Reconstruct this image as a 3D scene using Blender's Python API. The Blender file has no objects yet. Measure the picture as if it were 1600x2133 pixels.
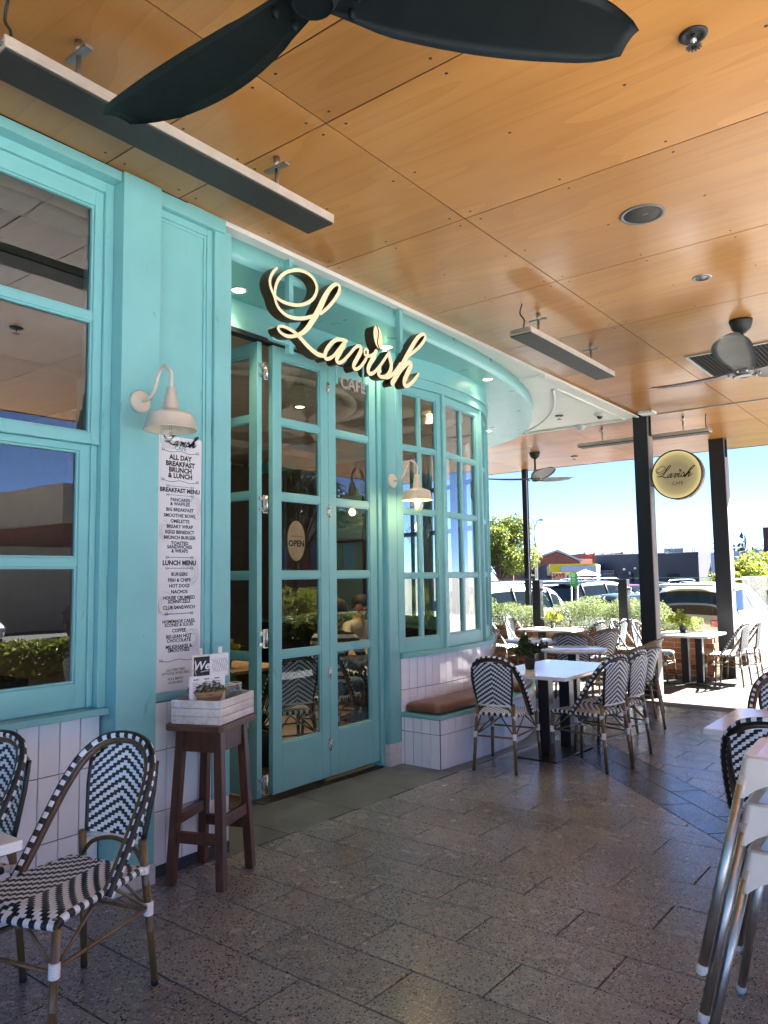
import bpy, bmesh, math, random
from math import sin, cos, pi, radians, sqrt, atan2, exp
from mathutils import Vector, Matrix
random.seed(11)
S = bpy.context.scene
COL = S.collection

# ------------------------------------------------------------------ camera
def cam_axes(yaw, pit, rol):
    yaw, pit, rol = radians(yaw), radians(pit), radians(rol)
    f = Vector((sin(yaw)*cos(pit), cos(yaw)*cos(pit), sin(pit)))
    r = Vector((cos(yaw), -sin(yaw), 0)); u = r.cross(f)
    return r*cos(rol)+u*sin(rol), u*cos(rol)-r*sin(rol), f
cr_, cu_, cf_ = cam_axes(-37.92, 4.92, -0.79)
cam = bpy.data.cameras.new('camera'); cam_o = bpy.data.objects.new('camera', cam); COL.objects.link(cam_o)
cam.sensor_fit = 'HORIZONTAL'; cam.sensor_width = 36.0; cam.lens = 36.0*1576/1600
cam.clip_start = 0.05; cam.clip_end = 3000
cam_o.matrix_world = Matrix(((cr_.x, cu_.x, -cf_.x, 0), (cr_.y, cu_.y, -cf_.y, 0), (cr_.z, cu_.z, -cf_.z, 1.52), (0, 0, 0, 1)))
S.camera = cam_o
# ------------------------------------------------------------------ sky, sun, exposure
SUN = Vector((0.45, 1.12, 1.0)).normalized()
SUN_EL = math.asin(SUN.z); SUN_AZ = atan2(SUN.x, SUN.y)
W = bpy.data.worlds.new('World'); S.world = W; W.use_nodes = True
nt = W.node_tree; nt.nodes.clear()
sk = nt.nodes.new('ShaderNodeTexSky'); sk.sky_type = 'NISHITA'; sk.sun_disc = False
sk.sun_elevation = SUN_EL; sk.sun_rotation = SUN_AZ
sk.air_density = 0.25; sk.dust_density = 0.0; sk.ozone_density = 3.0; sk.altitude = 2500
bg = nt.nodes.new('ShaderNodeBackground'); bg.inputs['Strength'].default_value = 0.05
wo = nt.nodes.new('ShaderNodeOutputWorld')
nt.links.new(sk.outputs[0], bg.inputs[0]); nt.links.new(bg.outputs[0], wo.inputs[0])
sl = bpy.data.lights.new('sun', 'SUN'); sl.energy = 5.0; sl.angle = radians(0.5); sl.color = (1.0, 0.975, 0.94)
so = bpy.data.objects.new('sun', sl); COL.objects.link(so)
so.rotation_euler = (-SUN).to_track_quat('-Z', 'Y').to_euler()
S.view_settings.view_transform = 'Standard'; S.view_settings.look = 'None'
S.view_settings.exposure = 3.9; S.view_settings.gamma = 1.0; S.view_settings.use_curve_mapping = False
S.render.engine = 'CYCLES'
cy = S.cycles
cy.use_denoising = True; cy.max_bounces = 10; cy.diffuse_bounces = 5; cy.glossy_bounces = 5
cy.transmission_bounces = 8; cy.transparent_max_bounces = 24; cy.sample_clamp_indirect = 6.0
cy.caustics_reflective = False; cy.caustics_refractive = False

# ------------------------------------------------------------------ materials
def newmat(name):
    m = bpy.data.materials.new(name); m.use_nodes = True
    n = m.node_tree.nodes; b = n['Principled BSDF']
    return m, m.node_tree, n, m.node_tree.links, b
def node(n, t, **kw):
    x = n.new(t)
    for k, v in kw.items(): setattr(x, k, v)
    return x
def mathn(nt, op, a, b=None, c=None):
    x = nt.nodes.new('ShaderNodeMath'); x.operation = op
    for i, v in enumerate((a, b, c)):
        if v is None: continue
        if isinstance(v, (int, float)): x.inputs[i].default_value = v
        else: nt.links.new(v, x.inputs[i])
    return x.outputs[0]
def mixc(nt, fac, a, b, mode='MIX'):
    x = nt.nodes.new('ShaderNodeMix'); x.data_type = 'RGBA'; x.blend_type = mode
    for i, v in ((0, fac), (6, a), (7, b)):
        if isinstance(v, (int, float)): x.inputs[i].default_value = v
        elif isinstance(v, tuple): x.inputs[i].default_value = v if len(v) == 4 else (*v, 1)
        else: nt.links.new(v, x.inputs[i])
    return x.outputs[2]
def ramp(nt, src, stops):
    r = nt.nodes.new('ShaderNodeValToRGB'); e = r.color_ramp.elements
    while len(e) < len(stops): e.new(0.5)
    for el, (p, c) in zip(e, stops):
        el.position = p; el.color = (*c, 1) if len(c) == 3 else c
    nt.links.new(src, r.inputs[0]); return r.outputs[0]
def wpos(nt):
    return nt.nodes.new('ShaderNodeNewGeometry').outputs['Position']
def opos(nt):
    return nt.nodes.new('ShaderNodeTexCoord').outputs['Object']
def mapping(nt, vec, scale=(1, 1, 1), loc=(0, 0, 0), rot=(0, 0, 0)):
    m = nt.nodes.new('ShaderNodeMapping'); nt.links.new(vec, m.inputs[0])
    m.inputs['Scale'].default_value = scale; m.inputs['Rotation'].default_value = rot
    if isinstance(loc, tuple): m.inputs['Location'].default_value = loc
    else: nt.links.new(loc, m.inputs['Location'])
    return m.outputs[0]
def noise(nt, vec, scale, detail=3, rough=0.55, dist=0):
    x = nt.nodes.new('ShaderNodeTexNoise'); nt.links.new(vec, x.inputs['Vector'])
    x.inputs['Scale'].default_value = scale; x.inputs['Detail'].default_value = detail
    x.inputs['Roughness'].default_value = rough; x.inputs['Distortion'].default_value = dist
    return x.outputs['Fac']
def bump(nt, h, strength, dist, b):
    x = nt.nodes.new('ShaderNodeBump'); x.inputs['Strength'].default_value = strength
    x.inputs['Distance'].default_value = dist
    nt.links.new(h, x.inputs['Height']); nt.links.new(x.outputs[0], b.inputs['Normal'])
def pm(name, col, rough=0.5, metal=0.0, var=0.10, scale=9.0, bmp=0.0, bscale=60.0, coat=0.0, spec=0.5, rv=0.08, world=False, rand=0.0):
    m, nt, n, l, b = newmat(name)
    p = wpos(nt) if world else opos(nt)
    f = noise(nt, p, scale, 4, 0.6)
    lo = tuple(max(0, c*(1-var)) for c in col); hi = tuple(min(1, c*(1+var)) for c in col)
    c = ramp(nt, f, [(0.3, lo), (0.7, hi)])
    if rand:
        oi = n.new('ShaderNodeObjectInfo'); k = mathn(nt, 'MULTIPLY_ADD', oi.outputs['Random'], 2*rand, 1-rand)
        hs = n.new('ShaderNodeHueSaturation'); l.new(c, hs.inputs['Color']); l.new(k, hs.inputs['Value']); c = hs.outputs[0]
    l.new(c, b.inputs['Base Color'])
    f2 = noise(nt, p, scale*2.7, 3, 0.6)
    l.new(mathn(nt, 'MULTIPLY_ADD', f2, rv*2, rough-rv), b.inputs['Roughness'])
    b.inputs['Metallic'].default_value = metal; b.inputs['Specular IOR Level'].default_value = spec
    b.inputs['Coat Weight'].default_value = coat; b.inputs['Coat Roughness'].default_value = 0.12
    if bmp: bump(nt, noise(nt, p, bscale, 4, 0.6), bmp, 0.01, b)
    return m
def em(name, col, strength, base=1.0):
    m, nt, n, l, b = newmat(name)
    f = noise(nt, opos(nt), 12, 2)
    c = ramp(nt, f, [(0.2, tuple(x*0.94 for x in col)), (0.8, col)])
    l.new(mixc(nt, 1.0, c, (base, base, base), 'MULTIPLY'), b.inputs['Base Color']); l.new(c, b.inputs['Emission Color'])
    b.inputs['Emission Strength'].default_value = strength; b.inputs['Roughness'].default_value = 0.5
    return m
def glass(name, tint=(0.86, 0.9, 0.88), boost=1.9, rough=0.0, base=0.0, wav=0.0):
    m, nt, n, l, b = newmat(name); n.remove(b)
    out = n['Material Output']
    tr = n.new('ShaderNodeBsdfTransparent'); tr.inputs[0].default_value = (*tint, 1)
    gl = n.new('ShaderNodeBsdfGlossy'); gl.inputs['Roughness'].default_value = rough; gl.inputs[0].default_value = (1, 1, 1, 1)
    fr = n.new('ShaderNodeLayerWeight'); fr.inputs[0].default_value = 0.5
    sch = mathn(nt, 'MULTIPLY_ADD', mathn(nt, 'POWER', fr.outputs['Facing'], 5.0), 0.96, 0.04)
    fac = mathn(nt, 'MINIMUM', mathn(nt, 'MULTIPLY_ADD', sch, boost, base), 0.97)
    if wav:
        bp = n.new('ShaderNodeBump'); bp.inputs['Strength'].default_value = wav; bp.inputs['Distance'].default_value = 0.02
        l.new(noise(nt, wpos(nt), 2.2, 1), bp.inputs['Height']); l.new(bp.outputs[0], gl.inputs['Normal'])
    mx = n.new('ShaderNodeMixShader'); l.new(fac, mx.inputs[0]); l.new(tr.outputs[0], mx.inputs[1]); l.new(gl.outputs[0], mx.inputs[2])
    l.new(mx.outputs[0], out.inputs[0]); return m
def leafmat(name, c1, c2, c3, trans=0.25):
    m, nt, n, l, b = newmat(name)
    g = n.new('ShaderNodeNewGeometry')
    c = ramp(nt, g.outputs['Random Per Island'], [(0.0, c1), (0.5, c2), (1.0, c3)])
    l.new(c, b.inputs['Base Color']); b.inputs['Roughness'].default_value = 0.55
    b.inputs['Specular IOR Level'].default_value = 0.35
    tl = n.new('ShaderNodeBsdfTranslucent'); l.new(c, tl.inputs[0])
    mx = n.new('ShaderNodeMixShader'); mx.inputs[0].default_value = trans
    l.new(b.outputs[0], mx.inputs[1]); l.new(tl.outputs[0], mx.inputs[2]); l.new(mx.outputs[0], n['Material Output'].inputs[0])
    return m
def terrazzo(name, base, dark, light, rough=0.3):
    m, nt, n, l, b = newmat(name)
    p = wpos(nt)
    oi = n.new('ShaderNodeObjectInfo')
    v = n.new('ShaderNodeTexVoronoi'); v.inputs['Scale'].default_value = 112; l.new(mapping(nt, p, (1, 0.75, 1)), v.inputs['Vector'])
    v2 = n.new('ShaderNodeTexVoronoi'); v2.inputs['Scale'].default_value = 190; l.new(p, v2.inputs['Vector'])
    sp = n.new('ShaderNodeSeparateColor'); l.new(v.outputs['Color'], sp.inputs[0])
    sp2 = n.new('ShaderNodeSeparateColor'); l.new(v2.outputs['Color'], sp2.inputs[0])
    big = noise(nt, p, 1.3, 4, 0.6)
    c = ramp(nt, big, [(0.3, tuple(x*0.86 for x in base)), (0.7, tuple(x*1.12 for x in base))])
    k = mathn(nt, 'MULTIPLY_ADD', oi.outputs['Random'], 0.20, 0.90)
    hs = n.new('ShaderNodeHueSaturation'); l.new(c, hs.inputs['Color']); l.new(k, hs.inputs['Value']); c = hs.outputs[0]
    fine = ramp(nt, sp2.outputs[0], [(0.0, (0.62, 0.62, 0.62)), (1.0, (1.3, 1.3, 1.3))])
    c = mixc(nt, 0.8, c, fine, 'MULTIPLY')
    inner = mathn(nt, 'LESS_THAN', v.outputs['Distance'], 0.42)
    dk = mathn(nt, 'MULTIPLY', mathn(nt, 'LESS_THAN', sp.outputs[0], 0.24), inner)
    lt = mathn(nt, 'MULTIPLY', mathn(nt, 'GREATER_THAN', sp.outputs[1], 0.80), inner)
    c = mixc(nt, lt, c, light); c = mixc(nt, dk, c, dark)
    l.new(c, b.inputs['Base Color'])
    rr = mathn(nt, 'MULTIPLY_ADD', noise(nt, p, 5, 4, 0.6), 0.22, rough-0.11)
    l.new(rr, b.inputs['Roughness'])
    bump(nt, noise(nt, p, 34, 3, 0.6), 0.06, 0.010, b)
    return m
def plywood(name):
    m, nt, n, l, b = newmat(name)
    oi = n.new('ShaderNodeObjectInfo')
    off = n.new('ShaderNodeCombineXYZ'); l.new(mathn(nt, 'MULTIPLY', oi.outputs['Random'], 37.0), off.inputs[0]); l.new(mathn(nt, 'MULTIPLY', oi.outputs['Random'], 91.0), off.inputs[1])
    p = mapping(nt, opos(nt), (1, 1, 1), off.outputs[0])
    w = noise(nt, mapping(nt, p, (0.22, 1.7, 1)), 1.4, 2.0, 0.45, 0.25)
    rings = mathn(nt, 'FRACT', mathn(nt, 'MULTIPLY', w, 12.0))
    rings = mathn(nt, 'POWER', rings, 2.2)
    st = noise(nt, mapping(nt, p, (1.2, 46, 1)), 2.0, 4, 0.65)
    md = noise(nt, mapping(nt, p, (0.5, 2.0, 1)), 1.1, 3, 0.5)
    c = ramp(nt, md, [(0.3, (0.415, 0.174, 0.037)), (0.7, (0.525, 0.240, 0.062))])
    c = mixc(nt, mathn(nt, 'MULTIPLY', rings, 0.34), c, (0.32, 0.110, 0.02))
    c = mixc(nt, mathn(nt, 'MULTIPLY', ramp(nt, st, [(0.42, (0, 0, 0)), (0.75, (1, 1, 1))]), 0.30), c, (0.32, 0.12, 0.026))
    k = mathn(nt, 'MULTIPLY_ADD', oi.outputs['Random'], 0.30, 0.84)
    hs = n.new('ShaderNodeHueSaturation'); l.new(c, hs.inputs['Color']); l.new(k, hs.inputs['Value'])
    l.new(hs.outputs[0], b.inputs['Base Color'])
    b.inputs['Roughness'].default_value = 0.34; b.inputs['Specular IOR Level'].default_value = 0.5
    b.inputs['Coat Weight'].default_value = 0.35; b.inputs['Coat Roughness'].default_value = 0.16
    bump(nt, noise(nt, mapping(nt, p, (0.8, 0.8, 1)), 1.6, 1), 0.12, 0.03, b)
    return m
def brickmat(name, pal, var=0.25):
    m, nt, n, l, b = newmat(name)
    oi = n.new('ShaderNodeObjectInfo')
    stops = [(i/(len(pal)-1), c) for i, c in enumerate(pal)]
    c = ramp(nt, oi.outputs['Random'], stops)
    f = ramp(nt, noise(nt, wpos(nt), 38, 5, 0.7), [(0.3, (0.6, 0.6, 0.6)), (0.7, (1.2, 1.2, 1.2))])
    l.new(mixc(nt, 0.7, c, f, 'MULTIPLY'), b.inputs['Base Color']); b.inputs['Roughness'].default_value = 0.9
    bump(nt, noise(nt, wpos(nt), 90, 4, 0.7), 0.5, 0.004, b)
    return m
def brickwall(name, c1, c2, mortar, sx=1.0):
    m, nt, n, l, b = newmat(name)
    t = n.new('ShaderNodeTexBrick'); p = opos(nt)
    sp = n.new('ShaderNodeSeparateXYZ'); l.new(p, sp.inputs[0])
    cb = n.new('ShaderNodeCombineXYZ'); l.new(mathn(nt, 'ADD', sp.outputs[0], sp.outputs[1]), cb.inputs[0]); l.new(sp.outputs[2], cb.inputs[1])
    l.new(cb.outputs[0], t.inputs['Vector']); t.inputs['Scale'].default_value = 1.0
    t.inputs['Brick Width'].default_value = 0.24*sx; t.inputs['Row Height'].default_value = 0.086*sx; t.inputs['Mortar Size'].default_value = 0.01*sx
    t.inputs['Color1'].default_value = (*c1, 1); t.inputs['Color2'].default_value = (*c2, 1); t.inputs['Mortar'].default_value = (*mortar, 1)
    l.new(t.outputs[0], b.inputs['Base Color']); b.inputs['Roughness'].default_value = 0.9
    return m
def woodmat(name, c1, c2, axis=2, rough=0.5, sc=1.0, coat=0.0):
    m, nt, n, l, b = newmat(name)
    s = [60*sc, 60*sc, 60*sc]; s[axis] = 3*sc
    oi = n.new('ShaderNodeObjectInfo')
    off = n.new('ShaderNodeCombineXYZ'); l.new(mathn(nt, 'MULTIPLY', oi.outputs['Random'], 17.0), off.inputs[axis])
    p = mapping(nt, opos(nt), tuple(s), off.outputs[0])
    f = noise(nt, p, 1.0, 5, 0.65, 0.6)
    c = ramp(nt, f, [(0.32, c1), (0.68, c2)])
    d = ramp(nt, noise(nt, opos(nt), 6, 4, 0.7), [(0.35, (0.7, 0.7, 0.7)), (0.65, (1.1, 1.1, 1.1))])
    l.new(mixc(nt, 0.7, c, d, 'MULTIPLY'), b.inputs['Base Color']); b.inputs['Roughness'].default_value = rough
    b.inputs['Coat Weight'].default_value = coat
    bump(nt, f, 0.25, 0.003, b); return m

TEAL = pm('teal_paint', (0.205, 0.500, 0.495), 0.42, var=0.06, scale=3.0, bmp=0.08, bscale=140, rv=0.07)
def scuff(m, amt=0.30, sc=14.0, thr=0.66):
    """small marks, rubs and drips with a shape of their own"""
    nt = m.node_tree; b = nt.nodes['Principled BSDF']; src = b.inputs['Base Color'].links[0].from_socket
    p = wpos(nt); f = noise(nt, mapping(nt, p, (1, 1, 0.35)), sc, 5, 0.7, 0.3)
    k = ramp(nt, f, [(thr, (0, 0, 0)), (thr+0.06, (1, 1, 1))])
    nt.links.new(mixc(nt, mathn(nt, 'MULTIPLY', k, amt), src, (0.10, 0.11, 0.10)), b.inputs['Base Color'])
scuff(TEAL, 0.34, 14.0, 0.645)
TEALD = pm('teal_soffit_paint', (0.195, 0.480, 0.460), 0.30, var=0.05, scale=1.5, bmp=0.08, bscale=3.0)
WHITES = pm('white_soffit_paint', (0.72, 0.72, 0.66), 0.45, var=0.03, scale=2)
TILEW = pm('white_glazed_tile', (0.84, 0.87, 0.91), 0.10, var=0.03, scale=5, bmp=0.12, bscale=6.0, rand=0.04, rv=0.03)
GROUT = pm('dark_grout', (0.03, 0.03, 0.035), 0.9)
PLINTH = pm('white_painted_render', (0.62, 0.62, 0.60), 0.7, var=0.12, scale=25, bmp=0.3, bscale=60)
PLY = plywood('plywood')
DARKV = pm('roof_void_black', (0.012, 0.010, 0.008), 0.9)
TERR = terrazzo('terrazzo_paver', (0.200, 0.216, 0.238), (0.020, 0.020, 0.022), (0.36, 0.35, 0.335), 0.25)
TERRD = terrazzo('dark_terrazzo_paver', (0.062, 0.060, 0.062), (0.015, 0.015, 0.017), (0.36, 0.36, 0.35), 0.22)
CONC = pm('grey_polished_concrete', (0.103, 0.123, 0.133), 0.42, var=0.22, scale=3.2, bmp=0.1, bscale=30, world=True)
CONCO = pm('pale_concrete', (0.080, 0.071, 0.056), 0.75, var=0.14, scale=2.5, bmp=0.3, bscale=60, world=True)
ASPH = pm('asphalt', (0.06, 0.059, 0.057), 0.9, var=0.2, scale=1.2, bmp=0.5, bscale=90, world=True)
BLACK = pm('black_powdercoat', (0.013, 0.013, 0.015), 0.38, var=0.15, scale=8)
BLACKM = pm('black_matt', (0.012, 0.012, 0.013), 0.6)
FANB = pm('fan_black', (0.006, 0.009, 0.010), 0.62, var=0.2, spec=0.12)
FANG = pm('fan_grey', (0.15, 0.14, 0.13), 0.45)
HEATB = pm('heater_dark_panel', (0.030, 0.029, 0.027), 0.55)
HEATC = pm('heater_cream_casing', (0.55, 0.48, 0.40), 0.4, metal=0.3)
STEEL = pm('stainless_steel', (0.62, 0.60, 0.57), 0.28, metal=1.0, var=0.06, scale=30)
ALU = pm('brushed_aluminium', (0.42, 0.42, 0.41), 0.38, metal=1.0, var=0.08, scale=40)
CREAM = pm('cream_enamel', (0.66, 0.58, 0.46), 0.35, var=0.05)
GLASSW = glass('window_glass', (0.72, 0.75, 0.73), 1.9, 0.0, 0.012, 0.04)
GLASSL = glass('tinted_window_glass', (0.38, 0.40, 0.40), 2.3, 0.0, 0.035, 0.03)
GLASSF = glass('fence_glass', (0.93, 0.965, 0.955), 0.38, 0.0, 0.0)
GLASSJ = glass('clear_jar_glass', (0.95, 0.97, 0.98), 1.3, 0.02, 0.0)
GLASSE = pm('glass_edge', (0.25, 0.42, 0.37), 0.2)
FROST = pm('frosted_film', (0.36, 0.41, 0.40), 0.6)
WEAVEW = pm('white_weave', (0.73, 0.76, 0.79), 0.42, var=0.08, scale=60)
WEAVEB = pm('black_weave', (0.012, 0.012, 0.014), 0.40, var=0.2, scale=60)
BAMB = woodmat('bamboo_frame', (0.105, 0.060, 0.022), (0.20, 0.125, 0.050), 2, 0.36, 0.6, 0.2)
BAMBD = woodmat('dark_bamboo_frame', (0.06, 0.030, 0.012), (0.125, 0.068, 0.028), 2, 0.36, 0.6, 0.2)
BAMBL = woodmat('weathered_bamboo_frame', (0.20, 0.15, 0.09), (0.30, 0.23, 0.14), 2, 0.45, 0.6)
WRAP = pm('white_binding', (0.80, 0.80, 0.78), 0.45, var=0.05, scale=60)
TOPW = pm('white_laminate', (0.76, 0.77, 0.77), 0.16, var=0.03, scale=6)
STOOLW = woodmat('dark_stained_timber', (0.046, 0.014, 0.006), (0.120, 0.042, 0.017), 2, 0.42, 0.7, 0.1)
STOOLT = woodmat('worn_timber_top', (0.060, 0.026, 0.013), (0.17, 0.085, 0.042), 0, 0.5, 0.7)
CRATE = woodmat('whitewashed_timber', (0.60, 0.54, 0.46), (0.80, 0.77, 0.72), 1, 0.75, 0.5)
LEATH = pm('tan_leather', (0.160, 0.074, 0.040), 0.38, var=0.18, scale=5, bmp=0.25, bscale=14)
PAPER = pm('white_paper', (0.74, 0.74, 0.75), 0.6, var=0.02)
BOARDW = pm('white_sign_board', (0.70, 0.70, 0.72), 0.5, var=0.02)
INK = pm('black_ink', (0.014, 0.014, 0.016), 0.6)
INKG = pm('grey_line_art', (0.46, 0.46, 0.47), 0.6)
INKT = pm('teal_ink', (0.03, 0.25, 0.27), 0.6)
CHALK = pm('chalkboard', (0.015, 0.015, 0.016), 0.7, var=0.4, scale=30)
CHALKW = pm('chalk', (0.75, 0.75, 0.75), 0.9)
SIGNF = em('lit_cream_acrylic', (1.0, 0.80, 0.50), 0.042, 0.52)
SIGNS = pm('bronze_letter_side', (0.060, 0.040, 0.018), 0.4, metal=0.4)
CAFEM = pm('grey_metal_letters', (0.42, 0.39, 0.34), 0.35, metal=0.6)
LAMPE = em('downlight_glow', (1.0, 0.80, 0.45), 4.0)
BULB = em('filament', (1.0, 0.55, 0.16), 9.0)
WICK = woodmat('wicker', (0.22, 0.12, 0.05), (0.42, 0.26, 0.12), 0, 0.7, 2.0)
POT = pm('dark_plastic_pot', (0.03, 0.032, 0.035), 0.55)
SOIL = pm('soil', (0.03, 0.02, 0.014), 0.95)
LEAFD = leafmat('dark_leaves', (0.010, 0.022, 0.008), (0.025, 0.050, 0.014), (0.055, 0.085, 0.03))
LEAFY = leafmat('yellow_green_leaves', (0.09, 0.14, 0.015), (0.22, 0.27, 0.03), (0.40, 0.38, 0.05), 0.35)
LEAFH = leafmat('hedge_leaves', (0.08, 0.11, 0.04), (0.19, 0.23, 0.085), (0.36, 0.38, 0.17), 0.4)
LEAFT = leafmat('tree_leaves', (0.045, 0.075, 0.012), (0.13, 0.17, 0.025), (0.30, 0.32, 0.05), 0.35)
LEAFP = leafmat('palm_leaves', (0.04, 0.06, 0.02), (0.08, 0.11, 0.04), (0.14, 0.17, 0.07), 0.3)
BARK = woodmat('bark', (0.06, 0.042, 0.03), (0.14, 0.10, 0.07), 2, 0.9, 0.3)
BRICK = brickmat('planter_brick', [(0.20, 0.060, 0.028), (0.30, 0.098, 0.042), (0.36, 0.15, 0.07), (0.40, 0.22, 0.12), (0.25, 0.075, 0.035)])
MORT = pm('mortar', (0.40, 0.34, 0.27), 0.95, var=0.15, scale=40)
BWALL = brickwall('red_brick_wall', (0.26, 0.075, 0.04), (0.34, 0.11, 0.055), (0.30, 0.22, 0.17), 1.6)
GBRICK = brickwall('grey_block_wall', (0.07, 0.07, 0.072), (0.10, 0.10, 0.10), (0.22, 0.22, 0.22), 3.0)
CHAR = pm('charcoal_render', (0.024, 0.027, 0.036), 0.75, var=0.12, scale=0.5)
NAVY = pm('navy_render', (0.045, 0.060, 0.095), 0.75, var=0.15, scale=0.5)
YELL = pm('yellow_fascia', (0.72, 0.56, 0.01), 0.5, var=0.06, scale=1)
PALEB = pm('pale_blue_wall', (0.42, 0.50, 0.66), 0.7, var=0.08, scale=1)
CREAMR = pm('cream_render', (0.52, 0.45, 0.36), 0.8, var=0.08, scale=1)
ROOFR = pm('red_brick_far', (0.27, 0.085, 0.052), 0.85, var=0.16, scale=1.5)
REDP = pm('red_print', (0.55, 0.02, 0.025), 0.5)
GREENP = pm('green_sign', (0.010, 0.33, 0.035), 0.5, var=0.06)
BLUEF = pm('blue_flag_cloth', (0.012, 0.10, 0.32), 0.7)
SKIN = pm('skin', (0.42, 0.22, 0.15), 0.5)
DENIM = pm('denim', (0.10, 0.17, 0.30), 0.8)
SHIRT = pm('sand_shirt', (0.42, 0.37, 0.29), 0.85)
INTW = pm('interior_wall', (0.20, 0.17, 0.13), 0.7)
INTC = pm('interior_ceiling', (0.62, 0.56, 0.47), 0.6)
INTF = pm('interior_floor', (0.16, 0.12, 0.085), 0.5)
MINT = pm('mint_panel', (0.40, 0.80, 0.66), 0.6)
WINB = pm('blue_window', (0.03, 0.06, 0.13), 0.08, rv=0.03)
CARS = {}
def carpaint(name, col, metal=0.15):
    if name not in CARS:
        CARS[name] = pm(name, col, 0.28, metal=metal, var=0.04, coat=1.0, rv=0.03)
    return CARS[name]
CARGL = pm('car_glass', (0.012, 0.016, 0.018), 0.04, rv=0.02, spec=0.9)
TYRE = pm('tyre', (0.015, 0.015, 0.016), 0.85)
CHROME = pm('chrome', (0.7, 0.7, 0.7), 0.12, metal=1.0, rv=0.03)
TAILR = pm('tail_light_red', (0.50, 0.015, 0.02), 0.15, rv=0.03)
LENS = pm('clear_lens', (0.70, 0.70, 0.70), 0.1, rv=0.03)

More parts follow.
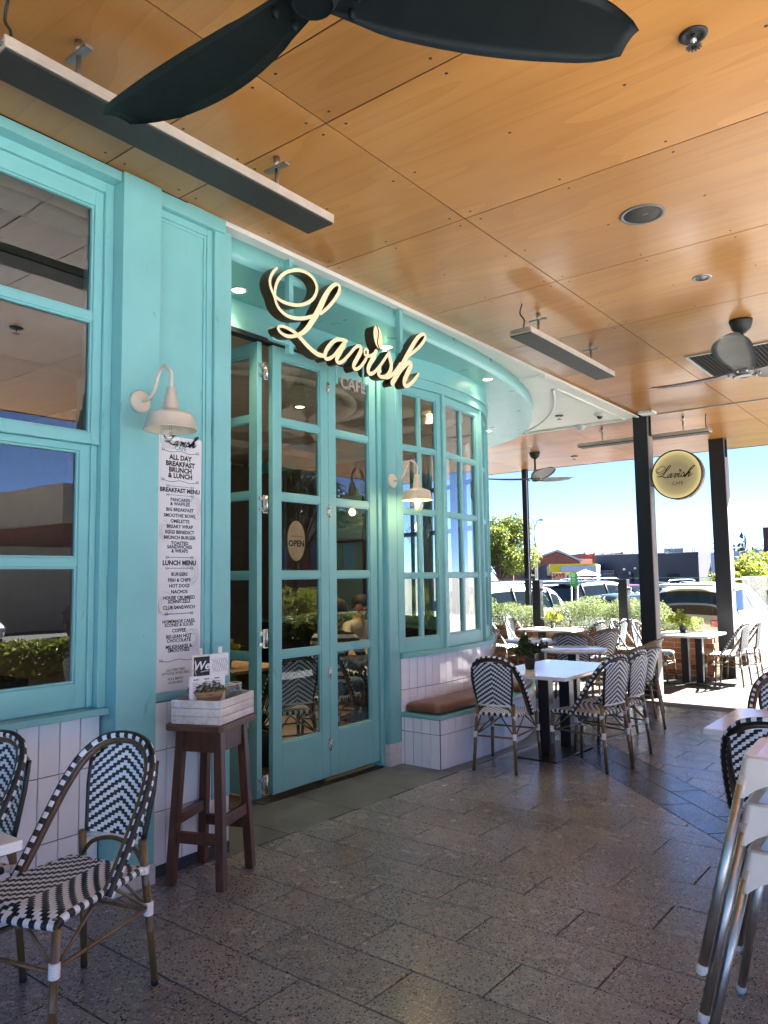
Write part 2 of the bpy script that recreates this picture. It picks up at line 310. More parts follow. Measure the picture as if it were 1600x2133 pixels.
# ------------------------------------------------------------------ mesh builder
class MB:
    def __init__(s): s.v = []; s.f = []; s.mi = []; s.sm = []; s.M = Matrix(); s.mat = 0
    def add(s, vs, fs, smooth=False, mi=None):
        o = len(s.v); s.v += [s.M @ Vector(v) for v in vs]
        for f in fs:
            s.f.append([o+i for i in f]); s.mi.append(s.mat if mi is None else mi); s.sm.append(smooth)
        return s
    def box(s, x0, x1, y0, y1, z0, z1):
        vs = [(x, y, z) for z in (z0, z1) for y in (y0, y1) for x in (x0, x1)]
        return s.add(vs, [(0, 2, 3, 1), (4, 5, 7, 6), (0, 1, 5, 4), (2, 6, 7, 3), (0, 4, 6, 2), (1, 3, 7, 5)])
    def cbox(s, c, d): return s.box(c[0]-d[0]/2, c[0]+d[0]/2, c[1]-d[1]/2, c[1]+d[1]/2, c[2]-d[2]/2, c[2]+d[2]/2)
    def bar(s, p, q, w, h, up=(0, 0, 1), taper=1.0):
        p, q, up = Vector(p), Vector(q), Vector(up); d = (q-p).normalized()
        r = d.cross(up)
        if r.length < 1e-4: r = d.cross(Vector((0, 1, 0)))
        r.normalize(); u = r.cross(d)
        vs = []
        for c, k in ((p, 1), (q, taper)):
            for a, b in ((-1, -1), (1, -1), (1, 1), (-1, 1)): vs.append(c+r*(a*w/2*k)+u*(b*h/2*k))
        return s.add(vs, [(3, 2, 1, 0), (4, 5, 6, 7), (0, 1, 5, 4), (1, 2, 6, 5), (2, 3, 7, 6), (3, 0, 4, 7)])
    def tube(s, pts, r, n=8, caps=True, checks=None):
        pts = [Vector(p) for p in pts]; N = len(pts)
        rs = r if isinstance(r, (list, tuple)) else [r]*N
        T = [(pts[min(i+1, N-1)]-pts[max(i-1, 0)]).normalized() for i in range(N)]
        a = Vector((0, 0, 1)) if abs(T[0].z) < 0.9 else Vector((1, 0, 0))
        u = (a-T[0]*a.dot(T[0])).normalized(); vs = []
        for i in range(N):
            u = (u-T[i]*u.dot(T[i])).normalized(); w = T[i].cross(u)
            for k in range(n): vs.append(pts[i]+(u*cos(2*pi*k/n)+w*sin(2*pi*k/n))*rs[i])
        for i in range(N-1):
            o = len(s.v) if False else None
        fs = []; mi = []
        for i in range(N-1):
            for k in range(n):
                fs.append((i*n+k, i*n+(k+1) % n, (i+1)*n+(k+1) % n, (i+1)*n+k))
                mi.append(s.mat if checks is None else checks(i, k))
        o = len(s.v); s.v += [s.M @ v for v in vs]
        for f, m in zip(fs, mi): s.f.append([o+i for i in f]); s.mi.append(m); s.sm.append(True)
        if caps:
            s.f.append([o+k for k in reversed(range(n))]); s.mi.append(s.mat); s.sm.append(False)
            s.f.append([o+(N-1)*n+k for k in range(n)]); s.mi.append(s.mat); s.sm.append(False)
        return s
    def lathe(s, prof, n=20, c=(0, 0, 0), smooth=True, ends=True):
        vs = []; fs = []
        for r, z in prof:
            for k in range(n): vs.append((c[0]+r*cos(2*pi*k/n), c[1]+r*sin(2*pi*k/n), c[2]+z))
        for i in range(len(prof)-1):
            for k in range(n): fs.append((i*n+k, i*n+(k+1) % n, (i+1)*n+(k+1) % n, (i+1)*n+k))
        s.add(vs, fs, smooth)
        caps = []
        if ends and prof[0][0] > 1e-5: caps.append([k for k in reversed(range(n))])
        if ends and prof[-1][0] > 1e-5: caps.append([(len(prof)-1)*n+k for k in range(n)])
        o = len(s.v)-len(vs)
        for cpf in caps: s.f.append([o+i for i in cpf]); s.mi.append(s.mat); s.sm.append(False)
        return s
    def prism(s, poly, axis, d0, d1, smooth=False):
        def P(a, b, d): return {'x': (d, a, b), 'y': (a, d, b), 'z': (a, b, d)}[axis]
        n = len(poly); vs = [P(a, b, d0) for a, b in poly]+[P(a, b, d1) for a, b in poly]
        s.add(vs, [tuple(reversed(range(n))), tuple(range(n, 2*n))])
        o = len(s.v)-2*n
        for k in range(n):
            s.f.append([o+k, o+(k+1) % n, o+n+(k+1) % n, o+n+k]); s.mi.append(s.mat); s.sm.append(smooth)
        return s
    def ball(s, c, r, n=12, m=8, sz=1.0):
        prof = [(max(1e-6, r*sin(pi*i/m)), -r*sz*cos(pi*i/m)) for i in range(m+1)]
        return s.lathe(prof, n, c)
    def mesh(s, name, mats):
        me = bpy.data.meshes.new(name); me.from_pydata([tuple(v) for v in s.v], [], s.f)
        for m in (mats if isinstance(mats, (list, tuple)) else [mats]): me.materials.append(m)
        me.polygons.foreach_set('material_index', s.mi); me.polygons.foreach_set('use_smooth', s.sm)
        me.validate(); me.update(); return me
    def build(s, name, mats, parent=None, bevel=0.0, seg=2, **props):
        me = s.mesh(name, mats)
        bm = bmesh.new(); bm.from_mesh(me); bmesh.ops.recalc_face_normals(bm, faces=bm.faces); bm.to_mesh(me); bm.free()
        return link(name, me, parent, bevel, seg, **props)
def link(name, me, parent=None, bevel=0.0, seg=2, loc=None, rz=None, **props):
    o = bpy.data.objects.new(name, me); COL.objects.link(o)
    if parent is not None: o.parent = parent
    if loc is not None: o.location = loc
    if rz is not None: o.rotation_euler = (0, 0, rz)
    if bevel:
        b = o.modifiers.new('edge', 'BEVEL'); b.width = bevel; b.segments = seg; b.limit_method = 'ANGLE'; b.angle_limit = radians(40)
    for k, v in props.items(): o[k] = v
    return o
def thing(name, label, cat, loc=(0, 0, 0), rz=0.0, group=None):
    o = bpy.data.objects.new(name, None); COL.objects.link(o); o.empty_display_size = 0.1
    o.location = loc; o.rotation_euler = (0, 0, rz); o['label'] = label; o['category'] = cat
    if group: o['group'] = group
    return o
def tag(o, label, cat, group=None):
    o['label'] = label; o['category'] = cat
    if group: o['group'] = group
    return o
def copy_tree(o, parent=None):
    c = o.copy(); COL.objects.link(c)
    if parent is not None: c.parent = parent
    for ch in KIDS.get(o.name, []): copy_tree(ch, c)
    return c
KIDS = {}
def register(root):
    def rec(o):
        KIDS[o.name] = [c for c in bpy.data.objects if c.parent == o]
        for c in KIDS[o.name]: rec(c)
    rec(root)
def place(proto, first, loc, rz, label, group=None):
    o = proto if first else copy_tree(proto)
    o.location = loc; o.rotation_euler = (0, 0, rz); o['label'] = label
    if group: o['group'] = group
    return o
def spline(pts, sub=6):
    P = [Vector(p) for p in pts]; out = []
    for i in range(len(P)-1):
        a, b, c, d = P[max(i-1, 0)], P[i], P[i+1], P[min(i+2, len(P)-1)]
        for k in range(sub):
            t = k/sub
            out.append(0.5*((2*b)+(c-a)*t+(2*a-5*b+4*c-d)*t*t+(3*b-a-3*c+d)*t**3))
    out.append(P[-1]); return out
def fz(y): return -0.012*max(0.0, y-2.0)
def text_mesh(mb, items, M, depth=0.0):
    """items: (string, x, y, size, bold, shear, align) laid out in the XY plane and carried by M"""
    for (t, x, y, size, bold, shear, al) in items:
        cu = bpy.data.curves.new('lettering', 'FONT'); cu.body = t; cu.size = size; cu.align_x = al; cu.align_y = 'CENTER'
        cu.offset = bold; cu.shear = shear; cu.extrude = depth; cu.resolution_u = 2
        ob = bpy.data.objects.new('lettering', cu); COL.objects.link(ob)
        dg = bpy.context.evaluated_depsgraph_get(); dg.update()
        me = ob.evaluated_get(dg).to_mesh()
        old = mb.M; mb.M = M @ Matrix.Translation((x, y, 0))
        mb.add([v.co.copy() for v in me.vertices], [tuple(p.vertices) for p in me.polygons])
        mb.M = old
        ob.evaluated_get(dg).to_mesh_clear(); bpy.data.objects.remove(ob); bpy.data.curves.remove(cu)
    return mb
def frame_M(origin, right, up):
    r = Vector(right).normalized(); u = Vector(up).normalized(); n = r.cross(u)
    return Matrix(((r.x, u.x, n.x, origin[0]), (r.y, u.y, n.y, origin[1]), (r.z, u.z, n.z, origin[2]), (0, 0, 0, 1)))
def clip(poly, a, b, c):
    """keep the side a*x+b*y<=c"""
    out = []
    for i in range(len(poly)):
        p, q = poly[i], poly[(i+1) % len(poly)]
        dp, dq = a*p[0]+b*p[1]-c, a*q[0]+b*q[1]-c
        if dp <= 0: out.append(p)
        if dp*dq < 0:
            t = dp/(dp-dq); out.append((p[0]+t*(q[0]-p[0]), p[1]+t*(q[1]-p[1])))
    return out
def area(p): return abs(sum(p[i][0]*p[(i+1) % len(p)][1]-p[(i+1) % len(p)][0]*p[i][1] for i in range(len(p))))/2
def leaves(mb, n, fn, size, flat=0.0, asp=0.5):
    """n small leaf faces; fn() gives a point, size its length range"""
    for _ in range(n):
        c = Vector(fn()); s = random.uniform(*size)
        d = Vector((random.gauss(0, 1), random.gauss(0, 1), random.gauss(0, 1)*(1-flat))).normalized()
        w = d.cross(Vector((random.gauss(0, 1), random.gauss(0, 1), random.gauss(0, 1)))).normalized()*s*asp*0.5
        nn = d.cross(w).normalized()*s*0.12
        mb.add([c-d*s/2, c+w+nn, c+d*s/2, c-w+nn], [(0, 1, 2, 3)])
    return mb
CEIL = 3.66

# ================================================================== SETTING
MB().box(-900, 900, -900, 1500, -0.9, -0.46).build('ground', ASPH, kind='structure')
cp = MB().box(-60, 60, 13.62, 120, -0.46, -0.42); cp.box(9.4, 60, -40, 13.61, -0.46, -0.42)
car_park = cp.build('car_park', ASPH, kind='structure')
lm = MB()
for i in range(9): lm.box(-16+2.7*i, -15.9+2.7*i, 15.6, 20.8, -0.42, -0.416)
for i in range(8): lm.box(6.5, 11.5, -12+2.7*i, -11.9+2.7*i, -0.42, -0.416)
lm.build('parking_line', pm('white_line_paint', (0.6, 0.6, 0.58), 0.8), car_park, kind='stuff')
# walkway slabs outside the roof line
wk = MB()
wk.prism([(2.4, -14), (9.4, -14), (9.4, 13.59), (2.4, 13.59)], 'z', -0.46, -0.06)
MB().prism([(-2.95, 13.6), (9.4, 13.6), (9.4, 30), (-2.95, 30)], 'z', -0.46, -0.142).build('path', CONCO, kind='structure')
wk.build('bounce_pavement', pm('pale_bounce_paving', (0.62, 0.64, 0.66), 0.8, var=0.12, scale=2, world=True), kind='structure')  # paving out of direct view, made pale to bounce sunlight under the roof

# ---- the floor: pavers, each a piece of its own, on a dark joint bed
def sheet(x0, x1, y0, y1, dz, name, m, **k):
    mb = MB(); ys = [y for y in (y0, 2.0, y1) if y0 <= y <= y1]
    if y0 == ys[0] and len(ys) > 1 and ys[0] == ys[1]: ys = ys[1:]
    for a, b in zip(ys[:-1], ys[1:]):
        mb.add([(x0, a, fz(a)+dz), (x1, a, fz(a)+dz), (x1, b, fz(b)+dz), (x0, b, fz(b)+dz),
                (x0, a, -0.45), (x1, a, -0.45), (x1, b, -0.45), (x0, b, -0.45)],
               [(0, 1, 2, 3), (4, 7, 6, 5), (0, 4, 5, 1), (1, 5, 6, 2), (2, 6, 7, 3), (3, 7, 4, 0)])
    return mb.build(name, m, **k)
floor = sheet(-12.0, 2.399, -4.0, 13.6, -0.006, 'floor', GROUT, kind='structure')
PH, PW, G = 0.3055, 0.616, 0.0032
def paver_mesh(poly, name, m):
    """top sheet with a narrow chamfer, centred on its own middle"""
    mb = MB(); n = len(poly); c = (sum(p[0] for p in poly)/n, sum(p[1] for p in poly)/n)
    def shrink(d): return [(x+(c[0]-x)*min(0.4, d/max(1e-6, sqrt((x-c[0])**2+(y-c[1])**2))), y+(c[1]-y)*min(0.4, d/max(1e-6, sqrt((x-c[0])**2+(y-c[1])**2)))) for x, y in poly]
    a = poly; b = shrink(0.003)
    vs = [(x-c[0], y-c[1], -0.005) for x, y in a]+[(x-c[0], y-c[1], -0.0012) for x, y in a]+[(x-c[0], y-c[1], 0) for x, y in b]
    fs = [tuple(range(2*n, 3*n))]
    for k in range(2):
        for i in range(n): fs.append((k*n+i, k*n+(i+1) % n, (k+1)*n+(i+1) % n, (k+1)*n+i))
    return mb.add(vs, fs).mesh(name, m), c
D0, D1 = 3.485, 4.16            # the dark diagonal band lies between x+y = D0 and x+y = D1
full = None
def add_paver(poly, m, name='paver'):
    global full
    me, c = paver_mesh(poly, name, m)
    o = link(name, me, floor); o.location = (c[0], c[1], fz(c[1])); o.rotation_euler = (-0.012 if c[1] > 2 else 0, 0, 0)
std = None; n_pav = 0; far_mb = MB()
for k in range(-6, 23):
    y0, y1 = 2.484+PH*k+G, 2.484+PH*(k+1)-G
    if y0 > 9.45: continue
    y1 = min(y1, 9.45)
    xo = -2.131+(0 if k % 2 == 0 else 0.308)
    for j in range(-4, 8):
        x0, x1 = xo+PW*j+G, xo+PW*(j+1)-G
        lim = -3.372 if y0 > 2.7 else -3.46
        if x1 < lim+0.02 or x0 > 2.38: continue
        x0 = max(x0, lim); x1 = min(x1, 2.39)
        P = [(x0, y0), (x1, y0), (x1, y1), (x0, y1)]
        near = x0 < 0.62 and y1 > 1.2 and (x0 < 0.30*y1-0.15)
        A, B = clip(P, 1, 1, D0-0.003), clip(P, -1, -1, -(D1+0.003))
        for Q in (A, B):
            if len(Q) < 3 or area(Q) < 2e-4: continue
            if not near:
                far_mb.add([(x, y, fz(y)) for x, y in Q], [tuple(range(len(Q)))]); continue
            if len(Q) == 4 and abs(area(Q)-(PW-2*G)*(PH-2*G)) < 1e-4:
                if std is None: std = paver_mesh(Q, 'paver', TERR)[0]
                c = ((x0+x1)/2, (y0+y1)/2)
                o = link('paver', std, floor); o.location = (c[0], c[1], fz(c[1])+random.uniform(-0.0006, 0.0006)); o.rotation_euler = (-0.012 if c[1] > 2 else 0, 0, 0)
            else: add_paver(Q, TERR)
            n_pav += 1
far_mb.build('paver', TERR, floor, kind='stuff')
# two rows of dark pavers along the 45 degree band
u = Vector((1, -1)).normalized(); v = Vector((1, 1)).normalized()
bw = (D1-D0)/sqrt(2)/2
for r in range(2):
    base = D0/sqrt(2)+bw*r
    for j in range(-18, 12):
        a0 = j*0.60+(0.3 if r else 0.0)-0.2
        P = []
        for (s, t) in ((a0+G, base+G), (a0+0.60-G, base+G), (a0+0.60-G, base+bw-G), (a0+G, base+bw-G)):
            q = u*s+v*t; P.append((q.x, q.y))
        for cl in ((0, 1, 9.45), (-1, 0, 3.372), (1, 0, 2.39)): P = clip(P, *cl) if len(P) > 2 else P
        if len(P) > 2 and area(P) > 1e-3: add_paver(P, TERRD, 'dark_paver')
# smooth concrete strip along the shopfront and the sunlit concrete beyond the pavers
for i in range(11):
    y0 = 2.94+0.62*i-0.21; y1 = min(y0+0.62, 9.45)
    y0 = max(y0, 2.72)
    if y1-y0 < 0.05: continue
    add_paver([(-4.05 if y0 < 5 else -9.5, y0+G), (-3.376, y0+G), (-3.376, y1-G), (-4.05 if y0 < 5 else -9.5, y1-G)], CONC, 'concrete_slab')
for i in range(7):
    for j in range(3):
        x0, y0 = -9.6+1.5*i, 9.456+1.38*j
        add_paver([(x0+G, y0+G), (min(x0+1.5, 2.39)-G, y0+G), (min(x0+1.5, 2.39)-G, y0+1.38-G), (x0+G, y0+1.38-G)], CONCO, 'concrete_slab')

# ---- the ceiling: plywood sheets hung under a roof slab
ceiling = MB().box(-12.2, -3.46, -4.2, 13.98, CEIL+0.0045, 3.98).box(-3.459, 2.42, -1.0, 13.98, CEIL+0.0045, 3.98).build('ceiling', DARKV, kind='structure')  # street-side roof cut short behind the camera to let in more sky light
fa = MB(); fa.box(-12.2, 2.45, 13.984, 14.01, 3.655, 4.0); fa.box(2.424, 2.45, -1.0, 13.98, 3.655, 4.0); fa.box(-3.455, 2.45, -1.03, -1.004, 3.655, 4.0)
fa.build('fascia', pm('roof_edge_grey', (0.10, 0.10, 0.10), 0.6), ceiling)
def edge_x(y): return -3.395-0.0135*(y-2.0)
ysm = [-0.99, -0.41, 0.83, 2.075, 2.532, 3.77, 5.03, 6.29, 7.57, 8.82, 10.20, 11.45, 12.70, 13.97]
scr = MB()
GRL = (-2.15, -1.05, 7.64, 8.74)
for a, b in zip(ysm[:-1], ysm[1:]):
    far = a > 10.0
    xs = [-12.1, -9.5, -7.1, -4.70, -2.29, 0.12, 2.40] if far else [None, -2.29, 0.12, 2.40]
    for x0, x1 in zip(xs[:-1], xs[1:]):
        if x0 is None: P = [(edge_x(a), a+0.0045), (x1-0.0045, a+0.0045), (x1-0.0045, b-0.0045), (edge_x(b), b-0.0045)]
        else: P = [(x0+0.0045, a+0.0045), (x1-0.0045, a+0.0045), (x1-0.0045, b-0.0045), (x0+0.0045, b-0.0045)]
        c = (sum(p[0] for p in P)/4, sum(p[1] for p in P)/4)
        mb = MB().prism([(x-c[0], y-c[1]) for x, y in P], 'z', 0, 0.004)
        mb.build('plywood_panel', PLY, ceiling).location = (c[0], c[1], CEIL)
        xa = P[0][0]
        for yy in (a+0.06, (a+b)/2, b-0.06):
            if b-a < 0.6 and yy == (a+b)/2: continue
            k = max(2, int((x1-xa)/0.55)+1)
            for i in range(k):
                xx = xa+0.07+(x1-xa-0.14)*i/(k-1)
                if a > -1 and xx < 1.0: scr.add([(xx+0.0085*cos(t*pi/3), yy+0.0085*sin(t*pi/3), CEIL-0.0008) for t in range(6)], [(5, 4, 3, 2, 1, 0)])
scr.build('screw_head', BLACKM, ceiling, kind='stuff')
tr = MB(); tr.box(-3.50, 2.4, 10.185, 10.215, CEIL-0.012, CEIL-0.001)
tr.build('joint_trim', ALU, ceiling)

# ================================================================== THE CAFE BUILDING
cafe = thing('cafe_building', 'turquoise painted cafe shopfront with tall glazed doors, white tiled base and curved bay window', 'cafe', (-3.97, 4.0, 0))
cafe.location = (0, 0, 0)
def part(mb, name, m, bevel=0.0, parent=None, **k): return mb.build(name, m, parent or cafe, bevel, **k)
# soffit, bulkhead
BH = [(-3.50, 2.935), (-3.497, 3.8), (-3.50, 4.6), (-3.515, 5.2), (-3.56, 5.95), (-3.64, 6.6), (-3.76, 7.2), (-3.94, 7.8), (-4.18, 8.36), (-4.47, 8.88), (-4.83, 9.36), (-5.28, 9.78), (-5.86, 10.10), (-6.4, 10.16), (-12.0, 10.16)]
BHs = [tuple(p[:2]) for p in spline([(x, y, 0) for x, y in BH[:-1]], 4)]+[BH[-1]]
mb = MB().prism([(-12.1, 2.60), (edge_x(2.6)-0.006, 2.60), (edge_x(10.19)-0.006, 10.19), (-12.1, 10.19)], 'z', 3.632, 3.688)
part(mb, 'white_soffit', WHITES)
mb = MB().prism([(-12.0, 2.935)]+BHs, 'z', 3.482, 3.631, smooth=False)
o = part(mb, 'curved_bulkhead', TEALD)
for p in o.data.polygons: p.use_smooth = abs(p.normal.z) < 0.5
mo = MB()
off = []
for i in range(16, len(BHs)-6):
    a, b = Vector(BHs[i-1]), Vector(BHs[i+1]); t = (b-a).normalized(); nrm = Vector((t.y, -t.x))
    q = Vector(BHs[i])+nrm*0.27
    if q.x < -3.64 and q.y < 10.0: off.append((q.x, q.y, 3.630))
loop = [(-3.64, off[0][1], 3.630)]+off+[(off[-1][0], 10.05, 3.630)]
mo.tube(loop, 0.018, 6)
mo.tube([(-3.64, off[0][1], 3.630), (-3.66, 10.05, 3.630), (-5.55, 10.05, 3.630)], 0.018, 6)
mo.box(-3.495, -3.455, 7.3, 10.15, 3.616, 3.6315); mo.box(-6.2, -3.5, 10.13, 10.165, 3.616, 3.6315)
mo.box(-3.76, -3.46, 7.24, 7.28, 3.604, 3.6315)
part(mo, 'soffit_moulding', WHITES)
# roofs over the inside, walls behind
mb = MB(); mb.box(-12.1, -3.56, -4.1, -4.0, 0, 3.68); mb.box(-12.1, -12.0, -4.0, 10.1, 0, 3.68)
part(mb, 'back_wall', INTW)
mb = MB().prism([(-12.0, -4.0), (-3.53, -4.0), (-3.53, 2.80), (-4.06, 2.80), (-4.06, 5.2), (-3.98, 5.3), (-4.0, 6.4), (-4.3, 7.1), (-4.8, 7.7), (-5.6, 8.3), (-6.4, 8.5), (-12.0, 8.5)], 'z', -0.05, -0.008)
part(mb, 'inside_floor', INTF)
mb = MB().prism([(-12.0, -4.0), (-3.53, -4.0), (-3.53, 2.80), (-4.06, 2.80), (-4.06, 5.2), (-3.98, 5.3), (-4.0, 6.4), (-4.3, 7.1), (-4.8, 7.7), (-5.6, 8.3), (-6.4, 8.5), (-12.0, 8.5)], 'z', 3.40, 3.47)
part(mb, 'inside_ceiling', INTC)
mr = MB()
for c in ((-6.2, 5.2), (-6.4, 1.4)):
    for r0, r1, z in ((1.30, 1.42, 3.33), (1.42, 1.60, 3.365)):
        mr.lathe([(r0, 3.402), (r0, z), (r1, z+0.01), (r1, 3.402)], 48, (c[0], c[1], 0))
for y in (-1.0, 3.2, 7.2): mr.box(-11.9, -4.6, y, y+0.22, 3.30, 3.402)
for x in (-9.6, -8.0): mr.box(x, x+0.22, -3.9, 8.3, 3.31, 3.402)
part(mr, 'coffered_moulding', INTC)
part(MB().box(-8.4, -4.9, 0.25, 0.40, 0, 3.30), 'partition_wall', INTW); part(MB().box(-5.4, -3.75, -3.9, 2.55, 2.62, 3.395), 'dark_backdrop_box', pm('dark_brown_backdrop', (0.035, 0.022, 0.014), 0.6)); part(MB().box(-9.2, -9.05, 3.6, 8.4, 0, 3.30), 'partition_wall', INTW)  # the brown box is added to keep the upper left panes dark
# left window bay
part(MB().box(-3.56, -3.392, -4.0, 2.166, 3.602, 3.655), 'lintel', TEAL, 0.003)
part(MB().box(-3.80, -3.376, 2.168, 2.400, 0.095, 3.656), 'pillar', TEAL, 0.004)
part(MB().box(-3.80, -3.368, 2.164, 2.404, -0.02, 0.094), 'plinth', PLINTH, 0.004)
part(MB().box(-3.80, -3.53, -4.0, 0.66, 0.0, 3.60), 'wall', TEAL)
part(MB().box(-3.70, -3.512, 0.62, 2.166, -0.02, 0.86), 'wall', GROUT)
part(MB().box(-3.60, -3.425, 0.60, 2.164, 0.863, 0.895), 'window_sill', TEAL, 0.004)

def sash(parent, w, h, stile, top, bot, rails, rail_h, cols, bar_w, t, M, name='window', gl=GLASSW, bead=True, mat=TEAL, stile_r=None):
    """a glazed frame, x across, z up, front towards -y; panes are its children"""
    sr = stile if stile_r is None else stile_r
    mb = MB()
    mb.box(0, stile, -t/2, t/2, 0, h); mb.box(w-sr, w, -t/2, t/2, 0, h)
    mb.box(stile, w-sr, -t/2, t/2, 0, bot); mb.box(stile, w-sr, -t/2, t/2, h-top, h)
    zs = [bot]+[z for r in rails for z in (r-rail_h/2, r+rail_h/2)]+[h-top]
    tb = t*0.76
    for r in rails: mb.box(stile, w-sr, -tb/2, tb/2, r-rail_h/2, r+rail_h/2)
    xs = [stile]
    for c in range(1, cols):
        xc = stile+(w-stile-sr)*c/cols; xs += [xc-bar_w/2, xc+bar_w/2]
    xs.append(w-sr)
    for z0, z1 in zip(zs[0::2], zs[1::2]):
        for xb0, xb1 in zip(xs[1:-1:2], xs[2:-1:2]): mb.box(xb0, xb1, -tb/2, tb/2, z0, z1)
    if bead:
        bd = 0.011
        for z0, z1 in zip(zs[0::2], zs[1::2]):
            for x0, x1 in zip(xs[0::2], xs[1::2]):
                d0, d1 = -tb/2+0.004, tb/2-0.004
                mb.box(x0, x0+bd, d0, d1, z0, z1); mb.box(x1-bd, x1, d0, d1, z0, z1)
                mb.box(x0+bd, x1-bd, d0, d1, z0, z0+bd); mb.box(x0+bd, x1-bd, d0, d1, z1-bd, z1)
    o = mb.build(name, mat, parent, 0.0025, 1); o.matrix_local = M
    for z0, z1 in zip(zs[0::2], zs[1::2]):
        for x0, x1 in zip(xs[0::2], xs[1::2]):
            pane_box(x0, x1, z0, z1).build('pane', gl, o)
    return o
def pane_box(x0, x1, z0, z1):
    p = MB(); p.add([(x0, 0.004, z0), (x1, 0.004, z0), (x1, 0.004, z1), (x0, 0.004, z1)], [(0, 1, 2, 3)]); return p
def facing(p0, p1, z):
    """local x from p0 to p1 on plan, local -y towards the outside"""
    a, b = Vector((*p0, 0)), Vector((*p1, 0)); x = (b-a).normalized(); y = Vector((0, 0, 1)).cross(x)
    return Matrix(((x.x, y.x, 0, a.x), (x.y, y.y, 0, a.y), (0, 0, 1, z), (0, 0, 0, 1))), (b-a).length
# window surround then the two sashes
mb = MB(); mb.box(-3.56, -3.462, 2.118, 2.166, 0.896, 3.600); mb.box(-3.56, -3.462, 0.662, 2.118, 3.545, 3.600)
mb.box(-3.56, -3.485, 0.662, 0.73, 0.896, 3.545)
part(mb, 'window_frame', TEAL, 0.003)
M, w = facing((-3.505, 0.731), (-3.505, 2.117), 2.21)
sash(cafe, w, 3.544-2.21, 0.07, 0.085, 0.055, [0.658], 0.042, 1, 0.03, 0.05, M, stile_r=0.048, gl=GLASSL)
M, w = facing((-3.535, 0.731), (-3.535, 2.085), 0.897)
sash(cafe, w, 2.209-0.897, 0.07, 0.035, 0.126, [0.716], 0.043, 1, 0.03, 0.045, M, stile_r=0.055, gl=GLASSL)
part(MB().box(-3.56, -3.50, 2.0855, 2.117, 0.897, 2.209), 'window_frame', TEAL, 0.003)

# tiles: each glazed tile is a piece of its own
TM = {}
def tile(w, h):
    k = (round(w, 3), round(h, 3))
    if k not in TM:
        mb = MB(); b = 0.0022; x, z = w/2, h/2
        vs = [(-x, 0.004, -z), (x, 0.004, -z), (x, 0.004, z), (-x, 0.004, z), (-x, -0.002, -z), (x, -0.002, -z), (x, -0.002, z), (-x, -0.002, z),
              (-x+b, -0.0045, -z+b), (x-b, -0.0045, -z+b), (x-b, -0.0045, z-b), (-x+b, -0.0045, z-b)]
        fs = [(8, 9, 10, 11)]
        for o in (0, 4): fs += [(o+i, o+(i+1) % 4, o+4+(i+1) % 4, o+4+i) for i in range(4)]
        TM[k] = mb.add(vs, fs).mesh('tile', TILEW)
    return TM[k]
def tile_run(parent, p0, p1, us, zs, gap=0.0042):
    """us: joints along p0-p1 in metres, zs: joint heights"""
    M, L = facing(p0, p1, 0)
    for a, b in zip(us[:-1], us[1:]):
        for z0, z1 in zip(zs[:-1], zs[1:]):
            o = link('tile', tile(b-a-gap, z1-z0-gap), parent)
            j = random.uniform(-0.0006, 0.0006)
            o.matrix_local = M @ Matrix.Translation(((a+b)/2, j, (z0+z1)/2)) @ Matrix.Rotation(random.uniform(-0.004, 0.004), 4, 'Z') @ Matrix.Rotation(random.uniform(-0.003, 0.003), 4, 'X')
ys = [0.704+0.1042*i for i in range(15)]
tile_run(cafe, (-3.508, 0.0), (-3.508, 2.2), ys, [-0.005, 0.302, 0.605, 0.861])
# menu bay
part(MB().box(-3.60, -3.402, 2.402, 2.872, 3.575, 3.656), 'lintel', TEAL, 0.003)
part(MB().box(-3.62, -3.455, 2.402, 2.80, 0.926, 3.574), 'wall', TEAL)
mb = MB(); mb.box(-3.4545, -3.438, 2.760, 2.80, 0.926, 3.574); mb.box(-3.4545, -3.438, 2.402, 2.760, 3.53, 3.574); mb.box(-3.4545, -3.446, 2.742, 2.760, 0.926, 3.53); mb.box(-3.4545, -3.446, 2.402, 2.742, 3.512, 3.53)
part(mb, 'panel_moulding', TEAL, 0.003)
part(MB().box(-3.60, -3.418, 2.402, 2.803, 0.884, 0.925), 'ledge', TEAL, 0.004)
part(MB().box(-3.60, -3.428, 2.402, 2.80, -0.02, 0.883), 'wall', GROUT)
tile_run(cafe, (-3.424, 0.0), (-3.424, 3.0), [2.405, 2.500, 2.604, 2.708, 2.800], [0.052, 0.324, 0.633, 0.882])
part(MB().box(-3.45, -3.420, 2.406, 2.93, -0.02, 0.048), 'kick_strip', pm('dark_grey_strip', (0.05, 0.05, 0.055), 0.6))
part(MB().box(-4.06, -3.420, 2.803, 2.930, 0.30, 3.60), 'pilaster', TEAL, 0.004)
part(MB().box(-4.06, -3.4275, 2.801, 2.930, 0.05, 0.299), 'plinth', PLINTH, 0.003)
# door opening
mb = MB(); mb.box(-4.06, -3.955, 2.932, 5.04, 3.265, 3.36); mb.box(-4.06, -3.985, 2.932, 5.04, 3.36, 3.482); mb.box(-4.06, -3.945, 4.988, 5.040, -0.03, 3.265)
part(mb, 'door_frame', TEAL, 0.004)
part(MB().box(-4.035, -3.96, 2.932, 4.986, 3.235, 3.264), 'door_track', BLACKM)
part(MB().box(-4.06, -3.935, 2.94, 5.0, -0.06, fz(4)+0.004), 'door_threshold', BLACKM, 0.002)
rails = [0.975+0.0, 1.545, 2.118, 2.672]
def leaf(p0, p1, label=None, cols=1):
    M, w = facing(p0, p1, 0.018)
    o = sash(cafe, w, 3.21, 0.088, 0.088, 0.335, [r-0.018 for r in rails], 0.045, cols, 0.03, 0.045, M, 'door_leaf')
    if label: o['label'] = label
    return o
L1 = leaf((-3.985, 3.785), (-3.985, 4.383))
L2 = leaf((-3.985, 4.386), (-3.985, 4.984))
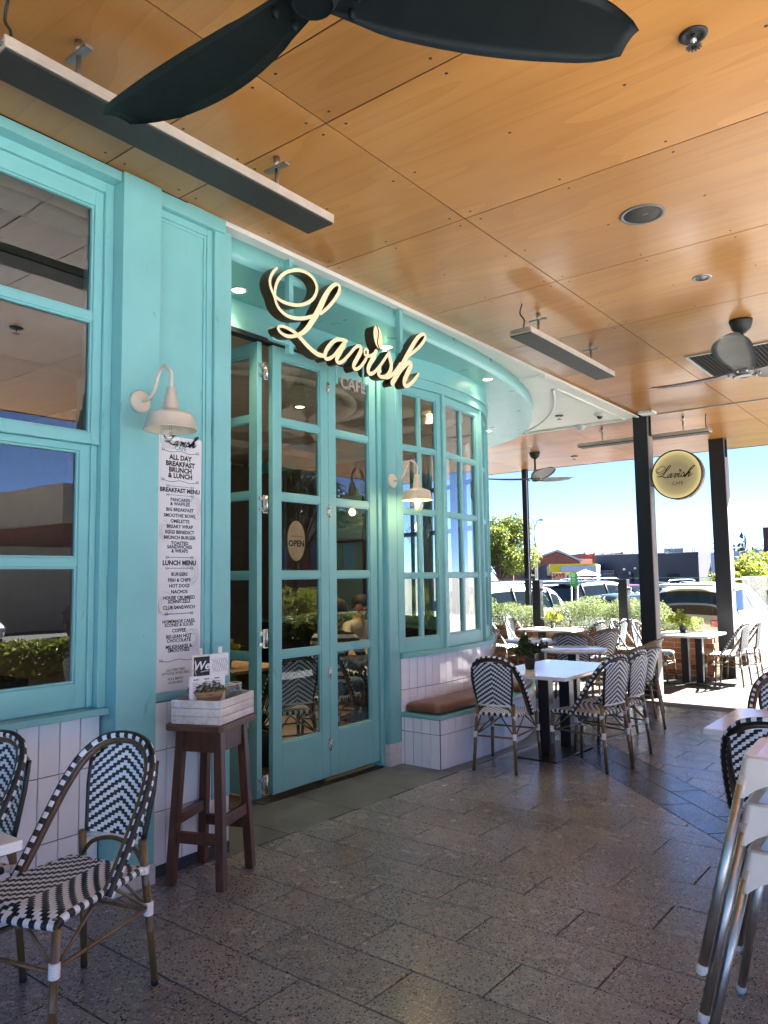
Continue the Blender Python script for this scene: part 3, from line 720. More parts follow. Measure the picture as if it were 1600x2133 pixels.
L3 = leaf((-4.76, 3.672), (-3.978, 3.672), 'door leaf folded open into the cafe', 2)
def hinge(par, x, z, s=1.0):
    mb = MB(); mb.tube([(x, -0.028, z-0.055*s), (x, -0.028, z+0.055*s)], 0.008*s, 8)
    mb.box(x-0.022*s, x-0.004, -0.0275, -0.0232, z-0.05*s, z+0.05*s); mb.box(x+0.004, x+0.022*s, -0.0275, -0.0232, z-0.05*s, z+0.05*s)
    mb.build('hinge', STEEL, par)
for z in (0.24, 0.78, 2.02, 3.0): hinge(L2, -0.002, z, 0.85)
for z in (0.10, 1.10, 2.05, 3.02):
    hm = MB(); hm.cbox((-3.974, 3.722, z), (0.010, 0.046, 0.13)); hm.tube([(-3.964, 3.728, z-0.06), (-3.964, 3.728, z+0.06)], 0.009, 8); hm.cbox((-3.972, 3.678, z+0.038), (0.008, 0.03, 0.026)); hm.cbox((-3.972, 3.678, z-0.038), (0.008, 0.03, 0.026))
    part(hm, 'hinge', STEEL)
# right pilaster
part(MB().box(-4.06, -3.900, 5.043, 5.205, 0.142, 3.481), 'pilaster', TEAL, 0.004)
part(MB().box(-4.06, -3.896, 5.043, 5.207, -0.06, 0.141), 'plinth', PLINTH, 0.004)
mb = MB(); mb.box(-3.8995, -3.893, 5.05, 5.075, 0.15, 3.48); part(mb, 'panel_moulding', TEAL, 0.002)

# ---- bay window on a tiled curved base
BAY = [(-3.905, 5.208), (-3.845, 5.84), (-3.93, 6.66), (-4.20, 7.25), (-4.62, 7.75), (-5.15, 8.13), (-5.75, 8.38), (-6.35, 8.49), (-7.0, 8.52), (-7.75, 8.52), (-8.5, 8.52), (-9.25, 8.52), (-10.0, 8.52)]
def offset_path(P, d):
    out = []
    for i, p in enumerate(P):
        a, b = Vector(P[max(i-1, 0)]), Vector(P[min(i+1, len(P)-1)]); t = (b-a).normalized()
        q = Vector(p)+Vector((t.y, -t.x))*d; out.append((q.x, q.y))
    return out
bs = [tuple(p[:2]) for p in spline([(x, y, 0) for x, y in BAY], 8)]
def ribbon_prism(outer, inner, z0, z1, smooth=True):
    mb = MB(); n = len(outer); vs = []
    for x, y in outer: vs += [(x, y, z0), (x, y, z1)]
    for x, y in inner: vs += [(x, y, z0), (x, y, z1)]
    fs = []; k = 2*n
    mb.add(vs, [(2*i, 2*i+2, 2*i+3, 2*i+1) for i in range(n-1)], smooth)
    mb.add(vs, [(2*i+1, 2*i+3, k+2*i+3, k+2*i+1) for i in range(n-1)]+[(2*i, k+2*i, k+2*i+2, 2*i+2) for i in range(n-1)]+[(k+2*i, k+2*i+1, k+2*i+3, k+2*i+2) for i in range(n-1)]+[(0, 1, k+1, k), (2*n-2, k+2*n-2, k+2*n-1, 2*n-1)])
    return mb
part(ribbon_prism(offset_path(bs, 0.0), offset_path(bs, -0.13), -0.15, 0.832), 'bay_base', GROUT)
part(ribbon_prism(offset_path(bs, 0.042), offset_path(bs, -0.13), 0.833, 0.872), 'window_sill', TEAL, 0.004)
part(ribbon_prism(offset_path(bs, 0.012), offset_path(bs, -0.13), 3.215, 3.4815), 'bay_head', TEAL)
hm = ribbon_prism(offset_path(bs, 0.034), offset_path(bs, 0.0125), 3.30, 3.345)
part(hm, 'head_moulding', TEAL, 0.003)
def along(P, s):
    for a, b in zip(P[:-1], P[1:]):
        L = (Vector(b)-Vector(a)).length
        if s <= L: q = Vector(a).lerp(Vector(b), s/L); return (q.x, q.y)
        s -= L
    return P[-1]
tp = offset_path(bs, 0.005)
for i in range(46):
    a, b = along(tp, i*0.1005), along(tp, (i+1)*0.1005)
    tile_run(cafe, a, b, [0, (Vector(b)-Vector(a)).length], [0.26, 0.565, 0.831] if i < 34 else [-0.1, 0.26, 0.565, 0.831])
for i in range(len(BAY)-1):
    p0, p1 = Vector(BAY[i]), Vector(BAY[i+1]); t = (p1-p0).normalized()
    # post between two windows
    q = p0+t*0.0
    po = MB().cbox((0, 0, 0), (0.042, 0.085, 3.214-0.873)).build('window_post', TEAL, cafe, 0.004)
    po.location = (p0.x-0.03, p0.y, (3.214+0.873)/2); po.rotation_euler = (0, 0, atan2(t.y, t.x))
    a, b = p0+t*0.023, p1-t*0.023
    nrm = Vector((t.y, -t.x)); a -= nrm*0.03; b -= nrm*0.03
    M, w = facing((a.x, a.y), (b.x, b.y), 0.873)
    H = 3.213-0.873
    if i >= 7:
        part(MB().prism([(a.x, a.y), (b.x, b.y), (b.x, b.y-0.1), (a.x, a.y-0.1)], 'z', 0.873, 3.213), 'wall', INTW); continue
    sash(cafe, w, H, 0.058, 0.070, 0.112, [1.545-0.873-0.015, 2.105-0.873-0.01, 2.66-0.873], 0.036, 2, 0.030, 0.05, M)
# the built-in bench
bench = thing('bench_seat', 'white tiled bench with turquoise seat board built along the curved bay window', 'bench', (0, 0, 0))
BEN = [(-3.515, 5.215), (-3.492, 5.8), (-3.515, 6.38), (-3.60, 6.9), (-3.80, 7.45), (-4.10, 7.92), (-4.50, 8.32)]
be = [tuple(p[:2]) for p in spline([(x, y, 0) for x, y in BEN], 8)]
n = len(be); inn = [along(tp, 0.0+i*(3.62/(n-1))) for i in range(n)]
inn = [(x-0.003, y) for x, y in inn]
ribbon_prism(be, inn, -0.15, 0.352).build('base', GROUT, bench)
ribbon_prism([(x+0.012, y-(0.012 if i == 0 else 0)) for i, (x, y) in enumerate(be)], [(x, y-(0.012 if i == 0 else 0)) for i, (x, y) in enumerate(inn)], 0.353, 0.384).build('seat_board', TEAL, bench, 0.004)
bt = offset_path(be, 0.005); tot = sum((Vector(b)-Vector(a)).length for a, b in zip(be[:-1], be[1:]))
for i in range(int(tot/0.1005)):
    a, b = along(bt, i*0.1005), along(bt, (i+1)*0.1005)
    tile_run(bench, a, b, [0, (Vector(b)-Vector(a)).length], [fz(6)-0.01, 0.232, 0.351])
tile_run(bench, (-3.905, 5.209), (-3.515, 5.209), [0.003, 0.034, 0.123, 0.211, 0.299, 0.387], [fz(5.2)-0.005, 0.232, 0.351])

# ================================================================== ROOF POSTS, CEILING FITTINGS
def post(x, y, w, z0, z1, label, name='roof_post', edge=True):
    t = thing(name, label, 'post', (x, y, 0))
    h = w/2
    mb = MB(); f = w*0.16
    mb.box(-h, h, -h, -h+f, z0, z1); mb.box(-h, h, h-f, h, z0, z1); mb.box(-h+f*0.6, h-f*0.6, -h+f, h-f, z0, z1)
    mb.build('column', BLACK, t, 0.003)
    MB().box(-h-0.02, h+0.02, -h-0.02, h+0.02, z0-0.01, z0+0.014).build('base_plate', BLACK, t, 0.003)
    if edge:
        MB().box(h+0.0005, h+0.008, -h+0.01, h-0.01, z0+0.02, z1-0.3).build('sunlit_side', pm('grey_sunlit_side', (0.34, 0.31, 0.27), 0.6) if 'grey_sunlit_side' not in bpy.data.materials else bpy.data.materials['grey_sunlit_side'], t)  # pale strip paints the sunlit look of the post's side face
    return t
post(-3.45, 10.15, 0.19, fz(10.15), CEIL, 'black steel roof post at the corner of the white soffit, carrying the round sign')
post(-3.165, 12.86, 0.23, fz(12.86), CEIL, 'thicker black roof post at the right end of the brick planter')
post(-7.11, 13.80, 0.10, -0.40, CEIL, 'thin dark roof post behind the hedge at the roof edge', edge=False)

def heater(label, loc, rz, L=1.74, cord=True):
    t = thing('ceiling_heater', label, 'heater', loc, rz, 'strip heaters hung below the plywood ceiling')
    w, h = 0.19, 0.055
    mb = MB(); mb.box(-w/2, w/2, -L/2, L/2, 0.010, 0.024); mb.box(-w/2, -w/2+0.012, -L/2, L/2, 0.024, h); mb.box(w/2-0.012, w/2, -L/2, L/2, 0.024, h)
    mb.box(-w/2+0.012, w/2-0.012, -L/2, L/2, 0.034, 0.044)
    mb.build('casing', HEATC, t, 0.002)
    pb = MB(); pb.box(-w/2+0.004, w/2-0.004, -L/2+0.006, L/2-0.006, 0, 0.0098)
    pb.build('panel', HEATB, t, 0.002)
    for y in (-L/2+0.004, L/2-0.004):
        e = MB().cbox((0, y, 0.034), (w-0.03, 0.006, 0.03)); 
        for i in range(9): e.cbox((-w/2+0.03+i*0.0165, y*1.0015, 0.036), (0.008, 0.01, 0.036))
        e.build('end_cap', ALU, t)
    for y in (-L*0.31, L*0.31):
        b = MB(); b.tube([(0, y, 0.044), (0, y, 0.20)], 0.011, 8); b.cbox((0, y, 0.205), (0.15, 0.035, 0.012)); b.cbox((0, y, 0.05), (0.05, 0.05, 0.02)); b.tube([(0, y, 0.20), (0, y, 0.262)], 0.016, 8)
        b.build('bracket', ALU, t)
    if cord: MB().tube(spline([(0.0, -L/2+0.05, 0.05), (0.01, -L/2+0.06, 0.13), (-0.02, -L/2+0.05, 0.19), (0, -L/2+0.05, 0.262)], 4), 0.006, 6).build('cable', BLACKM, t)
    return t
heater('long dark strip heater above the left window, nearest to the camera', (-2.675, 2.045, 3.395), 0)
heater('dark strip heater hanging in front of the bay window', (-2.70, 6.10, 3.395), 0)
heater('narrow strip heater set crosswise behind the corner post', (-3.63, 10.02+0.62, 3.40), radians(90), 1.86)

def fan(label, x, y, zh, angs, m, mc, R=0.93, tilt=-0.22, wd=1.0):
    t = thing('ceiling_fan', label, 'fan', (x, y, 0), 0, 'three-bladed fans on the plywood ceiling')
    MB().lathe([(0.001, CEIL-0.115), (0.035, CEIL-0.112), (0.075, CEIL-0.075), (0.092, CEIL-0.02), (0.094, CEIL-0.001)], 24).build('canopy', mc, t)
    MB().tube([(0, 0, zh+0.03), (0, 0, CEIL-0.10)], 0.016, 10).build('downrod', mc, t)
    MB().lathe([(0.001, zh-0.062), (0.045, zh-0.060), (0.072, zh-0.045), (0.082, zh-0.01), (0.075, zh+0.03), (0.04, zh+0.09), (0.02, zh+0.14)], 24).build('hub', m, t)
    MB().lathe([(0.052, zh-0.0625), (0.057, zh-0.068), (0.062, zh-0.0605)], 24).build('hub_ring', ALU if m is FANG else mc, t)
    for ai, a in enumerate(angs):
        a = radians(a); mb = MB(); N = 22; vs = []
        for i in range(N+1):
            s = i/N; r = 0.03+s*(R-0.03)
            lead = 0.080+0.065*sin(min(1, s*1.25)*pi*0.62)+0.01*s
            trail = 0.075+0.095*sin(pi*min(1, s*1.02)**1.1)
            lead *= wd; trail *= wd
            if s < 0.22: k = s/0.22; lead *= 0.80+0.20*k; trail *= 0.80+0.20*k
            if s > 0.78: k = (s-0.78)/0.22; lead *= 1-0.30*k**3; trail *= sqrt(max(0.02, 1-0.97*k*k))
            lead = max(lead, 0.012); trail = max(trail, -lead+0.012)
            tw = tilt*(1-0.45*s)*min(1, s/0.18)
            zc = zh-0.03+0.02*s+0.05*s*s
            th = 0.020*(1-0.6*s)
            row = []
            M = 6
            for j in range(M+1):
                q = -trail+(lead+trail)*j/M
                camb = 0.016*(1-((2*j/M)-1)**2)
                row.append((q, q*sin(tw)+camb, th*(1-abs(2*j/M-1)**2.5)))
            for (q, dz, tt) in row: vs.append((r*cos(a)-q*cos(tw)*sin(a), r*sin(a)+q*cos(tw)*cos(a), zc+dz+tt/2))
            for (q, dz, tt) in reversed(row): vs.append((r*cos(a)-q*cos(tw)*sin(a), r*sin(a)+q*cos(tw)*cos(a), zc+dz-tt/2))
        K = 14
        fs = [(i*K+k, i*K+(k+1) % K, (i+1)*K+(k+1) % K, (i+1)*K+k) for i in range(N) for k in range(K)]
        fs += [tuple(range(K)), tuple(N*K+k for k in range(K))]
        mb.add(vs, fs, True)
        mb.build('blade', m, t)
        s2 = MB()
        for rr, oo in ((0.12, 0.035), (0.12, -0.035)):
            s2.lathe([(0.001, zh-0.058), (0.009, zh-0.056), (0.010, zh-0.03)], 8, (rr*cos(a)-oo*sin(a), rr*sin(a)+oo*cos(a), 0))
        s2.build('screw', ALU if m is FANG else mc, t, kind='stuff')
    return t
fan('black three-bladed ceiling fan filling the top of the view', -1.352, 1.445, 3.17, (53.0, 175.0, 295), FANB, FANB, 1.03, -0.20, 0.90)
fan('grey ceiling fan beside the square vent, one blade towards the camera', -1.45, 6.85, 3.24, (276, 156, 36), FANG, BLACKM)
fan('small distant ceiling fan hanging in front of the sky', -5.98, 12.0, 3.22, (310, 190, 70), pm('fan_taupe', (0.13, 0.11, 0.095), 0.45), BLACKM)

def fitting(name, label, cat, x, y, z=CEIL, group=None): return thing(name, label, cat, (x, y, z), 0, group)
t = fitting('ceiling_speaker', 'round dark speaker grille set in the plywood ceiling', 'speaker', -1.44, 4.40)
MB().lathe([(0.108, 0.0), (0.108, -0.006), (0.128, -0.006), (0.130, 0.0)], 40).build('rim', pm('grey_rim', (0.14, 0.14, 0.14), 0.5), t)
MB().lathe([(0.001, -0.004), (0.107, -0.0035), (0.1075, 0.0)], 40).build('grille', pm('dark_mesh', (0.05, 0.042, 0.03), 0.7, bmp=0.6, bscale=500), t)
MB().cbox((0.02, 0, -0.0055), (0.03, 0.003, 0.002)).build('badge', ALU, t)
def downlight(label, x, y, z, lit, r=0.058, group=None):
    t = fitting('downlight', label, 'downlight', x, y, z, group)
    rim = PLINTH if lit else ALU
    MB().lathe([(r*0.70, -0.001), (r*0.74, -0.006), (r, -0.005), (r*1.03, 0.0)], 28).build('rim', rim, t)
    MB().lathe([(0.001, -0.0022), (r*0.70, -0.0018)], 28).build('lens', LAMPE if lit else pm('dark_lens', (0.25, 0.23, 0.2), 0.3) if 'dark_lens' not in bpy.data.materials else bpy.data.materials['dark_lens'], t)
    if lit:
        li = bpy.data.lights.new('downlight_beam', 'SPOT'); li.energy = 2.6 if z > 3.45 else 22; li.color = (1.0, 0.78, 0.45); li.spot_size = radians(95); li.spot_blend = 0.9; li.shadow_soft_size = 0.04
        lo = bpy.data.objects.new('downlight_beam', li); COL.objects.link(lo); lo.parent = t; lo.location = (0, 0, -0.02)
    return t
downlight('unlit round downlight in the plywood between speaker and fan', -1.44, 5.65, CEIL, False, 0.066)
downlight('unlit downlight in the far plywood near the corner post', -4.50, 12.19, CEIL, False, 0.066)
GD = 'lit downlights under the turquoise soffit'
downlight('lit downlight over the folded door leaf, left of the script sign', -3.842, 3.353, 3.482, True, 0.062, GD)
downlight('lit downlight behind the letter s of the script sign', -3.86, 5.02, 3.482, True, 0.062, GD)
downlight('lit downlight over the bay window', -3.74, 6.52, 3.482, True, 0.062, GD)
downlight('farthest lit downlight, where the curved soffit turns the corner', -5.11, 8.88, 3.482, True, 0.062, GD)
def sprinkler(label, x, y, z, s=1.0):
    t = fitting('sprinkler', label, 'sprinkler', x, y, z, 'fire sprinklers')
    MB().lathe([(0.030*s, -0.002), (0.038*s, -0.008), (0.052*s, -0.008), (0.056*s, -0.001)], 24).build('cup', BLACKM, t)
    MB().lathe([(0.012*s, -0.001), (0.012*s, -0.03*s), (0.006*s, -0.034*s), (0.006*s, -0.05*s)], 12).build('head', STEEL, t)
    mb = MB()
    for k in range(12):
        a = 2*pi*k/12; mb.M = Matrix.Rotation(a, 4, 'Z'); mb.box(0.004*s, 0.030*s, -0.004*s, 0.004*s, -0.053*s, -0.0505*s)
    mb.build('deflector', HEATB, t)
sprinkler('fire sprinkler at the top right of the plywood ceiling', -0.755, 3.02, CEIL)
sprinkler('fire sprinkler beyond the distant fan', -5.62, 12.85, CEIL, 1.2)
sprinkler('fire sprinkler on the white soffit', -4.25, 9.28, 3.632, 1.0)
t = fitting('security_camera', 'small white dome camera on the white soffit corner', 'camera', -3.78, 9.50, 3.632)
MB().lathe([(0.062, 0), (0.062, -0.03), (0.045, -0.045)], 24).build('housing', PLINTH, t)
MB().ball((0, 0, -0.045), 0.038, 16, 10).build('dome', CARGL, t)
t = fitting('motion_sensor', 'white motion sensor at the far edge of the white soffit', 'sensor', -4.29, 10.08, 3.632)
MB().lathe([(0.075, 0), (0.07, -0.03), (0.04, -0.07), (0.001, -0.08)], 20).build('body', PLINTH, t)
MB().lathe([(0.045, -0.0655), (0.050, -0.0605)], 20).build('lens_ring', ALU, t)
t = fitting('exit_fitting', 'white square ceiling box on top of the corner post', 'fitting', -3.30, 9.93, CEIL)
MB().cbox((0, 0, -0.022), (0.19, 0.19, 0.044)).build('body', PLINTH, t, 0.01)
MB().cbox((0, 0, -0.046), (0.10, 0.10, 0.004)).build('cover', WHITES, t, 0.002)
t = fitting('ceiling_vent', 'large dark square eggcrate vent in the ceiling behind the grey fan', 'vent', -1.60, 8.19)
mb = MB(); w, h = 0.55, 0.55
mb.box(-w, w, -h, -h+0.03, -0.012, 0); mb.box(-w, w, h-0.03, h, -0.012, 0); mb.box(-w, -w+0.03, -h+0.03, h-0.03, -0.012, 0); mb.box(w-0.03, w, -h+0.03, h-0.03, -0.012, 0)
mb.build('frame', ALU, t)
mb = MB(); mb.box(-w+0.031, w-0.031, -h+0.031, h-0.031, -0.0025, -0.0008); mb.build('backing', BLACKM, t)
mb = MB()
for i in range(27): mb.box(-w+0.05+i*0.039, -w+0.054+i*0.039, -h+0.03, h-0.03, -0.011, -0.003)
for i in range(27): mb.box(-w+0.03, w-0.03, -h+0.05+i*0.039, -h+0.054+i*0.039, -0.0105, -0.0035)
mb.build('eggcrate', HEATB, t, kind='stuff')

# ================================================================== SIGNS
SIGN = {'swash': [(3.268, 3.486, 0.016), (3.23, 3.443, 0.021), (3.207, 3.39, 0.021), (3.214, 3.343, 0.021), (3.244, 3.296, 0.022), (3.267, 3.246, 0.022), (3.305, 3.215, 0.023), (3.367, 3.198, 0.024), (3.446, 3.205, 0.025), (3.527, 3.23, 0.025), (3.599, 3.263, 0.022)],
 'ring': [(3.253, 3.295, 0.018), (3.253, 3.348, 0.021), (3.286, 3.422, 0.023), (3.349, 3.483, 0.023), (3.438, 3.527, 0.023), (3.524, 3.543, 0.024), (3.596, 3.527, 0.024), (3.635, 3.485, 0.024), (3.632, 3.432, 0.024), (3.59, 3.371, 0.024), (3.517, 3.321, 0.023), (3.436, 3.291, 0.023), (3.348, 3.28, 0.023), (3.286, 3.286, 0.021), (3.244, 3.303, 0.018)],
 'stem': [(3.674, 3.298, 0.02), (3.745, 3.359, 0.024), (3.812, 3.431, 0.026), (3.861, 3.499, 0.026), (3.873, 3.542, 0.027), (3.851, 3.558, 0.023), (3.808, 3.537, 0.028), (3.757, 3.484, 0.035), (3.707, 3.409, 0.044), (3.658, 3.323, 0.046), (3.604, 3.242, 0.043), (3.547, 3.168, 0.037), (3.49, 3.117, 0.029), (3.425, 3.083, 0.024), (3.357, 3.066, 0.023), (3.304, 3.074, 0.021), (3.279, 3.095, 0.02), (3.3, 3.116, 0.018), (3.352, 3.12, 0.021), (3.421, 3.109, 0.026), (3.485, 3.08, 0.03), (3.546, 3.047, 0.034), (3.608, 3.021, 0.034), (3.66, 3.011, 0.031), (3.714, 3.017, 0.025)],
 'a': [(3.945, 3.177, 0.023), (3.894, 3.174, 0.026), (3.831, 3.157, 0.028), (3.769, 3.108, 0.03), (3.727, 3.053, 0.032), (3.716, 3.009, 0.03), (3.746, 3.003, 0.026), (3.802, 3.036, 0.024), (3.864, 3.1, 0.025), (3.928, 3.165, 0.028), (3.881, 3.088, 0.035), (3.837, 3.025, 0.034), (3.852, 3.001, 0.027), (3.897, 3.019, 0.025), (3.961, 3.076, 0.023), (4.021, 3.136, 0.024), (4.06, 3.167, 0.024)],
 'v': [(4.051, 3.165, 0.022), (4.094, 3.171, 0.032), (4.099, 3.139, 0.037), (4.056, 3.074, 0.036), (4.019, 3.019, 0.034), (4.031, 2.994, 0.028), (4.079, 3.012, 0.025), (4.141, 3.073, 0.026), (4.176, 3.132, 0.024), (4.173, 3.168, 0.021), (4.142, 3.157, 0.019), (4.148, 3.122, 0.021), (4.203, 3.127, 0.023), (4.261, 3.16, 0.024)],
 'i': [(4.28, 3.181, 0.033), (4.228, 3.104, 0.037), (4.183, 3.03, 0.037), (4.195, 2.996, 0.031), (4.245, 3.011, 0.026), (4.317, 3.075, 0.025), (4.383, 3.147, 0.025), (4.435, 3.204, 0.025)],
 's': [(4.435, 3.206, 0.028), (4.447, 3.161, 0.037), (4.462, 3.11, 0.04), (4.441, 3.056, 0.037), (4.387, 3.012, 0.03), (4.328, 3.0, 0.028), (4.3, 3.018, 0.026), (4.329, 3.043, 0.025)],
 'sh': [(4.354, 3.001, 0.025), (4.427, 3.016, 0.027), (4.502, 3.068, 0.027), (4.579, 3.152, 0.026)],
 'h': [(4.473, 2.979, 0.045), (4.543, 3.064, 0.047), (4.622, 3.17, 0.046), (4.71, 3.289, 0.042), (4.801, 3.398, 0.037), (4.87, 3.454, 0.03), (4.919, 3.466, 0.027), (4.914, 3.425, 0.029), (4.844, 3.351, 0.028), (4.761, 3.288, 0.026), (4.68, 3.234, 0.024)],
 'h2': [(4.549, 3.057, 0.025), (4.621, 3.132, 0.031), (4.693, 3.186, 0.035), (4.722, 3.175, 0.042), (4.676, 3.101, 0.045), (4.632, 3.032, 0.044), (4.635, 2.994, 0.036), (4.688, 3.005, 0.031), (4.762, 3.062, 0.03), (4.822, 3.122, 0.023)]}
def stroke(mb, pts, d0, d1, wk=1.0, mi_face=0, mi_side=1):
    """a round-ended brush stroke in the XY plane, built from d0 (front) to d1"""
    P = spline([(a, b, w) for a, b, w in pts], 5); N = len(P); L = []; R = []
    for i in range(N):
        a, b = P[max(0, i-1)], P[min(N-1, i+1)]; t = Vector((b.x-a.x, b.y-a.y)).normalized(); w = P[i].z*wk/2
        L.append((P[i].x-t.y*w, P[i].y+t.x*w)); R.append((P[i].x+t.y*w, P[i].y-t.x*w))
    def cap(p, ang, w): return [(p.x+cos(ang+pi*k/5)*w, p.y+sin(ang+pi*k/5)*w) for k in range(1, 5)]
    t0 = atan2(P[1].y-P[0].y, P[1].x-P[0].x); t1 = atan2(P[-1].y-P[-2].y, P[-1].x-P[-2].x)
    c0 = cap(P[0], t0+pi/2, P[0].z*wk/2); c1 = cap(P[-1], t1-pi/2, P[-1].z*wk/2)
    for d, flip in ((d0, False), (d1, True)):
        vs = [(x, y, d) for x, y in L]+[(x, y, d) for x, y in R]
        fs = [(i, N+i, N+i+1, i+1) for i in range(N-1)]
        o = len(vs); vs += [(x, y, d) for x, y in c0]; fs.append((0,)+tuple(o+k for k in range(4))+(N,))
        o = len(vs); vs += [(x, y, d) for x, y in c1]; fs.append((2*N-1,)+tuple(o+k for k in range(4))+(N-1,))
        mb.add(vs, fs if not flip else [tuple(reversed(f)) for f in fs], False, mi_face if not flip else mi_side)
    if abs(d1-d0) > 1e-5:
        out = L[::-1]+c0+R+c1; n = len(out)
        vs = [(x, y, d0) for x, y in out]+[(x, y, d1) for x, y in out]
        mb.add(vs, [(k, (k+1) % n, n+(k+1) % n, n+k) for k in range(n)], True, mi_side)
def bean(mb, cx, cy, rx, ry, tilt, d0, d1, gap, mi_face=0, mi_side=1):
    """a coffee bean: two halves parted by an s-shaped slit"""
    ct, st = cos(tilt), sin(tilt)
    def T(a, b): return (cx+a*ct-b*st, cy+a*st+b*ct)
    N = 14; slit = [(0.34*rx*sin(2*pi*(k/N-0.5)*0.95), -ry+2*ry*k/N) for k in range(N+1)]
    for sgn in (1, -1):
        arc = [(sgn*rx*cos(pi*(k/N-0.5)), ry*sin(pi*(k/N-0.5))) for k in range(N+1)]
        poly = [(a+sgn*gap, b) for a, b in slit]+[(a, b) for a, b in reversed(arc[1:-1])]
        poly = [T(*p) for p in poly]
        if sgn < 0: poly = poly[::-1]
        n = len(poly)
        mb.add([(x, y, d0) for x, y in poly], [tuple(range(n))], False, mi_face)
        mb.add([(x, y, d1) for x, y in poly], [tuple(reversed(range(n)))], False, mi_side)
        mb.add([(x, y, d0) for x, y in poly]+[(x, y, d1) for x, y in poly], [(k, (k+1) % n, n+(k+1) % n, n+k) for k in range(n)], False, mi_side)
sign = thing('shop_sign', 'cream illuminated script letters reading Lavish with a coffee bean dot, hung above the cafe door', 'sign', (-3.38, 3.2, 3.0))
sign.location = (0, 0, 0)
FM = frame_M((-3.38, 0, 0), (0, 1, 0), (0, 0, 1))
groups = [('letter', ('swash', 'ring', 'stem')), ('letter', ('a',)), ('letter', ('v',)), ('letter', ('i',)), ('letter', ('s', 'sh')), ('letter', ('h', 'h2'))]
dd = 0.0
for nm, keys in groups:
    mb = MB(); mb.M = FM
    for k in keys:
        stroke(mb, SIGN[k], dd, -0.085+dd*0.5, 1.0); dd -= 0.0011
    link(nm, mb.mesh(nm, [SIGNF, SIGNS]), sign)
mb = MB(); mb.M = FM
bean(mb, 4.297, 3.288, 0.052, 0.088, radians(14), 0, -0.085, 0.006); link('coffee_bean', mb.mesh('coffee_bean', [SIGNF, SIGNS]), sign)
mb = MB(); text_mesh(mb, [('CAFE', 4.022, 2.872, 0.118, 0.002, 0, 'CENTER')], frame_M((-3.405, 0, 0), (0, 1, 0), (0, 0, 1)), 0.012)
mb.build('cafe_lettering', CAFEM, sign)
for yy, x in ((3.47, -3.475), (4.69, -3.475)):
    b = MB(); b.box(x-0.02, x+0.02, yy-0.02, yy+0.02, 2.99 if yy < 4 else 3.02, 3.63); b.build('hanger', TEAL, sign, 0.002)
b = MB(); b.box(-3.494, -3.4555, 3.30, 4.80, 3.045, 3.075); b.build('cross_bar', TEAL, sign, 0.002)
b = MB(); b.box(-3.42, -3.408, 3.86, 3.872, 2.86, 3.06); b.box(-3.42, -3.408, 4.15, 4.162, 2.86, 3.06); b.build('letter_rod', TEAL, sign)
# round blade sign on the corner post
rs = thing('round_sign', 'round backlit cream sign with dark script on two arms of the corner post', 'sign', (-3.00, 10.12, 2.80))
R = 0.325
mb = MB(); mb.M = Matrix.Rotation(radians(90), 4, 'X')
mb.lathe([(0.001, -0.07), (R-0.012, -0.07)], 56); mb.build('back', PLINTH, rs)
mb = MB(); mb.M = Matrix.Rotation(radians(90), 4, 'X')
mb.lathe([(R-0.014, 0.062), (R-0.014, 0.072), (R, 0.072), (R, -0.075), (R-0.012, -0.075), (R-0.012, 0.05)], 64, ends=False); mb.build('rim', [pm('bronze_rim', (0.09, 0.05, 0.025), 0.4, metal=0.5)], rs)
mb = MB(); mb.M = Matrix.Rotation(radians(90), 4, 'X')
mb.lathe([(0.001, 0.058), (R*0.5, 0.058), (R-0.016, 0.058)], 64)
fm, fnt, fn_, fl, fb = newmat('edge_lit_face')
tc = opos(fnt); vl = fn_.new('ShaderNodeVectorMath'); vl.operation = 'LENGTH'; fl.new(mapping(fnt, tc, (1, 0, 1)), vl.inputs[0])
gr = ramp(fnt, vl.outputs['Value'], [(0.0, (0.15, 0.125, 0.075)), (0.15, (0.16, 0.13, 0.075)), (0.25, (0.24, 0.20, 0.095)), (0.312, (0.44, 0.37, 0.17))])
fb.inputs['Base Color'].default_value = (0.22, 0.205, 0.165, 1); fb.inputs['Roughness'].default_value = 0.35
fl.new(gr, fb.inputs['Emission Color']); fb.inputs['Emission Strength'].default_value = 0.10
mb.build('lit_face', fm, rs)
DKB = pm('dark_brown_vinyl', (0.022, 0.012, 0.006), 0.6)
mb = MB(); sc = 0.50/1.73
FR = frame_M((-0.265-3.2*sc, -0.0600, -0.045-3.0*sc+0.01), (1, 0, 0), (0, 0, 1)) @ Matrix.Scale(sc, 4)
mb.M = FR; dz = 0.0
for k, p in SIGN.items(): stroke(mb, p, 0.004+dz, 0.004+dz, 1.15, 0, 0); dz += 0.0016
bean(mb, 4.297, 3.288, 0.05, 0.08, radians(14), 0.004, 0.003, 0.006, 0, 0)
link('script_lettering', mb.mesh('script_lettering', [DKB]), rs)
mb = MB(); text_mesh(mb, [('CAFE', 0.01, -0.115, 0.062, 0.0, 0, 'CENTER')], frame_M((0, -0.0605, 0), (1, 0, 0), (0, 0, 1))); mb.build('cafe_lettering', DKB, rs)
for z in (0.09, -0.115):
    MB().tube([(-0.352, 0.0, z), (-R*0.955, 0, z)], 0.011, 8).build('arm', pm('bracket_brown', (0.10, 0.06, 0.05), 0.5) if 'bracket_brown' not in bpy.data.materials else bpy.data.materials['bracket_brown'], rs)

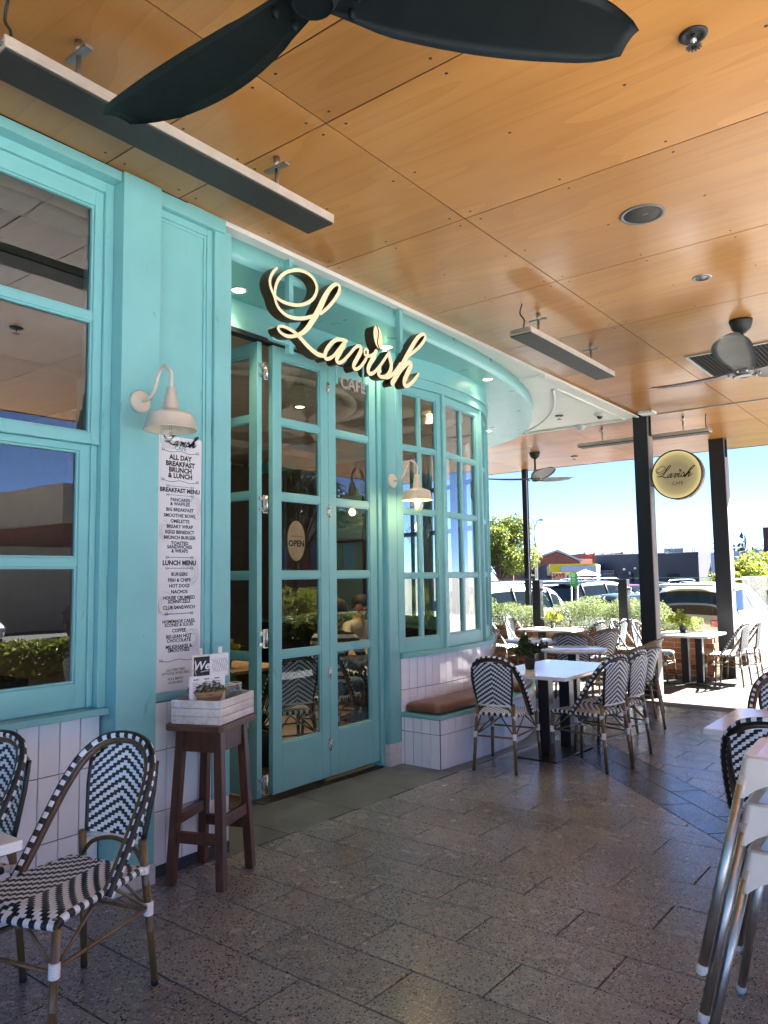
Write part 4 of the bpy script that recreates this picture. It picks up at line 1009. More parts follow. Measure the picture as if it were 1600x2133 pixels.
# menu board
mbd = thing('menu_board', 'tall narrow white menu board listing the all day breakfast and lunch dishes', 'menu board', (-3.4545, 2.592, 1.62))
MB().box(0, 0.006, -0.146, 0.146, -0.695, 0.692).build('board', BOARDW, mbd, 0.001)
def py2z(py): return 2.312-(py-907)*0.002573-1.62
T = []
for s, py, sz, bo in (('ALL DAY', 953, 0.0375, 0.0013), ('BREAKFAST', 967, 0.0375, 0.0013), ('BRUNCH', 980, 0.0375, 0.0013), ('& LUNCH', 992.5, 0.0375, 0.0013),
   ('BREAKFAST MENU', 1024, 0.0325, 0.0011), ('PANCAKES', 1044, 0.0262, 0.0004), ('& WAFFLES', 1053, 0.0262, 0.0004), ('BIG BREAKFAST', 1065.5, 0.0262, 0.0004), ('SMOOTHIE BOWL', 1078, 0.0262, 0.0004),
   ('OMELETTE', 1090, 0.0262, 0.0004), ('BREAKY WRAP', 1101.5, 0.0262, 0.0004), ('EGGS BENEDICT', 1113.5, 0.0262, 0.0004), ('BRUNCH BURGER', 1125, 0.0262, 0.0004), ('TOASTED', 1137, 0.0262, 0.0004), ('SANDWICHES', 1145, 0.0262, 0.0004), ('& WRAPS', 1153.5, 0.0262, 0.0004),
   ('LUNCH MENU', 1179, 0.0345, 0.0012), ('BURGERS', 1203, 0.0262, 0.0004), ('FISH & CHIPS', 1215.5, 0.0262, 0.0004), ('HOT DOGS', 1227.5, 0.0262, 0.0004), ('NACHOS', 1240, 0.0262, 0.0004), ('HOUSE CRUMBED', 1252.5, 0.0262, 0.0004), ('SCHNITZELS', 1260.5, 0.0262, 0.0004), ('CLUB SANDWICH', 1273, 0.0262, 0.0004),
   ('HOMEMADE CAKES,', 1302, 0.024, 0.0003), ('SCONES & SLICES', 1309.5, 0.024, 0.0003), ('COFFEE', 1321.5, 0.0262, 0.0004), ('BELGIAN HOT', 1333.5, 0.0262, 0.0004), ('CHOCOLATE', 1342, 0.0262, 0.0004), ('MILKSHAKES &', 1355, 0.0262, 0.0004), ('SMOOTHIES', 1362.5, 0.0262, 0.0004)):
    T.append((s, 0, py2z(py), sz, bo+0.0004, 0, 'CENTER'))
for s, py in (('GLUTEN FREE', 1402.5), ('OPTIONS AVAILABLE', 1409.5), ('FULL MENU', 1421), ('AVAILABLE', 1428.5)): T.append((s, -0.02, py2z(py), 0.0195, 0.0001, 0.22, 'CENTER'))
MF = frame_M((0.0072, 0, 0), (0, 1, 0), (0, 0, 1))
for it in T: text_mesh(MB(), [it], MF).build('menu_line', INK, mbd)
mb = MB(); s2 = 0.235/1.73; mb.M = frame_M((0.0070, -0.115-3.2*s2, py2z(918)-3.15*s2), (0, 1, 0), (0, 0, 1)) @ Matrix.Scale(s2, 4)
dz = 0.0
for k, p in SIGN.items(): stroke(mb, p, dz, dz, 1.5, 0, 0); dz += 0.003
mb.M = Matrix(); text_mesh(mb, [('CAFE', 0.0, py2z(932), 0.034, 0.0003, 0, 'CENTER')], MF)
link('logo_print', mb.mesh('logo_print', [INKT]), mbd)
mb = MB(); mb.M = MF
def rule(y, w, mbx, wig=0.0, d=0.0):
    stroke(mbx, [(-w, y+wig, 0.003), (-w*0.5, y-wig, 0.003), (0, y+wig, 0.003), (w*0.5, y-wig, 0.003), (w, y+wig, 0.003)], d, d, 1, 0, 0)
    for sg in (-1, 1):
        for k in (0.0, 0.012): stroke(mbx, [(sg*(w-k), y+wig+0.008, 0.0025), (sg*(w-k-0.008), y+wig, 0.0025), (sg*(w-k), y+wig-0.008, 0.0025)], d+0.0003, d+0.0003, 1, 0, 0)
for py in (1015, 1034, 1167, 1190, 1286): rule(py2z(py), 0.092, mb, 0.0, 0.0)
link('arrow_rule', mb.mesh('arrow_rule', [INKT]), mbd, kind='stuff')
mb = MB(); mb.M = MF
for py in (940, 1004, 1383): rule(py2z(py), 0.125, mb, 0.005, 0.0)
link('flourish', mb.mesh('flourish', [pm('brown_ink', (0.10, 0.07, 0.05), 0.6)]), mbd, kind='stuff')
mb = MB(); mb.M = MF
for (cx, cz, sc_) in ((0.10, py2z(1060), 0.06), (-0.10, py2z(1110), 0.05), (0.07, py2z(1200), 0.07), (-0.09, py2z(1265), 0.06), (0.09, py2z(1340), 0.05)):
    for q in range(3):
        a0 = random.uniform(0, 6); pts = []
        for k in range(7):
            a = a0+k*0.8; r = sc_*(0.5+0.2*q)*random.uniform(0.75, 1.1)
            pts.append((max(-0.14, min(0.14, cx+r*cos(a))), cz+r*1.3*sin(a), 0.0022))
        stroke(mb, pts, -0.0005-q*0.0001, -0.0005-q*0.0001, 1, 0, 0)
link('line_drawing', mb.mesh('line_drawing', [INKG]), mbd, kind='stuff')

# swan-neck wall lamps
def wall_lamp(label, x, y, z, lit):
    t = thing('wall_lamp', label, 'wall lamp', (x, y, z), 0, 'cream swan-neck lamps on the shopfront')
    mb = MB(); mb.M = Matrix.Rotation(radians(90), 4, 'Y')
    mb.lathe([(0.060, 0.001), (0.060, 0.012), (0.050, 0.018), (0.040, 0.019), (0.022, 0.026), (0.001, 0.028)], 28); mb.build('wall_plate', CREAM, t)
    e = 0.265
    mb = MB().tube(spline([(0.02, 0, 0), (0.08, 0, 0.004), (0.125, 0, 0.04), (0.15, 0, 0.10), (0.185, 0, 0.145), (0.225, 0, 0.145), (e, 0, 0.10), (e, 0, 0.03)], 6), 0.0095, 10); mb.build('swan_neck', CREAM, t)
    MB().lathe([(0.012, 0.035), (0.022, 0.03), (0.023, 0.0), (0.028, -0.003), (0.029, -0.03), (0.034, -0.034), (0.037, -0.075), (0.05, -0.085), (0.105, -0.105), (0.112, -0.118), (0.128, -0.180), (0.132, -0.182), (0.130, -0.185), (0.124, -0.181), (0.110, -0.121), (0.03, -0.095)], 32, (e, 0, 0)).build('shade', CREAM, t)
    MB().lathe([(0.030, -0.10), (0.046, -0.115), (0.052, -0.15), (0.050, -0.235), (0.040, -0.262), (0.018, -0.275), (0.001, -0.277)], 24, (e, 0, 0)).build('glass_jar', GLASSJ, t)
    mb = MB(); 
    mb.tube([(e, 0, -0.10), (e, 0, -0.135)], 0.012, 8); mb.build('lamp_holder', ALU, t)
    mb = MB().tube(spline([(e-0.010, 0, -0.135), (e-0.012, 0.004, -0.19), (e-0.003, -0.004, -0.205), (e+0.003, 0.004, -0.19), (e+0.010, 0, -0.205), (e+0.011, -0.003, -0.17), (e+0.008, 0, -0.135)], 4), 0.0022 if not lit else 0.0034, 6)
    mb.build('filament', BULB if lit else pm('dim_filament', (0.5, 0.3, 0.1), 0.4) if 'dim_filament' not in bpy.data.materials else bpy.data.materials['dim_filament'], t)
    if lit:
        MB().lathe([(0.012, -0.13), (0.024, -0.165), (0.022, -0.205), (0.001, -0.222)], 16, (e, 0, 0)).build('bulb', em('amber_bulb', (1.0, 0.62, 0.22), 2.2), t)
        li = bpy.data.lights.new('bulb_light', 'POINT'); li.energy = 0.35; li.color = (1.0, 0.66, 0.3); li.shadow_soft_size = 0.03
        lo = bpy.data.objects.new('bulb_light', li); COL.objects.link(lo); lo.parent = t; lo.location = (e, 0, -0.24)
wall_lamp('cream swan-neck wall lamp on the pillar, hanging in front of the menu board', -3.375, 2.277, 2.446, False)
wall_lamp('cream swan-neck wall lamp with glowing amber bulb, right of the cafe doors', -3.899, 5.118, 2.338, True)
# OPEN sign in the door pane
ops = thing('open_sign', 'oval wooden OPEN sign hanging inside the door pane', 'sign', (-4.006, 4.065, 1.80))
mb = MB(); mb.M = frame_M((0, 0, 0), (0, 1, 0), (0, 0, 1))
mb.prism([(0.092*cos(2*pi*k/40), 0.150*sin(2*pi*k/40)) for k in range(40)], 'z', -0.004, 0.004); mb.build('plaque', pm('pale_plywood_sign', (0.60, 0.42, 0.22), 0.6, var=0.12, scale=8), ops)
mb = text_mesh(MB(), [('OPEN', 0, -0.022, 0.064, 0.0022, 0, 'CENTER'), ('come in we are', 0, 0.035, 0.022, 0, 0.2, 'CENTER')], frame_M((0.0048, 0, 0), (0, 1, 0), (0, 0, 1))); mb.build('lettering', INK, ops)
MB().tube([(0, 0, 0.148), (0.004, 0, 0.30)], 0.0025, 5).build('string', BLACKM, ops)
MB().cbox((0.006, 0, 0.30), (0.014, 0.016, 0.03)).build('hook', ALU, ops)

# ================================================================== FURNITURE
def weave_grid(fn, nu, nv, white, thick=0.006):
    """woven cane: every strand crossing is a small raised cell; fn(u, v) -> point, u in -1..1, v in 0..1"""
    mb = MB()
    def nrm(u, v):
        e = 1e-3; a = Vector(fn(u+e, v))-Vector(fn(u-e, v)); b = Vector(fn(u, v+e))-Vector(fn(u, v-e)); n = a.cross(b); return n.normalized() if n.length > 0 else Vector((0, 0, 1))
    for i in range(nu):
        for j in range(nv):
            u0, u1, v0, v1 = -1+2*i/nu, -1+2*(i+1)/nu, j/nv, (j+1)/nv
            um, vm = (u0+u1)/2, (v0+v1)/2; n = nrm(um, vm); w = white(i, j)
            off = 0.0022 if w else 0.0012
            c = [Vector(fn(u0, v0)), Vector(fn(u1, v0)), Vector(fn(u1, v1)), Vector(fn(u0, v1))]
            m0, m1 = Vector(fn(um, v0)), Vector(fn(um, v1))
            for sg in (1, -1):
                d = n*sg*thick/2
                vs = [p+d for p in c]+[m0+d+n*sg*off, m1+d+n*sg*off]
                f = [(0, 4, 5, 3), (4, 1, 2, 5)]
                mb.add(vs, f if sg > 0 else [tuple(reversed(q)) for q in f], False, 0 if w else 1)
    return mb
NU, NV = 19, 37
def chev(nu, per=4):
    mid = (nu-1)/2
    return lambda i, j: ((j-int(abs(i-mid))) % per) < per/2
def back_pt(u, v):
    hw = 0.142+0.022*min(1, v*1.6)
    x = u*hw
    top = 0.872-1.9*abs(x)**2.0
    z = 0.525+(top-0.525)*v
    y = -0.252-0.15*(z-0.525)-0.016*(1-u*u)
    return (x, y, z)
def seat_pt(u, v):
    hw = 0.172+0.046*v-0.012*max(0, v-0.85)/0.15
    y = -0.205+0.445*v-0.02*u*u*v
    return (u*hw, y, 0.448-0.010*(1-u*u)*sin(pi*v)-0.022*max(0, v-0.86)/0.14*max(0, v-0.86)/0.14)
def seat_rim(mb):
    loop = [seat_pt(-1+2*i/18, 1.0) for i in range(19)]+[seat_pt(1, 1-i/20) for i in range(1, 21)]+[seat_pt(1-2*i/14, 0) for i in range(1, 15)]+[seat_pt(-1, i/20) for i in range(1, 20)]
    loop = [(x, y, z-0.006) for x, y, z in loop]; loop.append(loop[0])
    L = []
    for a, b in zip(loop[:-1], loop[1:]): L += [a, tuple((Vector(a)+Vector(b))/2)]
    L.append(loop[-1])
    mb.tube(L, 0.0145, 8, False, lambda i, k: 0 if (i//2) % 2 == 0 else 1)
def arch_pts(inset=0.0, dz=0.0, dy=0.0):
    P = [(0.226, 0.015, 0.430), (0.224, -0.05, 0.520), (0.219, -0.125, 0.630), (0.208, -0.195, 0.735), (0.180, -0.250, 0.820), (0.125, -0.290, 0.878), (0.065, -0.305, 0.900), (0, -0.309, 0.906)]
    P = [(x*(1-inset) if x else 0, y+dy, z-dz*(0.3+0.7*min(1, max(0, (z-0.43)/0.47)))) for x, y, z in P]
    return P+[(-x, y, z) for x, y, z in reversed(P[:-1])]
CH = 'bistro chairs with black and white chevron weave'
def leg_mesh(top, bot, r=0.0145, m=BAMB):
    a, b = Vector(top), Vector(bot); mb = MB()
    pts = [a.lerp(b, t) for t in (0, 0.30, 0.305, 0.31, 0.62, 0.625, 0.63, 0.965)]
    mb.tube(pts, [r*1.05, r*1.02, r*1.10, r*1.02, r, r*1.08, r*0.98, r*0.92], 10)
    mb.mat = 1; mb.tube([a.lerp(b, 0.965), b], [r*0.97, r*0.95], 10)
    return mb.mesh('leg', [m, BLACKM])
def make_chair(m_leg, m_arch):
    t = thing('bistro_chair', '', 'chair', (0, 0, 0))
    sb = weave_grid(seat_pt, 27, 30, lambda i, j: ((j-abs(i-13)) % 4) < 2, 0.012); seat_rim(sb)
    link('seat', sb.mesh('seat', [WEAVEW, WEAVEB]), t)
    bb = weave_grid(back_pt, NU, NV, lambda i, j: ((NV-j-abs(i-9)) % 4) < 2, 0.008)
    link('backrest', bb.mesh('backrest', [WEAVEW, WEAVEB]), t)
    for sg in (-1, 1):
        bp = MB().tube([back_pt(sg*1.0, v/8) for v in range(9)], 0.0105, 7, True)
        link('side_binding', bp.mesh('side_binding', [WEAVEB]), t)
    bw = MB().tube([back_pt(-1, 0.0), back_pt(0, -0.004), back_pt(1, 0.0)], 0.0115, 8)
    link('lower_binding', bw.mesh('lower_binding', [WRAP]), t)
    ap = spline(arch_pts(), 12)
    L = []; last = None
    for p in ap:
        if last is None or (p-last).length > 0.0085: L.append(p); last = p
    ck = MB().tube(L, 0.0165, 10, True, lambda i, k: 0 if ((i//2) % 2 == 0) == ((k//2) % 2 == 0) and (k//2) % 5 in (0, 1, 3) else 1)
    link('arch_binding', ck.mesh('arch_binding', [WEAVEW, WEAVEB]), t)
    fr = MB().tube(spline(arch_pts(0.10, 0.020, 0.004), 8), 0.0125, 10); link('back_frame', fr.mesh('back_frame', [m_arch]), t)
    for sg in (-1, 1):
        link('leg', leg_mesh((sg*0.196, 0.205, 0.440), (sg*0.214, 0.240, 0), m=m_leg), t)
        link('leg', leg_mesh((sg*0.150, -0.236, 0.54), (sg*0.178, -0.285, 0), m=m_leg), t)
    hb = MB().tube(spline([(-0.148, -0.240, 0.455), (-0.10, -0.243, 0.505), (0, -0.246, 0.527), (0.10, -0.243, 0.505), (0.148, -0.240, 0.455)], 5), 0.0085, 8); link('hoop', hb.mesh('hoop', [m_arch]), t)
    for a, b in (((0.200, 0.212, 0.285), (0.164, -0.258, 0.285)), ((-0.200, 0.212, 0.285), (-0.164, -0.258, 0.285)), ((-0.204, 0.218, 0.275), (0.204, 0.218, 0.275)), ((-0.166, -0.26, 0.275), (0.166, -0.26, 0.275))):
        link('stretcher', MB().tube([a, b], 0.0078, 8).mesh('stretcher', [m_leg]), t)
    for sg in (-1, 1):
        for (a, b) in (((sg*0.202, 0.205, 0.290), (sg*0.19, 0.03, 0.432)), ((sg*0.168, -0.25, 0.290), (sg*0.185, -0.06, 0.432)), ((sg*0.195, 0.216, 0.290), (sg*0.03, 0.212, 0.432)), ((sg*0.160, -0.258, 0.290), (sg*0.03, -0.20, 0.432))):
            link('brace', MB().tube([a, b], 0.0062, 7).mesh('brace', [m_leg]), t)
    for (x, y, z, h) in ((0.2035, 0.219, 0.285, 0.05), (-0.2035, 0.219, 0.285, 0.05), (0.1655, -0.2585, 0.285, 0.05), (-0.1655, -0.2585, 0.285, 0.05), (0.157, -0.242, 0.43, 0.03), (-0.157, -0.242, 0.43, 0.03)):
        mb = MB(); n = 6
        prof = []
        for k in range(n): prof += [(0.0165, -h/2+h*k/n+0.0004), (0.0195, -h/2+h*(k+0.5)/n), (0.0165, -h/2+h*(k+1)/n-0.0004)]
        mb.lathe(prof, 12, (x, y, z)); link('white_binding', mb.mesh('white_binding', [WRAP]), t)
    return t
CHAIRS = []
def put_chair(proto, first, x, y, fwd, label, group=CH):
    rz = atan2(fwd[1], fwd[0])-pi/2
    return place(proto, first, (x, y, fz(y)), rz, label, group)
ch = make_chair(BAMB, BAMBD); register(ch)
spots = [(-2.647, 1.498, (0.24, -0.97), 'bistro chair nearest the camera, in front of the turquoise pillar'),
 (-3.10, 1.22, (0.16, -0.98), 'bistro chair cut off by the left edge, against the white tiles'),
 (-3.17, 5.68, (-0.16, 0.987), 'bistro chair with its back to the camera beside the brown bench cushion'),
 (-2.63, 6.115, (-0.975, 0.22), 'bistro chair at the near right corner of the square table, facing the bench'),
 (-2.655, 6.645, (-0.995, 0.10), 'bistro chair at the far right of the square table, half hidden by its neighbour'),
 (-0.76, 3.92, (-0.06, 0.99), 'bistro chair at right with its back to the camera, behind the stacked stools'),
 (-0.98, 5.25, (0.12, -0.99), 'bistro chair cut by the right edge, beyond the white table'),
 (-6.52, 11.55, (1, 0.05), 'sunlit bistro chair left of the planter table, nearer the shopfront'),
 (-6.33, 12.10, (1, 0.0), 'sunlit bistro chair left of the planter table, nearer the hedge'),
 (-4.95, 11.45, (-0.97, 0.10), 'bistro chair right of the planter table, nearer the camera'),
 (-4.83, 12.05, (-0.98, -0.05), 'bistro chair right of the planter table, closest to the brick planter'),
 (-4.40, 12.05, (1, 0.04), 'sunlit bistro chair with its back to the planter table, left of the corner post'),
 (-3.98, 11.85, (1, 0.0), 'bistro chair seen between the corner post and the black table column'),
 (-2.98, 11.95, (-0.99, 0.08), 'sunlit bistro chair right of the far table, nearer the camera'),
 (-2.90, 12.42, (-0.99, -0.02), 'sunlit bistro chair right of the far table, beside the glass screen')]
for i, (x, y, f, lab) in enumerate(spots): put_chair(ch, i == 0, x, y, f, lab)

def make_armchair():
    t = thing('cane_armchair', '', 'armchair', (0, 0, 0))
    def bp(u, v):
        a = u*1.0; x = 0.215*sin(a)/sin(1.0); z = 0.50+0.325*v-0.03*u*u*v
        return (x, -0.255+0.11*(1-cos(a))/(1-cos(1.0))-0.10*v, z)
    def sp(u, v): return (u*(0.20+0.03*v), -0.21+0.44*v, 0.445-0.008*(1-u*u)*sin(pi*v))
    sb = weave_grid(sp, 27, 30, lambda i, j: ((j-abs(i-13)) % 4) < 2, 0.016); link('seat', sb.mesh('seat', [WEAVEW, WEAVEB]), t)
    bb = weave_grid(bp, 25, 34, lambda i, j: ((34-j-abs(i-12)) % 4) < 2, 0.008); link('backrest', bb.mesh('backrest', [WEAVEW, WEAVEB]), t)
    def rail(dz, k): 
        P = [(0.262, 0.225, 0.600), (0.270, 0.12, 0.645), (0.272, 0.0, 0.685), (0.268, -0.12, 0.735), (0.245, -0.22, 0.79), (0.185, -0.305, 0.832), (0.10, -0.348, 0.850), (0, -0.360, 0.855)]
        P = [(x*k, y*k, z+dz) for x, y, z in P]; return P+[(-x, y, z) for x, y, z in reversed(P[:-1])]
    link('arm_rail', MB().tube(spline(rail(0, 1.0), 6), 0.0165, 10).mesh('arm_rail', [BAMBL]), t)
    link('inner_rail', MB().tube(spline(rail(-0.026, 0.965), 6), 0.0115, 8).mesh('inner_rail', [BAMBL]), t)
    for sg in (-1, 1):
        link('leg', MB().tube(spline([(sg*0.262, 0.225, 0.600), (sg*0.262, 0.262, 0.54), (sg*0.240, 0.240, 0.44), (sg*0.236, 0.238, 0.0)], 5), 0.0150, 10).mesh('leg', [BAMBL]), t)
        link('leg', leg_mesh((sg*0.190, -0.235, 0.50), (sg*0.205, -0.31, 0), m=BAMBL), t)
        link('side_post', MB().tube([(sg*0.218, -0.145, 0.44), (sg*0.240, -0.225, 0.78)], 0.0125, 8).mesh('side_post', [BAMBL]), t)
        link('binding', MB().tube([(sg*0.270, -0.02, 0.690), (sg*0.269, -0.09, 0.722)], 0.023, 10).mesh('binding', [WEAVEB]), t)
        link('stretcher', MB().tube([(sg*0.237, 0.236, 0.25), (sg*0.198, -0.27, 0.25)], 0.008, 8).mesh('stretcher', [BAMBL]), t)
        link('seat_rail', MB().tube([(sg*0.238, 0.235, 0.435), (sg*0.205, -0.22, 0.435)], 0.0125, 8).mesh('seat_rail', [BAMBL]), t)
    link('stretcher', MB().tube([(-0.236, 0.238, 0.24), (0.236, 0.238, 0.24)], 0.008, 8).mesh('stretcher', [BAMBL]), t)
    return t
ac = make_armchair(); register(ac)
AG = 'cane armchairs round the small tables'
for i, (x, y, f, lab) in enumerate([(-2.98, 7.92, (-0.93, 0.36), 'cane armchair right behind the square table, its arm reaching towards the round table'),
   (-3.22, 8.72, (-0.96, -0.10), 'cane armchair at the far right of the round table, next to the corner post'),
   (-4.28, 9.62, (-0.15, 0.98), 'cane armchair beyond the round table, chevron back to the camera'),
   (-4.35, 10.4, (-0.9, 0.43), 'cane armchair whose arm shows left of the corner post, in front of the planter'),
   (-5.72, 9.40, (-0.95, 0.25), 'sunlit cane armchair just right of the bay window, seat towards the shopfront')]):
    put_chair(ac, i == 0, x, y, f, lab, AG)

def table(label, x, y, w, d, H, cols, plate, rz=0.0, name='cafe_table', th=0.032):
    t = thing(name, label, 'table', (x, y, fz(y)), rz)
    MB().box(-w/2, w/2, -d/2, d/2, H-th, H).build('tabletop', TOPW, t, 0.006, 3)
    for cx, cy in cols: MB().box(cx-0.05, cx+0.05, cy-0.05, cy+0.05, 0.0165, H-th-0.006).build('column', BLACK, t, 0.004)
    mb = MB().box(plate[0], plate[1], plate[2], plate[3], 0.004, 0.016); mb.build('base_plate', BLACK, t, 0.003)
    MB().box(plate[0]*0.9, plate[1]*0.9, plate[2]*0.9, plate[3]*0.9, H-th-0.006, H-th-0.0005).build('top_plate', BLACK, t)
    return t
table('square white table with two black columns in front of the bench', -3.035, 6.36, 0.74, 1.18, 0.742, [(-0.0, -0.20), (-0.0, 0.22)], (-0.21, 0.18, -0.40, 0.38))
table('white table at the right edge behind the stacked stools', -0.82, 4.58, 0.72, 0.76, 0.742, [(0, -0.1), (0, 0.1)], (-0.2, 0.2, -0.25, 0.25))
table('sunlit white table along the planter with a plant near its far edge', -5.62, 11.75, 0.95, 0.70, 0.742, [(-0.2, 0), (0.2, 0)], (-0.38, 0.38, -0.2, 0.2))
table('sunlit white table between the two roof posts with a plant on it', -3.45, 11.75, 0.84, 0.98, 0.742, [(-0.06, 0.05), (0.13, 0.10)], (-0.36, 0.30, -0.12, 0.28))
table('white table corner in the bottom left, in front of the nearest chairs', -2.82, 0.80, 0.94, 0.80, 0.735, [(0, 0)], (-0.2, 0.2, -0.2, 0.2))
def round_table(label, x, y, r):
    t = thing('round_table', label, 'table', (x, y, fz(y)), 0, 'round white tables near the bay')
    MB().lathe([(0.001, 0.708), (r-0.012, 0.708), (r, 0.716), (r, 0.738), (r-0.008, 0.742), (0.001, 0.742)], 48).build('tabletop', TOPW, t)
    MB().box(-0.05, 0.05, -0.05, 0.05, 0.0165, 0.7075).build('column', BLACK, t, 0.004)
    MB().box(-0.21, 0.21, -0.21, 0.21, 0.004, 0.016).build('base_plate', BLACK, t, 0.003)
round_table('round white table beyond the square table', -3.76, 8.38, 0.385)
round_table('round white table nearest the bay window, seen edge on', -4.78, 9.35, 0.36)

# bench cushions
def cushion(label, i0, i1):
    o_ = offset_path(be, -0.015)[i0:i1]; n_ = len(o_)
    ii = [(Vector(inn[i0+k])+(Vector(be[i0+k])-Vector(inn[i0+k])).normalized()*0.012) for k in range(n_)]
    mb = MB(); vs = []
    prof = [(0.0, 0.0), (-0.005, 0.02), (0.0, 0.05), (0.03, 0.075), (0.12, 0.086), (0.5, 0.092), (0.88, 0.086), (0.97, 0.075), (1.0, 0.05), (1.005, 0.02), (1.0, 0.0)]
    K = len(prof)
    for k in range(n_):
        e = min(k, n_-1-k); sc_ = 1-0.10*(1 if e == 0 else 0); 
        a, b = Vector(o_[k]), ii[k]
        for s, z in prof:
            p = a.lerp(b, min(1, max(0, 0.5+(s-0.5)*(1 if e else 0.97)))); 
            w = 0.003*sin(k*3.1+s*9)+0.002*sin(k*1.7-s*5)
            vs.append((p.x, p.y, 0.3855+z*(0.72 if e == 0 else 1)+(w if 0.1 < s < 0.9 else 0)))
    fs = [(k*K+j, k*K+j+1, (k+1)*K+j+1, (k+1)*K+j) for k in range(n_-1) for j in range(K-1)]+[tuple(reversed(range(K))), tuple((n_-1)*K+j for j in range(K))]
    fs += [(k*K, (k+1)*K, (k+1)*K+K-1, k*K+K-1) for k in range(n_-1)]
    mb.add(vs, fs, True)
    o = mb.build('seat_cushion', LEATH); sd = o.modifiers.new('soft', 'SUBSURF'); sd.levels = sd.render_levels = 1
    tag(o, label, 'cushion', 'tan leather cushions on the bench')
cushion('tan leather bench cushion at the near end of the bench', 0, 20)
cushion('tan leather bench cushion farther round the curve, behind the square table', 20, 38)

# small potted plants on tables
def potted(label, x, y, z, m, r, h, n, size, cat='plant'):
    t = thing('potted_plant', label, cat, (x, y, z), 0, 'small potted plants on the tables')
    MB().lathe([(0.001, 0.002), (0.038, 0.002), (0.050, 0.085), (0.053, 0.086), (0.053, 0.098), (0.046, 0.098), (0.045, 0.085)], 20).build('pot', POT, t)
    MB().lathe([(0.001, 0.086), (0.044, 0.084)], 14).build('soil', SOIL, t)
    st = MB(); tips = []
    for k in range(14):
        a = random.uniform(0, 2*pi); q = random.uniform(0.2, 1); tip = Vector((r*q*cos(a), r*q*sin(a), 0.10+h*random.uniform(0.4, 1)*(1.1-0.5*q)))
        st.tube(spline([(0.01*cos(a), 0.01*sin(a), 0.085), (tip.x*0.4, tip.y*0.4, tip.z*0.7), tuple(tip)], 3), 0.002, 5); tips.append(tip)
    st.build('stem', BARK, t, kind='stuff')
    def fn():
        tp_ = random.choice(tips); k = random.uniform(0.55, 1.08)
        return (tp_.x*k+random.gauss(0, r*0.13), tp_.y*k+random.gauss(0, r*0.13), 0.09+(tp_.z-0.09)*k+random.gauss(0, r*0.13))
    leaves(MB(), n, fn, size, 0.2, 0.7).build('foliage', m, t, kind='stuff')
potted('small dark green potted plant on the square table', -3.17, 6.14, fz(6.36)+0.742, LEAFD, 0.14, 0.21, 700, (0.022, 0.045))
potted('yellow-green potted plant on the planter table', -5.72, 11.95, fz(11.75)+0.742, LEAFY, 0.17, 0.24, 420, (0.03, 0.06))
potted('yellow-green potted plant on the table between the posts', -3.55, 11.85, fz(11.75)+0.742, LEAFY, 0.21, 0.21, 520, (0.03, 0.06))

# wooden bar stool with crate
ST = thing('bar_stool', 'dark stained timber bar stool with splayed legs, carrying a white crate', 'stool', (-3.22, 2.64, fz(2.64)), radians(22))
mb = MB()
pts = []
for sx, sy in ((1, 1), (-1, 1), (-1, -1), (1, -1)):
    for k in range(6): a = (0 if (sx, sy) == (1, 1) else pi/2 if (sx, sy) == (-1, 1) else pi if (sx, sy) == (-1, -1) else 1.5*pi)+k*pi/10; pts.append((sx*(0.165-0.03)+0.03*cos(a), sy*(0.205-0.03)+0.03*sin(a)))
mb.prism(pts, 'z', 0.768, 0.80); mb.build('seat', STOOLT, ST, 0.005)
legs = {}
for sx in (-1, 1):
    for sy in (-1, 1):
        a, b = Vector((sx*0.105, sy*0.125, 0.767)), Vector((sx*0.142, sy*0.160, 0.0)); legs[(sx, sy)] = (a, b)
        MB().bar(a, b, 0.044, 0.044, (0, 1, 0)).build('leg', STOOLW, ST, 0.003)
def lp(k, z): a, b = legs[k]; return a.lerp(b, (0.767-z)/0.767)
for k1, k2, z, h in (((-1, -1), (1, -1), 0.705, 0.10), ((-1, 1), (1, 1), 0.705, 0.10), ((-1, -1), (-1, 1), 0.705, 0.10), ((1, -1), (1, 1), 0.705, 0.10)):
    p, q = lp(k1, z), lp(k2, z); d = (q-p).normalized()*0.023
    MB().bar(p+d, q-d, 0.02, h).build('apron', STOOLW, ST, 0.002)
for k1, k2, z in (((-1, -1), (1, -1), 0.235), ((-1, 1), (1, 1), 0.235), ((-1, -1), (-1, 1), 0.315), ((1, -1), (1, 1), 0.315)):
    p, q = lp(k1, z), lp(k2, z); d = (q-p).normalized()*0.023
    MB().bar(p+d, q-d, 0.026, 0.055).build('stretcher', STOOLW, ST, 0.003)
zt = fz(2.64)+0.801
CR = thing('crate', 'whitewashed timber crate standing on the dark bar stool', 'crate', (-3.215, 2.645, zt), radians(22))
cw, cd = 0.265, 0.37
for i, z in enumerate((0.001, 0.041, 0.081)):
    for sx in (-1, 1): MB().box(sx*cw/2-0.005, sx*cw/2+0.005, -cd/2+0.0055, cd/2-0.0055, z, z+0.038).build('slat', CRATE, CR, 0.0015)
    for sy in (-1, 1): MB().box(-cw/2-0.006, cw/2+0.006, sy*cd/2-0.005, sy*cd/2+0.005, z, z+0.038).build('slat', CRATE, CR, 0.0015)
MB().box(-cw/2+0.006, cw/2-0.006, -cd/2+0.006, cd/2-0.006, 0.001, 0.012).build('base_board', CRATE, CR)
def on_crate(name, label, cat, lx, ly, lz, rz=0, group=None):
    a = radians(22); return thing(name, label, cat, (-3.215+lx*cos(a)-ly*sin(a), 2.645+lx*sin(a)+ly*cos(a), zt+lz), radians(22)+rz, group)
ms = on_crate('menu_stand', 'small menu holder with a chalkboard strip and line drawings, standing in the crate', 'menu holder', 0.005, -0.05, 0.013, radians(-22+80))
